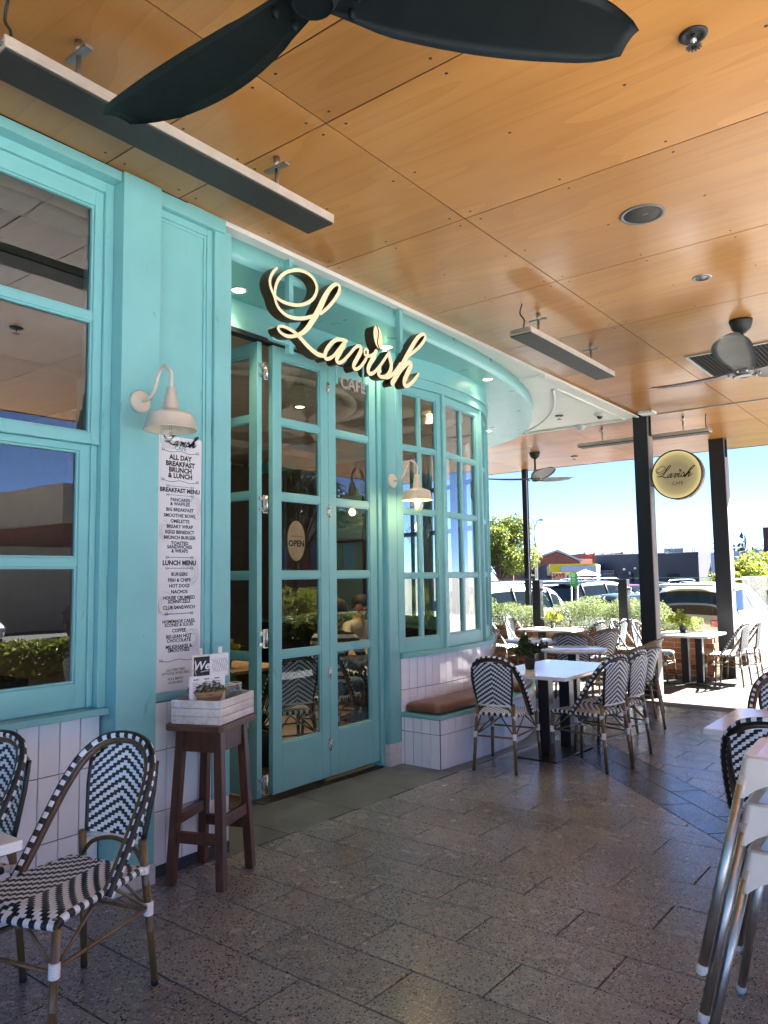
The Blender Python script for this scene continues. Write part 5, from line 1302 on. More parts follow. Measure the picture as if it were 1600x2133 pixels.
mb = MB(); mb.box(-0.105, 0.105, -0.004, 0.004, 0.205, 0.325); mb.build('back_board', CRATE, ms, 0.001)
MB().box(-0.098, -0.008, -0.0065, -0.0045, 0.215, 0.315).build('chalkboard', CHALK, ms)
MB().box(-0.006, 0.102, -0.0060, -0.0045, 0.215, 0.322).build('drawing_sheet', PAPER, ms)
mb = text_mesh(MB(), [('Wel', -0.050, 0.268, 0.062, 0.0012, 0.25, 'CENTER')], frame_M((0, -0.0072, 0), (1, 0, 0), (0, 0, 1)))
mb.M = frame_M((0, -0.0072, 0), (1, 0, 0), (0, 0, 1)); stroke(mb, [(-0.058, 0.238, 0.004), (-0.035, 0.241, 0.004), (-0.014, 0.240, 0.003)], 0, 0, 1, 0, 0); stroke(mb, [(-0.092, 0.30, 0.003), (-0.088, 0.27, 0.003), (-0.093, 0.25, 0.003), (-0.086, 0.225, 0.003)], 0, 0, 1, 0, 0)
mb.build('chalk_lettering', CHALKW, ms)
mb = MB(); mb.M = frame_M((0, -0.0066, 0), (1, 0, 0), (0, 0, 1)); d = 0
for k in range(9):
    cx = 0.010+k*0.0102; p_ = [(cx+0.004*sin(q*2.0+k), 0.232+q*0.0135, 0.0016) for q in range(6)]
    stroke(mb, p_, d, d, 1, 0, 0); d += 0.00004
link('sketch', mb.mesh('sketch', [INK]), ms, kind='stuff')
for x in (-0.055, 0.062): MB().box(x-0.010, x+0.010, 0.0045, 0.012, 0.20, 0.358).build('peg', CRATE, ms, 0.001)
mn = on_crate('paper_menus', 'white printed menus standing in the crate below the chalkboard strip', 'menu', 0.012, -0.075, 0.013, radians(-22+80))
for k, (x, y, r) in enumerate(((-0.008, 0, 0), (-0.016, 0.006, 0.02), (0.004, 0.012, -0.015))):
    o = MB().box(-0.098, 0.098, -0.0012, 0.0012, 0.0, 0.218).build('menu_sheet', PAPER, mn); o.location = (x, y, 0); o.rotation_euler = (0, r, 0)
mb = MB()
for c in (-0.09, -0.03, 0.03):
    for k in range(19):
        z = 0.185-k*0.0086
        if random.random() < 0.12: continue
        mb.add([(c-0.004, -0.00145, z), (c-0.004+random.uniform(0.024, 0.046), -0.00145, z), (c+0.03, -0.00145, z+0.0028), (c-0.004, -0.00145, z+0.0028)], [(0, 1, 2, 3)])
    mb.add([(c, -0.00145, 0.198), (c+0.03, -0.00145, 0.198), (c+0.03, -0.00145, 0.205), (c, -0.00145, 0.205)], [(0, 1, 2, 3)])
mb.build('print', pm('grey_print', (0.22, 0.22, 0.26), 0.6), mn, kind='stuff')
bk = on_crate('plant_basket', 'round wicker basket of dry green sprigs sitting in the crate', 'basket', -0.015, -0.055, 0.10)
mb = MB()
for k in range(6): mb.tube([( (0.072+0.004*k)*cos(2*pi*i/28), (0.072+0.004*k)*sin(2*pi*i/28), 0.006+k*0.0085) for i in range(29)], 0.0058, 6, False)
for k in range(18): a = 2*pi*k/18; mb.tube([(0.068*cos(a), 0.068*sin(a), 0), (0.098*cos(a), 0.098*sin(a), 0.056)], 0.0032, 5)
mb.build('wicker', WICK, bk)
def fn():
    a = random.uniform(0, 2*pi); q = sqrt(random.random())*0.095; return (q*cos(a), q*sin(a), 0.035+0.075*random.random()*(1-(q/0.11)**2)+0.01)
leaves(MB(), 800, fn, (0.010, 0.024), 0, 0.6).build('sprigs', leafmat('dry_sprigs', (0.05, 0.06, 0.02), (0.12, 0.13, 0.05), (0.30, 0.27, 0.16)), bk, kind='stuff')
for k, (lx, ly) in enumerate(((0.035, 0.095), (-0.045, 0.105), (0.04, 0.155))):
    j = on_crate('glass_tumbler', ['clear glass tumbler in the crate, nearest the basket', 'clear glass tumbler in the crate, towards the wall', 'clear glass tumbler at the end of the crate'][k], 'glass', lx, ly, 0.075, 0, 'clear tumblers in the crate')
    MB().lathe([(0.030, 0.0), (0.036, 0.004), (0.039, 0.085), (0.037, 0.086), (0.033, 0.010), (0.001, 0.008)], 22).build('glass_wall', GLASSJ, j)
    MB().lathe([(0.0365, 0.0855), (0.0385, 0.0885), (0.0395, 0.0855)], 22, ends=False).build('rim', TOPW, j)
    MB().lathe([(0.001, 0.0005), (0.030, 0.0005), (0.030, 0.007), (0.001, 0.007)], 18).build('base', GLASSJ, j)

# stacked white stools
SEATW = pm('cream_plastic_seat', (0.66, 0.60, 0.52), 0.32, var=0.04)
def make_stool():
    t = thing('stacking_stool', '', 'stool', (0, 0, 0))
    mb = MB()
    H = 0.66; a0, a1 = 0.172, 0.20
    def rr(a, r, n=5):
        out = []
        for sx, sy, b in ((1, 1, 0), (-1, 1, pi/2), (-1, -1, pi), (1, -1, 1.5*pi)):
            for k in range(n+1): out.append((sx*(a-r)+r*cos(b+k*pi/2/n), sy*(a-r)+r*sin(b+k*pi/2/n)))
        return out
    rings = []
    for a, r, z in ((a0-0.055, 0.02, H-0.022), (a0-0.035, 0.02, H-0.004), (a0-0.008, 0.022, H), (a0, 0.024, H-0.006), (a0+0.012, 0.026, H-0.06)): rings.append([(x, y, z) for x, y in rr(a, r)])
    last = []; n = 6
    base = rr(a1, 0.03)
    for i, (x, y) in enumerate(base):
        last.append((x, y, H-0.125))
    rings.append(last)
    N = len(base); vs = [p for r_ in rings for p in r_]
    fs = [tuple(range(N))]
    for k in range(len(rings)-2):
        for i in range(N): fs.append((k*N+i, k*N+(i+1) % N, (k+1)*N+(i+1) % N, (k+1)*N+i))
    mb.add(vs, fs)
    # skirt with an arched cut on every side
    M = 12
    for q in range(4):
        mb.M = Matrix.Rotation(q*pi/2, 4, 'Z'); vs = []
        for i in range(M+1):
            s = -1+2*i/M; x0 = (a0+0.012-0.026)*s; x1 = (a1-0.03)*s
            cut = 0.062*max(0, 1-abs(s)**2.2)**0.8
            zb = H-0.125+cut; k_ = (H-0.06-zb)/0.065
            vs += [(x0, -(a0+0.012), H-0.06), (x0+(x1-x0)*k_, -(a0+0.012)-(a1-a0-0.012)*k_, zb)]
        mb.add(vs, [(2*i, 2*i+1, 2*i+3, 2*i+2) for i in range(M)])
        vs = []
        for k in range(6):
            an = 1.5*pi+k*pi/10
            for rad, a, z in ((0.026, a0+0.012, H-0.06), (0.030, a1, H-0.125)): vs.append(((a-rad)+rad*cos(an), -(a-rad)+rad*sin(an), z))
        mb.add(vs, [(2*i, 2*i+1, 2*i+3, 2*i+2) for i in range(5)], True)
    mb.M = Matrix()
    o = mb.build('seat', SEATW, t); so_ = o.modifiers.new('shell', 'SOLIDIFY'); so_.thickness = 0.005; so_.offset = -1
    for sx in (-1, 1):
        for sy in (-1, 1):
            p, q = Vector((sx*0.176, sy*0.176, H-0.09)), Vector((sx*0.258, sy*0.258, 0.02)) if False else Vector((sx*0.300, sy*0.268, 0.022))
            l_ = MB().tube([p, q], 0.0155, 12); lo_ = link('leg', l_.mesh('leg', [ALU]), t)
            d = (q-p).normalized(); f_ = MB().tube([q-d*0.012, q+d*0.004, q+d*0.016, q+d*0.022], [0.0175, 0.0180, 0.014, 0.004], 12); link('foot_cap', f_.mesh('foot_cap', [PLINTH]), lo_)
    return t
sg_ = make_stool(); register(sg_)
for i, lab in enumerate(('cream stool at the bottom of the stack of stools', 'cream stool in the middle of the stack of stools', 'cream stool on top of the stack, its ribbed seat showing')):
    place(sg_, i == 0, (-0.462, 2.81, fz(2.8)+0.145*i), radians(2+i*0.6), lab, 'cream stools stacked three high at right')
o = MB().box(-0.02, 0.02, -0.0005, 0.0005, -0.045, 0.045).build('sticker', PAPER); bpy.data.objects.remove(o)

# ================================================================== PLANTER, HEDGE, GLASS FENCE
PX0, PX1, PY0, PY1, PZ0, PZ1 = -9.6, -3.36, 12.72, 13.55, -0.16, 0.55
pl = thing('brick_planter', 'low red brick planter wall behind the outdoor tables, holding the hedge', 'planter', (0, 0, 0))
mb = MB(); mb.box(PX0, PX1-0.008, PY0+0.008, PY0+0.22, PZ0, PZ1-0.004); mb.box(PX1-0.23, PX1-0.008, PY0+0.22, PY1, PZ0, PZ1-0.004); mb.box(PX0, PX1-0.23, PY1-0.1, PY1, PZ0, PZ1-0.004)
mb.build('mortar_bed', MORT, pl)
MB().box(PX0, PX1-0.231, PY0+0.221, PY1-0.101, PZ0, PZ1-0.06).build('soil', SOIL, pl)
def brick_mesh(l, h, d):
    mb = MB(); b = 0.003
    vs = [(-l/2, 0, -h/2), (l/2, 0, -h/2), (l/2, 0, h/2), (-l/2, 0, h/2), (-l/2, -d+b, -h/2), (l/2, -d+b, -h/2), (l/2, -d+b, h/2), (-l/2, -d+b, h/2), (-l/2+b, -d, -h/2+b), (l/2-b, -d, -h/2+b), (l/2-b, -d, h/2-b), (-l/2+b, -d, h/2-b)]
    fs = [(8, 9, 10, 11)]+[(o+i, o+(i+1) % 4, o+4+(i+1) % 4, o+4+i) for o in (0, 4) for i in range(4)]
    return mb.add(vs, fs).mesh('brick', BRICK)
bm_f, bm_h = brick_mesh(0.230, 0.076, 0.014), brick_mesh(0.110, 0.076, 0.014)
nb = 0; rest = MB()
for r in range(8):
    z = PZ0+0.05+0.0862*r+0.038
    x = PX1-0.115-(0.12 if r % 2 else 0)
    while x > PX0+0.1:
        if x > -7.5:
            o = link('brick', bm_f, pl); o.location = (x, PY0+0.010+random.uniform(-0.002, 0.002), z); o.rotation_euler = (random.uniform(-0.008, 0.008), random.uniform(-0.006, 0.006), random.uniform(-0.01, 0.01)); nb += 1
        else: rest.box(x-0.115, x+0.115, PY0-0.004, PY0+0.007, z-0.038, z+0.038)
        x -= 0.24
    if r % 2:
        o = link('brick', bm_h, pl); o.location = (PX1-0.055, PY0+0.010, z)
    for k in range(3):
        y = PY0+0.115+0.24*k+(0 if r % 2 else 0.12)
        if y > PY1-0.1: continue
        o = link('brick', bm_f, pl); o.location = (PX1-0.010, y, z); o.rotation_euler = (0, 0, pi/2)
rest.build('brick', BRICK, pl, kind='stuff')
hd = thing('hedge', 'bushy grey-green hedge growing in the brick planter behind the glass fence', 'hedge', (0, 0, 0))
def hedge_pt():
    while True:
        x = random.uniform(-8.6, -3.72); y = 13.27+random.uniform(-0.30, 0.42)
        top = 0.98+0.10*sin(x*2.1)+0.07*sin(x*5.3+1)+0.05*sin(x*11)
        if x > -4.3: top -= (x+4.3)*0.28
        z = 0.50+(top-0.50)*random.random()**0.6
        e = abs(y-13.33)/0.40; 
        if e*e*0.5+((z-0.5)/(top-0.5))**4*0.5 < 1.0: return (x, y, z)
leaves(MB(), 34000, hedge_pt, (0.020, 0.050), 0, 0.36).build('foliage', LEAFH, hd, kind='stuff')
mb = MB()
for k in range(90):
    p = hedge_pt(); mb.tube([(p[0]+random.uniform(-0.1, 0.1), 13.3, 0.48), ((p[0]), (p[1]+13.3)/2, 0.5+(p[2]-0.5)*0.6), p], 0.006, 5)
mb.build('stem', BARK, hd, kind='stuff')
gf = thing('glass_fence', 'frameless glass fence on the brick planter with dark posts', 'fence', (0, 0, 0))
fposts = [-8.05, -6.44, -4.81]
for x in fposts:
    p = MB().box(x-0.078, x+0.078, 12.80, 12.94, 0.552, 1.425); p.build('fence_post', BLACK, gf, 0.004)
    for sx in (-1, 1):
        for z in (0.72, 1.26): MB().cbox((x+sx*0.105, 12.87, z), (0.052, 0.045, 0.05)).build('glass_clamp', STEEL, gf, 0.004)
for a, b in zip(fposts+[-3.30], fposts[1:]+[None]):
    pass
for a, b in ((-9.5, -8.05), (-8.05, -6.44), (-6.44, -4.81), (-4.81, -3.28)):
    MB().box(a+0.095, b-0.095, 12.864, 12.876, 0.672, 1.442).build('glass_panel', GLASSF, gf)
    MB().box(a+0.095, b-0.095, 12.8635, 12.8765, 1.4425, 1.4475).build('glass_edge', GLASSE, gf)
    MB().box(a+0.095, b-0.095, 12.8635, 12.8765, 0.667, 0.6715).build('glass_edge', GLASSE, gf)
sc_ = thing('glass_screen', 'glass screen with a frosted band and small square emblems beside the walkway', 'screen', (0, 0, 0))
for k in range(3):
    y0 = 13.02+1.9*k
    MB().box(-2.956, -2.944, y0, y0+1.87, -0.10, 1.445).build('glass_panel', GLASSF, sc_)
    MB().box(-2.9565, -2.9435, y0, y0+1.87, 1.4455, 1.451).build('glass_edge', GLASSE, sc_)
    MB().box(-2.9435, -2.9425, y0+0.01, y0+1.86, 0.665, 0.795).build('frosted_band', FROST, sc_)
    for j in range(3):
        yc = y0+0.40+0.52*j; mb = MB()
        d = -2.9418
        for (a0, a1, b0, b1) in ((-0.05, 0.05, 0.045, 0.05), (-0.05, 0.05, -0.05, -0.045), (-0.05, -0.045, -0.045, 0.045), (0.045, 0.05, -0.045, 0.045), (-0.028, -0.022, -0.03, 0.03), (0.0, 0.006, -0.03, 0.03), (0.022, 0.028, -0.03, 0.03), (-0.022, 0.0, -0.003, 0.003), (0.006, 0.022, 0.02, 0.026)):
            mb.box(d-0.0008, d, yc+a0, yc+a1, 0.73+b0, 0.73+b1)
        mb.build('emblem', pm('grey_green_print', (0.20, 0.27, 0.25), 0.6) if 'grey_green_print' not in bpy.data.materials else bpy.data.materials['grey_green_print'], sc_, kind='stuff')
    if k: MB().cbox((-2.95, y0-0.015, 0.55), (0.05, 0.028, 1.3)).build('screen_post', BLACK, sc_)

# ================================================================== CARS
def make_car(style, paint, name='parked_car'):
    """a car along +Y (nose at +Y); body, panes, lamps, wheels and mirrors are parts"""
    t = thing(name, '', 'car')
    if style == 'suv':
        L, Wd, st = 4.7, 0.93, [  # y, z_low, z_belt, z_top, half belt, half top
            (-2.32, 0.52, 0.92, 0.94, 0.70, 0.66), (-2.28, 0.42, 1.02, 1.06, 0.86, 0.74), (-2.18, 0.36, 1.06, 1.30, 0.90, 0.70), (-2.02, 0.34, 1.06, 1.58, 0.92, 0.66), (-1.70, 0.30, 1.06, 1.70, 0.93, 0.66), (-0.6, 0.28, 1.03, 1.74, 0.935, 0.67), (0.15, 0.28, 1.01, 1.70, 0.935, 0.66), (0.55, 0.28, 1.00, 1.52, 0.935, 0.67), (1.15, 0.29, 1.00, 1.06, 0.93, 0.76), (1.75, 0.32, 0.93, 0.97, 0.91, 0.76), (2.15, 0.36, 0.82, 0.86, 0.86, 0.72), (2.33, 0.44, 0.70, 0.73, 0.72, 0.62)]
        win = (1, 8, 4, 7); wheels = (-1.42, 1.40, 0.36)
    elif style == 'wagon':
        L, Wd, st = 4.7, 0.90, [(-2.34, 0.50, 0.84, 0.86, 0.68, 0.64), (-2.28, 0.40, 0.94, 0.98, 0.84, 0.72), (-2.10, 0.32, 0.97, 1.20, 0.88, 0.68), (-1.85, 0.30, 0.97, 1.42, 0.90, 0.62), (-1.4, 0.28, 0.96, 1.49, 0.905, 0.62), (-0.4, 0.26, 0.94, 1.52, 0.91, 0.63), (0.25, 0.26, 0.93, 1.46, 0.91, 0.62), (0.70, 0.26, 0.92, 1.27, 0.91, 0.64), (1.30, 0.28, 0.91, 0.96, 0.905, 0.74), (1.85, 0.30, 0.82, 0.86, 0.88, 0.74), (2.2, 0.34, 0.72, 0.76, 0.82, 0.70), (2.34, 0.42, 0.62, 0.65, 0.70, 0.62)]
        win = (1, 8, 3, 6); wheels = (-1.38, 1.42, 0.33)
    else:  # sedan
        L, Wd, st = 4.6, 0.89, [(-2.30, 0.48, 0.84, 0.86, 0.68, 0.62), (-2.24, 0.38, 0.94, 0.97, 0.82, 0.70), (-1.75, 0.30, 0.97, 1.00, 0.88, 0.72), (-1.30, 0.28, 0.97, 1.22, 0.895, 0.64), (-0.85, 0.26, 0.95, 1.41, 0.90, 0.58), (-0.3, 0.26, 0.94, 1.45, 0.90, 0.59), (0.25, 0.26, 0.93, 1.40, 0.90, 0.59), (0.70, 0.26, 0.92, 1.18, 0.90, 0.63), (1.18, 0.28, 0.91, 0.95, 0.895, 0.72), (1.8, 0.30, 0.82, 0.86, 0.87, 0.72), (2.15, 0.34, 0.72, 0.76, 0.81, 0.68), (2.28, 0.42, 0.62, 0.65, 0.69, 0.60)]
        win = (2, 8, 4, 6); wheels = (-1.36, 1.38, 0.32)
    mb = MB(); K = 13; vs = []
    for (y, zl, zb, zt_, hb, ht) in st:
        zm = zl+(zb-zl)*0.55
        half = [(hb*0.86, zl), (hb*0.99, zl+0.06), (hb*1.02, zm), (hb, zb-0.03), (hb*0.965, zb+0.01), (ht+(hb*0.965-ht)*0.06, zt_-min(0.07, (zt_-zb)*0.3)), (ht*0.86, zt_-0.005)]
        ring = half+[(0, zt_+0.018)]+[(-x, z) for x, z in reversed(half)]
        vs += [(x, y, z) for x, z in ring]
    K = 15
    fs = [(i*K+k, i*K+(k+1) % K, (i+1)*K+(k+1) % K, (i+1)*K+k) for i in range(len(st)-1) for k in range(K)]
    fs += [tuple(reversed(range(K))), tuple((len(st)-1)*K+k for k in range(K))]
    REAR = {'suv': (1, 2), 'wagon': (1, 2), 'sedan': (2, 3)}[style]; WS = (6, 7)
    SIDE = {'suv': ((3,), (4,), (5, 6)), 'wagon': ((3,), (4,), (5, 6)), 'sedan': ((3,), (4,), (5, 6))}[style]
    ids = {}
    for i in range(len(st)-1):
        for k in range(K):
            w = 0
            if 5 <= k <= 8 and i in REAR: w = 1
            if 5 <= k <= 8 and i in WS: w = 2
            for g_, gr_ in enumerate(SIDE):
                if i in gr_ and k == 4: w = 3+g_
                if i in gr_ and k == 9: w = 6+g_
            if w: ids[i*K+k] = w
    mb.add(vs, fs, True)
    for f_, w in ids.items(): mb.mi[f_] = w
    tmp = mb.build('body', [paint]+[CARGL]*8, t); sd = tmp.modifiers.new('smooth', 'SUBSURF'); sd.levels = sd.render_levels = 2
    dg = bpy.context.evaluated_depsgraph_get(); dg.update()
    src = bpy.data.meshes.new_from_object(tmp.evaluated_get(dg)); bpy.data.objects.remove(tmp)
    names = ['body', 'rear_window', 'windscreen']+['side_window']*6
    for w in range(9):
        fl2 = [p for p in src.polygons if p.material_index == w]
        used = sorted({v for p in fl2 for v in p.vertices}); mp = {v: i for i, v in enumerate(used)}
        me = bpy.data.meshes.new(names[w]); me.from_pydata([tuple(src.vertices[v].co) for v in used], [], [[mp[v] for v in p.vertices] for p in fl2])
        me.materials.append(paint if w == 0 else CARGL); me.polygons.foreach_set('use_smooth', [True]*len(me.polygons)); me.update(); link(names[w], me, t)
    def P(i, k): return Vector(vs[i*K+k])
    for i in (SIDE[0][0]+1, SIDE[1][0]+1):
        for ka, kb in ((4, 5), (10, 9)):
            pa, pb = P(i, ka), P(i, kb); sx_ = 1 if pa.x > 0 else -1
            MB().tube([pa+Vector((sx_*-0.012, 0, 0)), (pa+pb)/2+Vector((sx_*-0.006, 0, 0)), pb+Vector((sx_*-0.022, 0, -0.02))], 0.026, 6).build('pillar', BLACKM, t)
    hbR = st[1][4]; zb = st[1][2]
    for sx in (-1, 1):
        MB().cbox((sx*(hbR-0.17), st[1][0]+0.0, zb-0.10), (0.36, 0.12, 0.13)).build('tail_light', TAILR, t, 0.02)
        MB().cbox((sx*0.62, st[-2][0]+0.03, st[-2][2]-0.08), (0.34, 0.22, 0.12)).build('headlight', LENS, t, 0.03)
        m_ = MB().ball((sx*(Wd+0.10), st[8][0]-0.32, 1.06), 0.11, 10, 8, 0.75); m_.build('mirror', BLACK if style == 'suv' else paint, t)
        for wy in wheels[:2]:
            r = wheels[2]
            arch = MB(); arch.M = Matrix.Translation((sx*(Wd-0.085), wy, r)) @ Matrix.Rotation(radians(90)*sx, 4, 'Y')
            arch.lathe([(0.001, 0.10), (r*1.13, 0.10), (r*1.13, 0.02)], 24); arch.build('wheel_arch', BLACKM, t)
            w = MB(); w.M = Matrix.Translation((sx*(Wd-0.10), wy, r)) @ Matrix.Rotation(radians(90)*sx, 4, 'Y')
            w.lathe([(r*0.62, -0.10), (r*0.95, -0.10), (r, -0.06), (r, 0.09), (r*0.95, 0.125), (r*0.66, 0.125)], 26); wo_ = w.build('wheel', TYRE, t)
            w = MB(); w.M = Matrix.Translation((sx*(Wd-0.10), wy, r)) @ Matrix.Rotation(radians(90)*sx, 4, 'Y')
            w.lathe([(0.001, 0.10), (r*0.12, 0.118), (r*0.16, 0.10), (r*0.55, 0.115), (r*0.65, 0.128), (r*0.67, 0.10)], 26)
            w.build('rim', ALU, wo_)
    MB().box(-0.26, 0.26, st[0][0]-0.012, st[0][0]+0.06, 0.70, 0.81).build('number_plate', PAPER, t, 0.004)
    MB().box(-0.26, 0.26, st[-1][0]-0.06, st[-1][0]+0.012, 0.46, 0.57).build('number_plate', PAPER, t, 0.004)
    MB().box(-0.80, 0.80, st[0][0]-0.03, st[0][0]+0.3, 0.40, 0.56).build('bumper', BLACKM, t, 0.03)
    if style == 'suv':
        MB().box(-0.56, 0.56, -2.16, -1.85, 1.665, 1.700).build('spoiler', paint, t, 0.012)
        MB().cbox((0, -2.335, 0.90), (0.50, 0.02, 0.035)).build('trim_strip', CHROME, t)
        MB().tube([(0, -2.10, 1.22), (0.25, -2.14, 1.16)], 0.01, 6).build('wiper', BLACKM, t)
    if style != 'sedan':
        for sx in (-1, 1): MB().tube(spline([(sx*0.60, -1.5, st[5][3]-0.03), (sx*0.60, -1.35, st[5][3]+0.045), (sx*0.60, 0.0, st[5][3]+0.05), (sx*0.60, 0.2, st[5][3]-0.03)], 4), 0.018, 7).build('roof_rail', CHROME, t)
    return t
def car(style, paint, x, y, deg, label):
    t = make_car(style, paint); t.location = (x, y, -0.42); t.rotation_euler = (0, 0, radians(deg)); t['label'] = label; t['group'] = 'cars in the car park'
    return t
car('suv', carpaint('champagne_paint', (0.42, 0.39, 0.33)), -4.70, 18.55, -3, 'champagne silver SUV parked tail-on behind the glass fence, between the roof posts')
car('suv', carpaint('silver_paint', (0.74, 0.76, 0.78)), -9.55, 15.75, 157, 'silver wagon with roof rails parked side-on, left behind the hedge')
car('suv', carpaint('pale_grey_paint', (0.36, 0.38, 0.40)), -12.2, 25.6, 205, 'grey four-wheel drive facing the camera beyond the silver wagon')
car('suv', carpaint('black_paint', (0.012, 0.012, 0.014), 0.2), -10.6, 26.3, -22, 'black SUV parked tail-on with red tail lights, behind the green sign')
car('sedan', carpaint('slate_blue_paint', (0.075, 0.10, 0.125)), -7.55, 19.4, 66, 'low slate blue sedan behind the hedge between the two fence posts')
car('wagon', carpaint('white_car_paint', (0.70, 0.70, 0.70), 0.0), -10.4, 33.0, 40, 'distant white wagon between the fence post and the corner post')
car('sedan', carpaint('red_car_paint', (0.35, 0.02, 0.02), 0.2), -13.4, 36.0, 60, 'distant small red car behind the black SUV')
# cars on the street side, seen only as reflections in the shop windows
car('suv', carpaint('white_car_paint', (0.7, 0.7, 0.7), 0.0), 16.5, 5.2, 95, 'white SUV across the footpath, mirrored in the shop window')
car('sedan', carpaint('silver_paint', (0.74, 0.76, 0.78)), 16.5, 9.6, 95, 'silver sedan across the footpath, mirrored in the door glass')
car('wagon', carpaint('slate_blue_paint', (0.075, 0.1, 0.125)), 16.4, 15.0, 95, 'slate wagon across the footpath, mirrored in the bay window')

# ================================================================== BACKGROUND BUILDINGS, TREES, STREET FURNITURE
FWD = Vector((-0.6145, 0.789)); RGT = Vector((0.789, 0.6145))
def G(px, D):
    v = FWD*D+RGT*((px-800)/1576*D); return v
def H(py, D, px=1300): return 1.52+((1202.6-0.0057*(px-400))-py)*D/1576   # height of a sight line at depth D
GRD = -0.42
def slab(px0, px1, D0, D1, zt, depth, name, m, par, z0=GRD, **k):
    """a block whose front runs from (px0, D0) to (px1, D1)"""
    a, b = G(px0, D0), G(px1, D1); t = (b-a).normalized(); n = Vector((-t.y, t.x))
    if n.dot(FWD) < 0: n = -n
    c, d = b+n*depth, a+n*depth
    return MB().prism([(a.x, a.y), (b.x, b.y), (c.x, c.y), (d.x, d.y)], 'z', z0, zt).build(name, m, par, **k)
def face(px0, px1, D, py0, py1, name, m, par, out=0.06, th=0.05):
    a, b = G(px0, D-out), G(px1, D-out); t = (b-a).normalized(); n = Vector((-t.y, t.x))
    if n.dot(FWD) < 0: n = -n
    c, d = b+n*th, a+n*th
    return MB().prism([(a.x, a.y), (b.x, b.y), (c.x, c.y), (d.x, d.y)], 'z', H(py1, D, (px0+px1)/2), H(py0, D, (px0+px1)/2)).build(name, m, par)
b1 = thing('charcoal_building', 'flat-roofed charcoal commercial building across the car park', 'building', (0, 0, 0))
slab(1238, 1452, 62, 57, H(1157, 60, 1340), 9, 'wall', CHAR, b1)
slab(1236, 1453, 61.9, 56.9, H(1155.5, 60, 1340), 0.25, 'coping', pm('light_coping', (0.30, 0.30, 0.31), 0.6), b1, z0=H(1157, 60, 1340)+0.003)
face(1244, 1276, 61, 1190, 1232, 'block_panel', GBRICK, b1, 0.10)
face(1384, 1437, 58, 1198, 1250, 'roller_door', pm('dark_roller_door', (0.012, 0.013, 0.016), 0.6), b1, 0.10)
for k in range(8): face(1385, 1436, 58, 1199+k*3.1, 1199.7+k*3.1, 'slat', CHAR, b1, 0.16)
face(1284, 1312, 60, 1197, 1240, 'door', CHAR, b1, 0.08)
for px, py in ((1297, 1188), (1320, 1186)): face(px-2, px+2, 59.5, py-2, py+2, 'wall_light', PLINTH, b1, 0.3, 0.1)
face(1306, 1310, 60, 1193, 1199, 'meter_box', ALU, b1, 0.14, 0.1)
face(1385, 1392, 58, 1152.5, 1156.5, 'flood_light', PLINTH, b1, 0.3, 0.2)
slab(1381, 1422, 62, 61, H(1144, 60, 1400), 2.2, 'air_unit', pm('beige_metal', (0.45, 0.42, 0.36), 0.6), b1, z0=H(1157, 60, 1340)+0.01)
for px in (1384, 1388, 1397, 1401, 1428, 1433, 1440, 1445):
    q = G(px, 60.5); MB().tube([(q.x, q.y, H(1157, 60)), (q.x, q.y, H(1135, 60))], 0.04, 6).build('roof_hoop', ALU, b1)
b2 = thing('yellow_shop', 'low shop with yellow fascia, pale blue band and sale posters', 'shop', (0, 0, 0))
slab(1146, 1240, 56, 55, H(1177, 55.5, 1190), 7, 'wall', PALEB, b2)
face(1144, 1237, 55.4, 1176, 1193.5, 'fascia', YELL, b2, 0.5, 0.4)
face(1166, 1237, 55.4, 1180.5, 1190.5, 'blue_band', PALEB, b2, 0.62, 0.1)
face(1148, 1173, 55.4, 1195, 1216, 'poster', PAPER, b2, 0.60)
face(1151, 1172, 55.4, 1204.5, 1213.5, 'poster_picture', pm('yellow_print', (0.60, 0.45, 0.06), 0.5), b2, 0.66, 0.03)
face(1149.5, 1153, 55.4, 1203, 1214, 'poster_edge', REDP, b2, 0.64, 0.03)
a_, b_ = G(1160, 54.70), G(1170, 54.70); d_ = (b_-a_).normalized()
mb = text_mesh(MB(), [('SAVE', 0, 0, 0.42, 0.02, 0.1, 'CENTER')], frame_M((a_.x, a_.y, H(1200, 54.9, 1160)), (d_.x, d_.y, 0), (0, 0, 1))); mb.build('poster_lettering', REDP, b2)
face(1175, 1183, 55.4, 1198, 1217, 'poster', PAPER, b2, 0.6); face(1178, 1181, 55.4, 1200, 1210, 'poster_picture', NAVY, b2, 0.66, 0.03)
face(1196, 1203, 55.4, 1196, 1222, 'column', PLINTH, b2, 0.8, 0.3)
face(1206, 1240, 55.4, 1199, 1222, 'shop_opening', pm('dark_red_interior', (0.10, 0.02, 0.02), 0.8), b2, 0.55)
um = thing('market_umbrella', 'pale square umbrella in front of the yellow shop', 'umbrella', (0, 0, 0))
q = G(1216, 47)
MB().tube([(q.x, q.y, GRD), (q.x, q.y, H(1186, 47))], 0.05, 8).build('pole', BLACKM, um)
mb = MB(); R_ = 1.25; vs = [(q.x, q.y, H(1187, 47))]+[(q.x+R_*cos(pi/4+k*pi/2+0.5), q.y+R_*sin(pi/4+k*pi/2+0.5), H(1200, 47)) for k in range(4)]+[(q.x, q.y, H(1190, 47))]
mb.add(vs, [(0, 1, 2), (0, 2, 3), (0, 3, 4), (0, 4, 1), (5, 2, 1), (5, 3, 2), (5, 4, 3), (5, 1, 4)]); mb.build('canopy', CREAMR, um)
b3 = thing('brick_warehouse', 'red brick warehouse with a gabled end wall behind the yellow shop', 'warehouse', (0, 0, 0))
a, b = G(1096, 78), G(1206, 78); t_ = (b-a).normalized(); n_ = Vector((-t_.y, t_.x)); n_ = n_ if n_.dot(FWD) > 0 else -n_
w_ = (b-a).length
M_ = Matrix(((t_.x, n_.x, 0, a.x), (t_.y, n_.y, 0, a.y), (0, 0, 1, 0), (0, 0, 0, 1)))
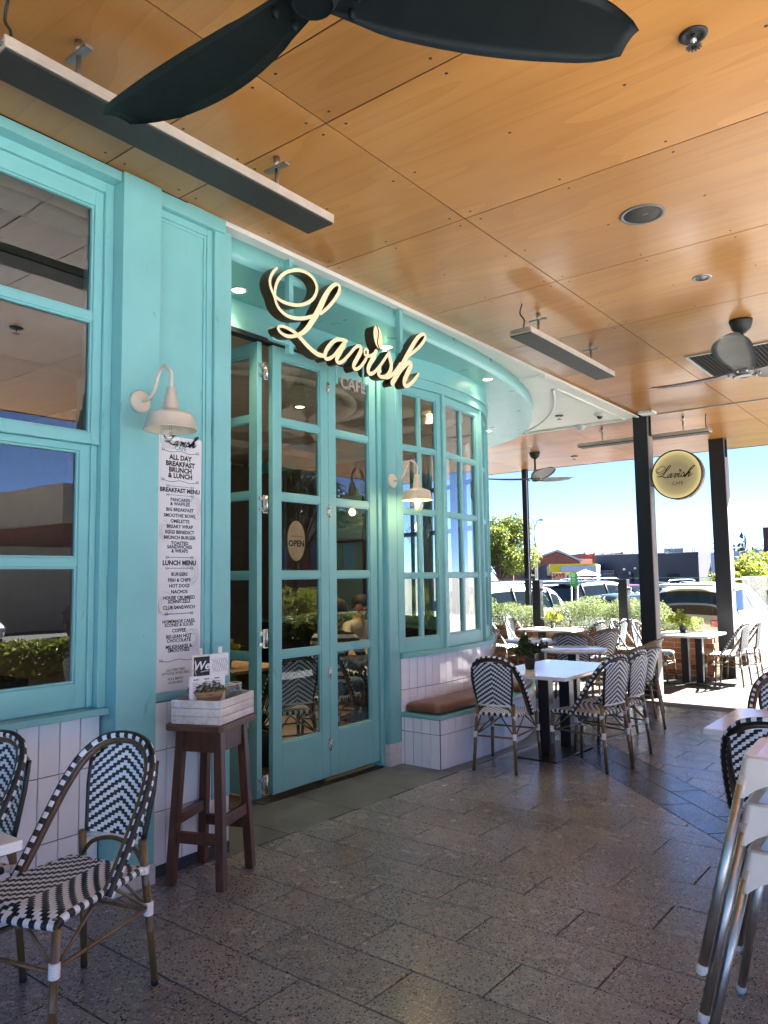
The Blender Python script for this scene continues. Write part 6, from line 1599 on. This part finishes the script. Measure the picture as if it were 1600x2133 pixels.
mb = MB(); mb.M = M_; mb.prism([(0, GRD), (w_, GRD), (w_, H(1172, 78)), (w_*0.57, H(1150.5, 78)), (0, H(1172, 78))], 'y', 0, 12); mb.build('wall', ROOFR, b3)
mb = MB(); mb.M = M_
for p, q2 in (((-0.2, H(1172, 78)), (w_*0.57, H(1150, 78)+0.05)), ((w_*0.57, H(1150, 78)+0.05), (w_+0.2, H(1172, 78)))): mb.prism([p, q2, (q2[0], q2[1]+0.22), (p[0], p[1]+0.22)], 'y', -0.15, 12.1)
mb.build('roof', pm('pale_metal_roof', (0.5, 0.47, 0.43), 0.5), b3)
slab(1035, 1105, 84, 80, H(1164, 82), 10, 'side_wing', ROOFR, b3)
slab(1033, 1107, 83.8, 79.8, H(1161.5, 82), 0.4, 'wing_coping', CREAMR, b3, z0=H(1164, 82)+0.003)
b4 = thing('navy_building', 'small dark navy building with a curved parapet left of the yellow shop', 'building', (0, 0, 0))
a, b = G(1082, 58), G(1141, 57); t_ = (b-a).normalized(); n_ = Vector((-t_.y, t_.x)); n_ = n_ if n_.dot(FWD) > 0 else -n_
w_ = (b-a).length; M_ = Matrix(((t_.x, n_.x, 0, a.x), (t_.y, n_.y, 0, a.y), (0, 0, 1, 0), (0, 0, 0, 1)))
mb = MB(); mb.M = M_; mb.prism([(0, GRD), (w_, GRD), (w_, H(1176, 57)), (w_*0.86, H(1176, 57)), (w_*0.72, H(1179, 57)), (w_*0.6, H(1184, 57)), (0, H(1186, 57))], 'y', 0, 6); mb.build('wall', NAVY, b4)
face(1100, 1118, 57.4, 1192, 1222, 'shop_window', CARGL, b4, 0.08); face(1098, 1120, 57.4, 1189, 1191.5, 'awning', CHAR, b4, 0.6, 0.55)
face(1137, 1144, 57.0, 1180, 1200, 'side_pier', CREAMR, b4, 0.2)
b5 = thing('saw_tooth_roofs', 'row of small red saw-tooth roofs beyond the charcoal building', 'building', (0, 0, 0))
for k, (px, w) in enumerate(((1212, 20), (1232, 16), (1250, 16), (1268, 18), (1290, 18), (1312, 18))):
    a, b = G(px, 96), G(px+w, 96); t_ = (b-a).normalized(); n_ = Vector((-t_.y, t_.x)); n_ = n_ if n_.dot(FWD) > 0 else -n_
    L_ = (b-a).length; mb = MB(); mb.M = Matrix(((t_.x, n_.x, 0, a.x), (t_.y, n_.y, 0, a.y), (0, 0, 1, 0), (0, 0, 0, 1)))
    top = 1155+random.uniform(-2, 2); mb.prism([(0, GRD), (L_, GRD), (L_, H(1166, 96)), (L_*0.25, H(top, 96)), (0, H(top, 96))], 'y', 0, 8); mb.build('roof', ROOFR, b5)
    face(px+3, px+6, 96, top-3, top+2, 'vent', ALU, b5, -1, 0.4)
b6 = thing('white_wall_building', 'long pale blue wall with a roof rail and small red and white sign', 'building', (0, 0, 0))
slab(1478, 1600, 47, 44, H(1153, 46, 1550), 8, 'wall', PALEB, b6)
for py in (1134, 1144.5):
    a, b = G(1478, 47.5), G(1592, 44.6); MB().tube([(a.x, a.y, H(py, 46, 1550)), (b.x, b.y, H(py-1, 46, 1550))], 0.025, 6).build('roof_rail', ALU, b6)
for px in (1456, 1520, 1551, 1586): q = G(px, 46); MB().tube([(q.x, q.y, H(1154, 46, 1550)), (q.x, q.y, H(1133.5, 46, 1550))], 0.025, 6).build('rail_post', ALU, b6)
face(1543, 1566, 45.6, 1155, 1165, 'wall_sign', PAPER, b6, 0.25); face(1543, 1549, 45.6, 1155, 1165, 'sign_panel', REDP, b6, 0.29, 0.03)
b7 = thing('dark_brick_block', 'tall dark brick block cut off by the right edge', 'building', (0, 0, 0))
slab(1589, 1680, 40, 39, H(1103, 40, 1600), 6, 'wall', pm('dark_brick_far', (0.035, 0.030, 0.032), 0.8, var=0.2, scale=2), b7)
face(1598, 1640, 39.9, 1108, 1160, 'brick_panel', pm('brown_brick_far', (0.13, 0.04, 0.03), 0.8, var=0.2, scale=3), b7, 0.08)
fl_ = thing('feather_flag', 'blue flag on a pole above the pale wall', 'flag', (0, 0, 0))
q = G(1547.5, 42); MB().tube([(q.x, q.y, GRD), (q.x, q.y, H(1106, 42, 1550))], 0.03, 7).build('pole', ALU, fl_)
mb = MB(); pts = [(1547, 1109), (1538.5, 1122), (1544, 1127), (1549, 1126), (1544, 1150), (1551, 1150), (1554, 1133), (1552.5, 1122)]
vs = []
for k in (0, 1):
    for i, (px, py) in enumerate(pts): p = G(px, 42-0.05*sin(i*1.7)+k*0.012); vs.append((p.x, p.y, H(py, 42, 1550)))
n = len(pts); mb.add(vs, [tuple(range(n)), tuple(reversed(range(n, 2*n)))]+[(k, (k+1) % n, n+(k+1) % n, n+k) for k in range(n)]); mb.build('cloth', BLUEF, fl_)
face(1546.5, 1552.5, 41.9, 1130, 1134, 'white_mark', PAPER, fl_, 0.12, 0.02)
sl_ = thing('street_light', 'tall thin street light with two arms against the sky', 'street light', (0, 0, 0))
q = G(1114.5, 48); top = H(1086, 48, 1110)
MB().tube([(q.x, q.y, GRD), (q.x, q.y, 2.5), (q.x, q.y, top-0.4)], [0.11, 0.09, 0.055], 10).build('pole', ALU, sl_)
for e, pz in ((1098, 1077.5), (1128, 1084)):
    w = G(e, 48); zz = H(pz, 48, 1110)
    MB().tube(spline([(q.x, q.y, top-0.45), (q.x+(w.x-q.x)*0.35, q.y+(w.y-q.y)*0.35, zz-0.08), (w.x, w.y, zz)], 5), 0.035, 7).build('arm', ALU, sl_)
    MB().cbox((w.x, w.y, zz), (0.30, 0.22, 0.09)).build('lamp_head', CHAR, sl_, 0.02)
gs = thing('green_sign', 'bright green notice sign on two thin posts beyond the hedge', 'sign', (0, 0, 0))
face(1185, 1199.5, 18.3, 1195.5, 1222, 'sign_panel', GREENP, gs, 0, 0.03)
for px in (1185.5, 1198): q = G(px, 18.35); MB().tube([(q.x, q.y, GRD), (q.x, q.y, H(1224, 18.35, 1190))], 0.022, 7).build('post', ALU, gs)
for k in range(6): face(1187+(k % 2), 1195-(k % 3), 18.27, 1198.5+k*3.4, 1199.6+k*3.4, 'white_line', PAPER, gs, 0.02, 0.01)
ss = thing('round_road_sign', 'small red and white octagonal road sign in front of the shop opening', 'sign', (0, 0, 0))
q = G(1216.5, 38); zc = H(1211.5, 38)
MB().tube([(q.x, q.y, GRD), (q.x, q.y, zc-0.1)], 0.03, 7).build('post', ALU, ss)
d2 = RGT.normalized()
mb = MB(); mb.M = frame_M((q.x-FWD.x*0.05, q.y-FWD.y*0.05, zc), (d2.x, d2.y, 0), (0, 0, 1)); mb.prism([(0.11*cos(pi/8+k*pi/4), 0.11*sin(pi/8+k*pi/4)) for k in range(8)], 'z', 0, 0.02); mb.build('plate', REDP, ss)
mb = MB(); mb.M = frame_M((q.x-FWD.x*0.08, q.y-FWD.y*0.08, zc), (d2.x, d2.y, 0), (0, 0, 1)); mb.box(-0.08, 0.08, -0.028, 0.028, 0, 0.004); mb.build('white_band', PAPER, ss)

def tree(name, label, x, y, z0, h, r, n, m, size, trunk=0.14, clumps=16, squash=0.8, cat='tree'):
    low = -1.0 if cat == 'shrub' else -0.5
    t = thing(name, label, cat, (x, y, z0))
    ct = []
    mb = MB(); mb.tube([(0, 0, 0), (0.05, 0.02, h*0.2), (0.0, 0.05, h*0.45)], [trunk, trunk*0.8, trunk*0.55], 10)
    for k in range(clumps):
        a = random.uniform(0, 2*pi); e = random.uniform(low, 1); q = random.uniform(0.35, 0.95)
        c = Vector((r*q*cos(a)*sqrt(1-max(0, e)**2*0.6), r*q*sin(a)*sqrt(1-max(0, e)**2*0.6), h-r*squash+r*squash*0.85*e)); ct.append((c, r*random.uniform(0.24, 0.42)))
        mb.tube(spline([(0, 0.04, h*0.35), tuple(c*0.5+Vector((0, 0, h*0.2))), tuple(c)], 3), [trunk*0.35]*3+[trunk*0.2]*3+[0.01], 6)
    mb.build('trunk', BARK, t)
    def fn():
        c, rr = random.choice(ct); d = Vector((random.gauss(0, 1), random.gauss(0, 1), random.gauss(0, 1))).normalized()
        return c+d*rr*random.uniform(0.55, 1.15)
    leaves(MB(), n, fn, size, 0.2, 0.55).build('crown', m, t, kind='stuff')
    return t
def palm(label, x, y, z0, h, L, m=LEAFP, nf=22):
    t = thing('palm_tree', label, 'palm', (x, y, z0))
    MB().tube([(0, 0, 0), (0.06, 0, h*0.5), (0, 0, h)], [0.20, 0.16, 0.15], 10).build('trunk', BARK, t)
    mb = MB()
    for k in range(nf):
        a = 2*pi*k/nf+random.uniform(-0.2, 0.2); el = random.uniform(-0.2, 1.2)
        P = [Vector((cos(a)*L*s*cos(el*(1-s*0.7)), sin(a)*L*s*cos(el*(1-s*0.7)), h+L*(sin(el)*s-0.75*s*s))) for s in [i/9 for i in range(10)]]
        mb.tube(P, 0.016, 4)
        for i in range(1, 10):
            d = (P[i]-P[i-1]).normalized(); sd_ = d.cross(Vector((0, 0, 1))).normalized()
            for j in range(4):
                q = P[i-1].lerp(P[i], j/4); w = L*0.24*(1-abs(i/9-0.45))
                for sg in (-1, 1):
                    tip = q+sd_*sg*w+d*w*0.5-Vector((0, 0, w*0.5)); mb.add([q-d*0.018, q+d*0.018, tip], [(0, 1, 2)])
    mb.build('crown', m, t, kind='stuff')
q = G(1040, 36); tree('leafy_tree', 'rounded bright green tree right beside the bay window edge', q.x, q.y, GRD, H(1078, 36)-GRD, 1.55, 15000, LEAFT, (0.07, 0.17), 0.12, 30, 1.05)
q = G(1060, 44); palm('palm tree whose drooping fronds show behind the rounded tree', q.x, q.y, GRD, H(1105, 44)-GRD, 1.5)
for k, (px, D, top, r) in enumerate(((1527, 24, 1185, 0.85), (1556, 23.4, 1172, 0.95), (1592, 23.5, 1163, 1.05), (1630, 24, 1160, 1.1))):
    q = G(px, D); tree('yellow_shrub', ['yellow-green shrub just right of the thick roof post', 'yellow-green shrub in the middle of the row behind the silver SUV', 'yellow-green shrub nearest the right edge', 'yellow-green shrub past the right edge'][k], q.x, q.y, GRD, H(top, D, 1560)-GRD, r, 9500, LEAFY, (0.06, 0.14), 0.06, 30, 1.3, 'shrub')
for k, (px, D, top, r) in enumerate(((1523, 60, 1148, 1.0), (1537, 62, 1139, 0.9), (1575, 60, 1149, 0.8))):
    q = G(px, D); tree('distant_tree', ['distant sparse tree above the pale wall, left of the flag', 'distant taller tree beside the flag pole', 'distant low tree above the pale wall, right of the flag'][k], q.x, q.y, GRD, H(top, D, 1550)-GRD, r, 900, LEAFD, (0.12, 0.3), 0.1, 10, 0.9)
wf = thing('white_fence', 'low white railing fence under the rounded tree', 'fence', (0, 0, 0))
a, b = G(1005, 30), G(1085, 29); d_ = (b-a).normalized()
for z in (0.55, 1.08): MB().bar((a.x, a.y, z), (b.x, b.y, z), 0.05, 0.06).build('rail', PLINTH, wf)
for k in range(16): p = a.lerp(b, k/15); MB().box(p.x-0.025, p.x+0.025, p.y-0.025, p.y+0.025, GRD, 1.22).build('picket', PLINTH, wf)

# street side: what the shop glass mirrors
rb = thing('street_building', 'red brick street building with cream parapet and blue windows, mirrored in the shop glass', 'building', (0, 0, 0))
MB().box(23.5, 32, 17.0, 70.0, GRD, 4.0).build('wall', BWALL, rb)
MB().box(23.3, 32.2, 16.8, 70.2, 4.001, 5.7).build('parapet', CREAMR, rb)
MB().box(22.5, 32, -12, 16.79, GRD, 2.9).build('wing', CREAMR, rb)
for y in (18.0, 20.2, 22.5, 25, 27.5, 30, 33, 36, 39, 42, 46, 50):
    o = MB().box(23.40, 23.499, y, y+1.2, 2.1, 3.75).build('window', WINB, rb); MB().box(23.36, 23.499, y-0.1, y+1.3, 1.95, 2.099).build('sill', CREAMR, rb)
for y in (-6, -1, 4, 9): MB().box(22.4, 22.499, y, y+2.6, 0.4, 2.3).build('window', WINB, rb)
for k, (x, y, h, r) in enumerate(((10.3, 1.0, 1.5, 0.8), (10.3, 12.4, 1.4, 0.8), (10.3, 18.5, 1.5, 0.9))):
    tree('street_shrub', ['green street shrub mirrored in the left window', 'green street shrub mirrored in the door glass', 'green street shrub mirrored in the bay window'][k], x, y, GRD+0.1, h, r, 3500, LEAFY if k else LEAFT, (0.05, 0.12), 0.05, 18, 1.0, 'shrub')
for k, (x, y) in enumerate(((14.5, 18.8), (15.2, 23.5), (14, 30))):
    tree('street_tree', ['dark street tree mirrored in the upper door panes', 'street tree mirrored in the bay window', 'far street tree mirrored in the last bay panes'][k], x, y, GRD, 7.0+k*0.3, 2.3, 7500, LEAFD if k < 2 else LEAFT, (0.10, 0.24), 0.16, 24, 1.0)
for k, (y0, y1) in enumerate(((3.0, 5.6), (6.4, 9.0), (9.8, 12.4))):
    sp_ = thing('street_planter', ['dark planter box with shrubs at the street edge, mirrored in the left window', 'dark planter box with shrubs at the street edge, mirrored in the folded door', 'dark planter box with shrubs at the street edge, mirrored in the closed doors'][k], 'planter', (2.10, (y0+y1)/2, -0.06))
    h_ = (y1-y0)/2
    for x0, x1, a0, a1 in ((-0.18, -0.15, -h_, h_), (0.15, 0.18, -h_, h_), (-0.149, 0.149, -h_, -h_+0.03), (-0.149, 0.149, h_-0.03, h_)): MB().box(x0, x1, a0, a1, 0, 0.42).build('box_side', CHAR, sp_)
    MB().box(-0.149, 0.149, -h_+0.031, h_-0.031, 0.02, 0.38).build('soil', SOIL, sp_)
    leaves(MB(), 7000, lambda: (random.gauss(0, 0.11), random.uniform(-h_, h_), 0.40+0.46*random.random()**0.8), (0.05, 0.11), 0, 0.5).build('foliage', LEAFY if k == 1 else LEAFT, sp_, kind='stuff')
for k, y in enumerate((1.0, 6.0, 12.9)):
    post(2.15, y, 0.17, -0.06, CEIL, ['black verandah post on the street side, mirrored in the left window', 'black verandah post on the street side, mirrored in the door', 'black verandah post at the outer front corner'][k], edge=False)

# ================================================================== INSIDE THE CAFE (seen through the glass)
IN = 'bistro chairs inside the cafe'
for x, y, f, lab in ((-4.78, 5.30, (-0.35, 0.94), 'chair inside under the person in the striped top'),
   (-5.95, 7.02, (0.95, -0.1), 'chair inside under the person in the black cap'),
   (-4.62, 4.55, (-0.9, 0.4), 'dark chair inside behind the left door pane'),
   (-5.35, 3.85, (0.9, 0.3), 'dark chair inside, deeper behind the left door pane'),
   (-5.6, 2.5, (-0.2, 0.98), 'dark chair inside behind the folded door leaf'),
   (-4.62, 6.25, (-0.95, 0.3), 'chair inside behind the first bay window'),
   (-4.85, 6.95, (-0.95, -0.1), 'chair inside behind the second bay window')):
    put_chair(ch, False, x, y, f, lab, IN).location.z = -0.008
def intable(label, x, y, w, d):
    t = thing('cafe_table', label, 'table', (x, y, -0.008))
    MB().box(-w/2, w/2, -d/2, d/2, 0.715, 0.745).build('tabletop', woodmat('oak_top', (0.24, 0.14, 0.07), (0.36, 0.23, 0.12), 0, 0.4) if 'oak_top' not in bpy.data.materials else bpy.data.materials['oak_top'], t, 0.004)
    MB().box(-0.04, 0.04, -0.04, 0.04, 0.016, 0.714).build('column', BLACK, t); MB().box(-0.2, 0.2, -0.2, 0.2, 0, 0.015).build('base_plate', BLACK, t)
intable('timber table inside between the two seated people', -5.28, 6.42, 0.75, 0.95)
intable('timber table inside behind the left door leaf', -5.35, 4.62, 0.7, 0.7)
cup = thing('coffee_cup', 'white coffee cup on the timber table inside', 'cup', (-4.98, 6.12, 0.738))
MB().lathe([(0.001, 0.004), (0.028, 0.004), (0.045, 0.065), (0.042, 0.065), (0.026, 0.010), (0.001, 0.010)], 20).build('bowl', PLINTH, cup)
MB().lathe([(0.001, 0.0), (0.05, 0.0), (0.075, 0.008), (0.073, 0.010), (0.001, 0.0035)], 24).build('saucer', PLINTH, cup)
potted('small bright green plant on the table inside the left door pane', -5.30, 4.50, 0.738, LEAFY, 0.12, 0.18, 260, (0.03, 0.055))
def stripemat():
    m, nt_, n_, l_, b_ = newmat('striped_knit'); sp = n_.new('ShaderNodeSeparateXYZ'); l_.new(opos(nt_), sp.inputs[0])
    f = mathn(nt_, 'GREATER_THAN', mathn(nt_, 'FRACT', mathn(nt_, 'MULTIPLY', sp.outputs[2], 15.0)), 0.5)
    l_.new(mixc(nt_, f, (0.02, 0.02, 0.025), (0.55, 0.53, 0.50)), b_.inputs['Base Color']); b_.inputs['Roughness'].default_value = 0.9; return m
HAIR = pm('brown_hair', (0.05, 0.03, 0.02), 0.6)
SHOE = pm('dark_shoe', (0.02, 0.02, 0.02), 0.6)
def person(label, loc, rz, top, cap=True, lean=0.06, turn=0.0):
    t = thing('person', label, 'person', loc, rz)
    V = []; E_ = []; Rr = []
    def add(p, r, par=None):
        V.append(Vector(p)); Rr.append(r)
        if par is not None: E_.append((par, len(V)-1))
        return len(V)-1
    pv = add((0, -0.02, 0.53), 0.135)
    w = add((0, 0.0+lean*0.3, 0.68), 0.125, pv); c = add((0, lean, 0.88), 0.140, w); nb_ = add((0, lean*1.3, 1.02), 0.065, c); nk = add((0, lean*1.5+0.01, 1.085), 0.052, nb_)
    h1 = add((0, lean*1.6+0.025, 1.155), 0.080, nk); h2 = add((0, lean*1.6+0.015, 1.235), 0.088, h1); add((0, lean*1.6+0.01, 1.285), 0.060, h2)
    add((0, lean*1.6+0.118, 1.175), 0.014, h1)
    for s in (-1, 1): add((s*0.088, lean*1.6+0.015, 1.185), 0.016, h1)
    for s in (-1, 1):
        sh = add((s*0.185, lean, 0.975), 0.062, c); el = add((s*0.255, lean+0.10, 0.755), 0.046, sh); wr = add((s*0.15, lean+0.33, 0.790), 0.030, el)
        hd_ = add((s*0.125, lean+0.385, 0.790), 0.030, wr)
        for k in range(4): 
            f1 = add((s*(0.145-0.018*k), lean+0.43, 0.787), 0.009, hd_); add((s*(0.143-0.018*k), lean+0.462-0.004*abs(k-1.5), 0.770), 0.008, f1)
        add((s*0.085, lean+0.40, 0.792), 0.010, hd_)
        hp = add((s*0.095, 0.03, 0.515), 0.092, pv); kn = add((s*0.13, 0.42, 0.52), 0.064, hp); an = add((s*0.13, 0.38, 0.10), 0.042, kn); add((s*0.14, 0.50, 0.045), 0.038, an)
    me = bpy.data.meshes.new('body'); me.from_pydata([tuple(v) for v in V], E_, []); 
    ob = bpy.data.objects.new('body', me); COL.objects.link(ob)
    ob.modifiers.new('skin', 'SKIN'); ob.modifiers.new('sub', 'SUBSURF').levels = 2
    sv = me.skin_vertices[0].data
    for i, r in enumerate(Rr): sv[i].radius = (r, r); sv[i].use_root = (i == 0)
    dg = bpy.context.evaluated_depsgraph_get(); dg.update()
    nm = bpy.data.meshes.new_from_object(ob.evaluated_get(dg)); bpy.data.objects.remove(ob)
    nm.name = 'body'; nm.materials.clear()
    for m in (top, SKIN, DENIM, SHOE): nm.materials.append(m)
    for p in nm.polygons:
        q = p.center; p.use_smooth = True
        if q.z > 1.035 or (abs(q.x) > 0.10 and q.y > lean+0.07 and 0.70 < q.z < 0.90): i = 1
        elif q.z < 0.09: i = 3
        elif q.z < 0.60 and (q.y > 0.05 or q.z < 0.56): i = 2
        else: i = 0
        p.material_index = i
    link('body', nm, t)
    hy = lean*1.6+0.015
    if cap:
        mb = MB(); mb.lathe([(0.104, 1.225), (0.106, 1.245), (0.095, 1.295), (0.06, 1.327), (0.001, 1.338)], 20, (0, hy, 0))
        mb.prism([(0.085*sin(a)*1.0, hy+0.06+0.135*cos(a)*0.9) for a in [(-1.2+2.4*k/10) for k in range(11)]], 'z', 1.228, 1.238); mb.build('cap', BLACKM, t)
        MB().lathe([(0.092, 1.165), (0.098, 1.20), (0.101, 1.226)], 18, (0, hy-0.016, 0), ends=False).build('hair', HAIR, t)
    else:
        mb = MB(); mb.ball((0, hy-0.018, 1.225), 0.112, 18, 12, 1.02); mb.ball((0, hy-0.07, 1.13), 0.075, 14, 10, 1.3); mb.build('hair', HAIR, t)
    e = MB()
    for s in (-1, 1):
        eye = MB().ball((s*0.032, hy+0.083, 1.205), 0.011, 8, 6); eye.build('eye', INK, t)
    MB().cbox((0, hy+0.088, 1.128), (0.045, 0.012, 0.008)).build('mouth', pm('lips', (0.30, 0.10, 0.08), 0.5) if 'lips' not in bpy.data.materials else bpy.data.materials['lips'], t)
    return t
person('person in a black cap and sand coloured shirt seated inside behind the right door', (-5.95, 7.02, -0.008), atan2(-0.1, 0.95)-pi/2, SHIRT, True)
person('person in a black and white striped top and jeans seated inside with their back turned', (-4.78, 5.30, -0.008), atan2(0.94, -0.35)-pi/2, stripemat(), False, 0.10)
ip = thing('indoor_plant', 'tall dark broad-leaved plant standing inside the left door leaf', 'plant', (-4.78, 4.40, -0.008))
MB().lathe([(0.001, 0.0), (0.13, 0.0), (0.17, 0.26), (0.16, 0.27), (0.145, 0.25), (0.001, 0.24)], 22).build('pot', POT, ip)
for k in range(15):
    a = random.uniform(0, 2*pi); L = random.uniform(0.50, 0.82); el = random.uniform(0.95, 1.38)
    P = [Vector((cos(a)*L*s*cos(el)*(1+0.5*s), sin(a)*L*s*cos(el)*(1+0.5*s), 0.24+L*s*sin(el)*(1-0.22*s*s))) for s in [i/8 for i in range(9)]]
    mb = MB(); mb.tube(P[:5], 0.007, 5); vs = []
    for i in range(4, 9):
        d = (P[i]-P[i-1]).normalized(); sd_ = d.cross(Vector((0, 0, 1))).normalized(); w = 0.075*sin(pi*min(1, (i-3.6)/4.6))+0.004
        vs += [P[i]-sd_*w+Vector((0, 0, w*0.25)), P[i], P[i]+sd_*w+Vector((0, 0, w*0.25))]
    mb.add(vs, [(3*i+j, 3*i+j+1, 3*i+j+4, 3*i+j+3) for i in range(4) for j in range(2)], True); mb.build('leaf', LEAFD, ip)
ms_ = thing('mint_screen', 'pale mint panel with black glazing bars behind the seated person in the cap', 'screen', (-6.75, 7.95, 0.9))
mm, mnt, mn_, ml, mbb = newmat('mint_blind'); tl = mn_.new('ShaderNodeBsdfTranslucent'); tl.inputs[0].default_value = (0.55, 0.95, 0.80, 1); mbb.inputs['Base Color'].default_value = (0.45, 0.85, 0.70, 1)
mx = mn_.new('ShaderNodeMixShader'); mx.inputs[0].default_value = 0.55; ml.new(mbb.outputs[0], mx.inputs[1]); ml.new(tl.outputs[0], mx.inputs[2]); ml.new(mx.outputs[0], mn_['Material Output'].inputs[0])
MB().box(-0.5, 0.55, 0, 0.006, 0, 1.75).build('panel', mm, ms_)
for x in (-0.50, 0.20, 0.50): MB().box(x, x+0.045, -0.03, -0.004, 0, 1.75).build('glazing_bar', BLACKM, ms_)
for z in (0.0, 0.62, 1.10): MB().box(-0.453, 0.499, -0.028, -0.005, z, z+0.035).build('glazing_bar', BLACKM, ms_)
for k, (x, y) in enumerate(((-4.95, 4.30), (-5.75, 5.9), (-6.6, 4.2), (-7.6, 2.6), (-5.2, 1.7), (-4.9, 7.2))):
    downlight(['lit downlight inside at the top of the left door', 'lit downlight inside at the top of the right door', 'lit downlight deeper inside the cafe', 'farthest lit downlight inside the cafe', 'lit downlight inside behind the folded leaf', 'lit downlight inside the bay window'][k], x, y, 3.399, True, 0.065, 'downlights inside the cafe')
pdl = thing('pendant_lamp', 'ridged clear glass pendant hanging inside the first bay window', 'pendant', (-4.40, 6.20, 0))
MB().tube([(0, 0, 2.2), (0, 0, 3.399)], 0.004, 5).build('cord', BLACKM, pdl)
MB().lathe([(0.02, 2.20), (0.025, 2.17), (0.03, 2.12), (0.05, 2.05), (0.095, 2.01), (0.125, 1.985), (0.115, 1.965), (0.10, 1.955), (0.118, 1.93), (0.105, 1.905), (0.085, 1.895), (0.090, 1.87), (0.06, 1.84), (0.03, 1.825)], 32, ends=False).build('glass_shade', GLASSJ, pdl)
MB().ball((0, 0, 2.02), 0.03, 12, 8, 1.4).build('bulb', em('pendant_bulb', (1.0, 0.7, 0.35), 2.0), pdl)
pic = thing('framed_picture', 'dark framed arch-shaped mirror on the inner wall behind the folded leaf', 'picture', (-8.0, 0.415, 1.2))
MB().box(-0.25, 0.25, 0, 0.03, 0, 0.9).build('frame', BLACKM, pic); MB().box(-0.21, 0.21, 0.0305, 0.034, 0.04, 0.86).build('mirror', CHROME, pic)
# goods behind the left window: timber boxes and steel jugs on a counter
ct = thing('counter', 'timber counter inside the left window', 'counter', (-4.35, 1.2, -0.008))
MB().box(-0.35, 0.35, -0.8, 0.8, 0, 0.98).build('cabinet', INTF, ct); MB().box(-0.38, 0.38, -0.83, 0.83, 0.9805, 1.02).build('worktop', STOOLT, ct)
for k, (y, z, w, h) in enumerate(((1.40, 1.013, 0.26, 0.20), (1.72, 1.013, 0.28, 0.24), (1.55, 1.255, 0.26, 0.18))):
    b_ = thing('timber_box', ['low timber box on the counter inside the left window', 'taller timber box beside the window jamb inside', 'timber box stacked on the others inside the left window'][k], 'box', (-4.2, y, z), random.uniform(-0.2, 0.2))
    MB().box(-w/2, w/2, -w/2, w/2, 0, h).build('carcass', CRATE if False else STOOLT, b_, 0.004)
    for q in range(2): MB().box(w/2+0.0005, w/2+0.008, -w/2+0.005, w/2-0.005, 0.01+q*h/2, h/2-0.008+q*h/2).build('slat', bpy.data.materials['pale_plywood_sign'], b_)
for k, y in enumerate((0.95, 1.12)):
    j = thing('steel_jug', ['steel milk jug on the counter inside, further left', 'steel milk jug on the counter inside, next to the boxes'][k], 'jug', (-4.05, y, 1.013))
    MB().lathe([(0.001, 0), (0.05, 0.0), (0.055, 0.02), (0.042, 0.10), (0.046, 0.14), (0.043, 0.14), (0.039, 0.10), (0.001, 0.01)], 22).build('jug_body', STEEL, j)
    MB().tube(spline([(0, 0.045, 0.12), (0, 0.085, 0.11), (0, 0.088, 0.06), (0, 0.052, 0.03)], 4), 0.006, 6).build('handle', STEEL, j)
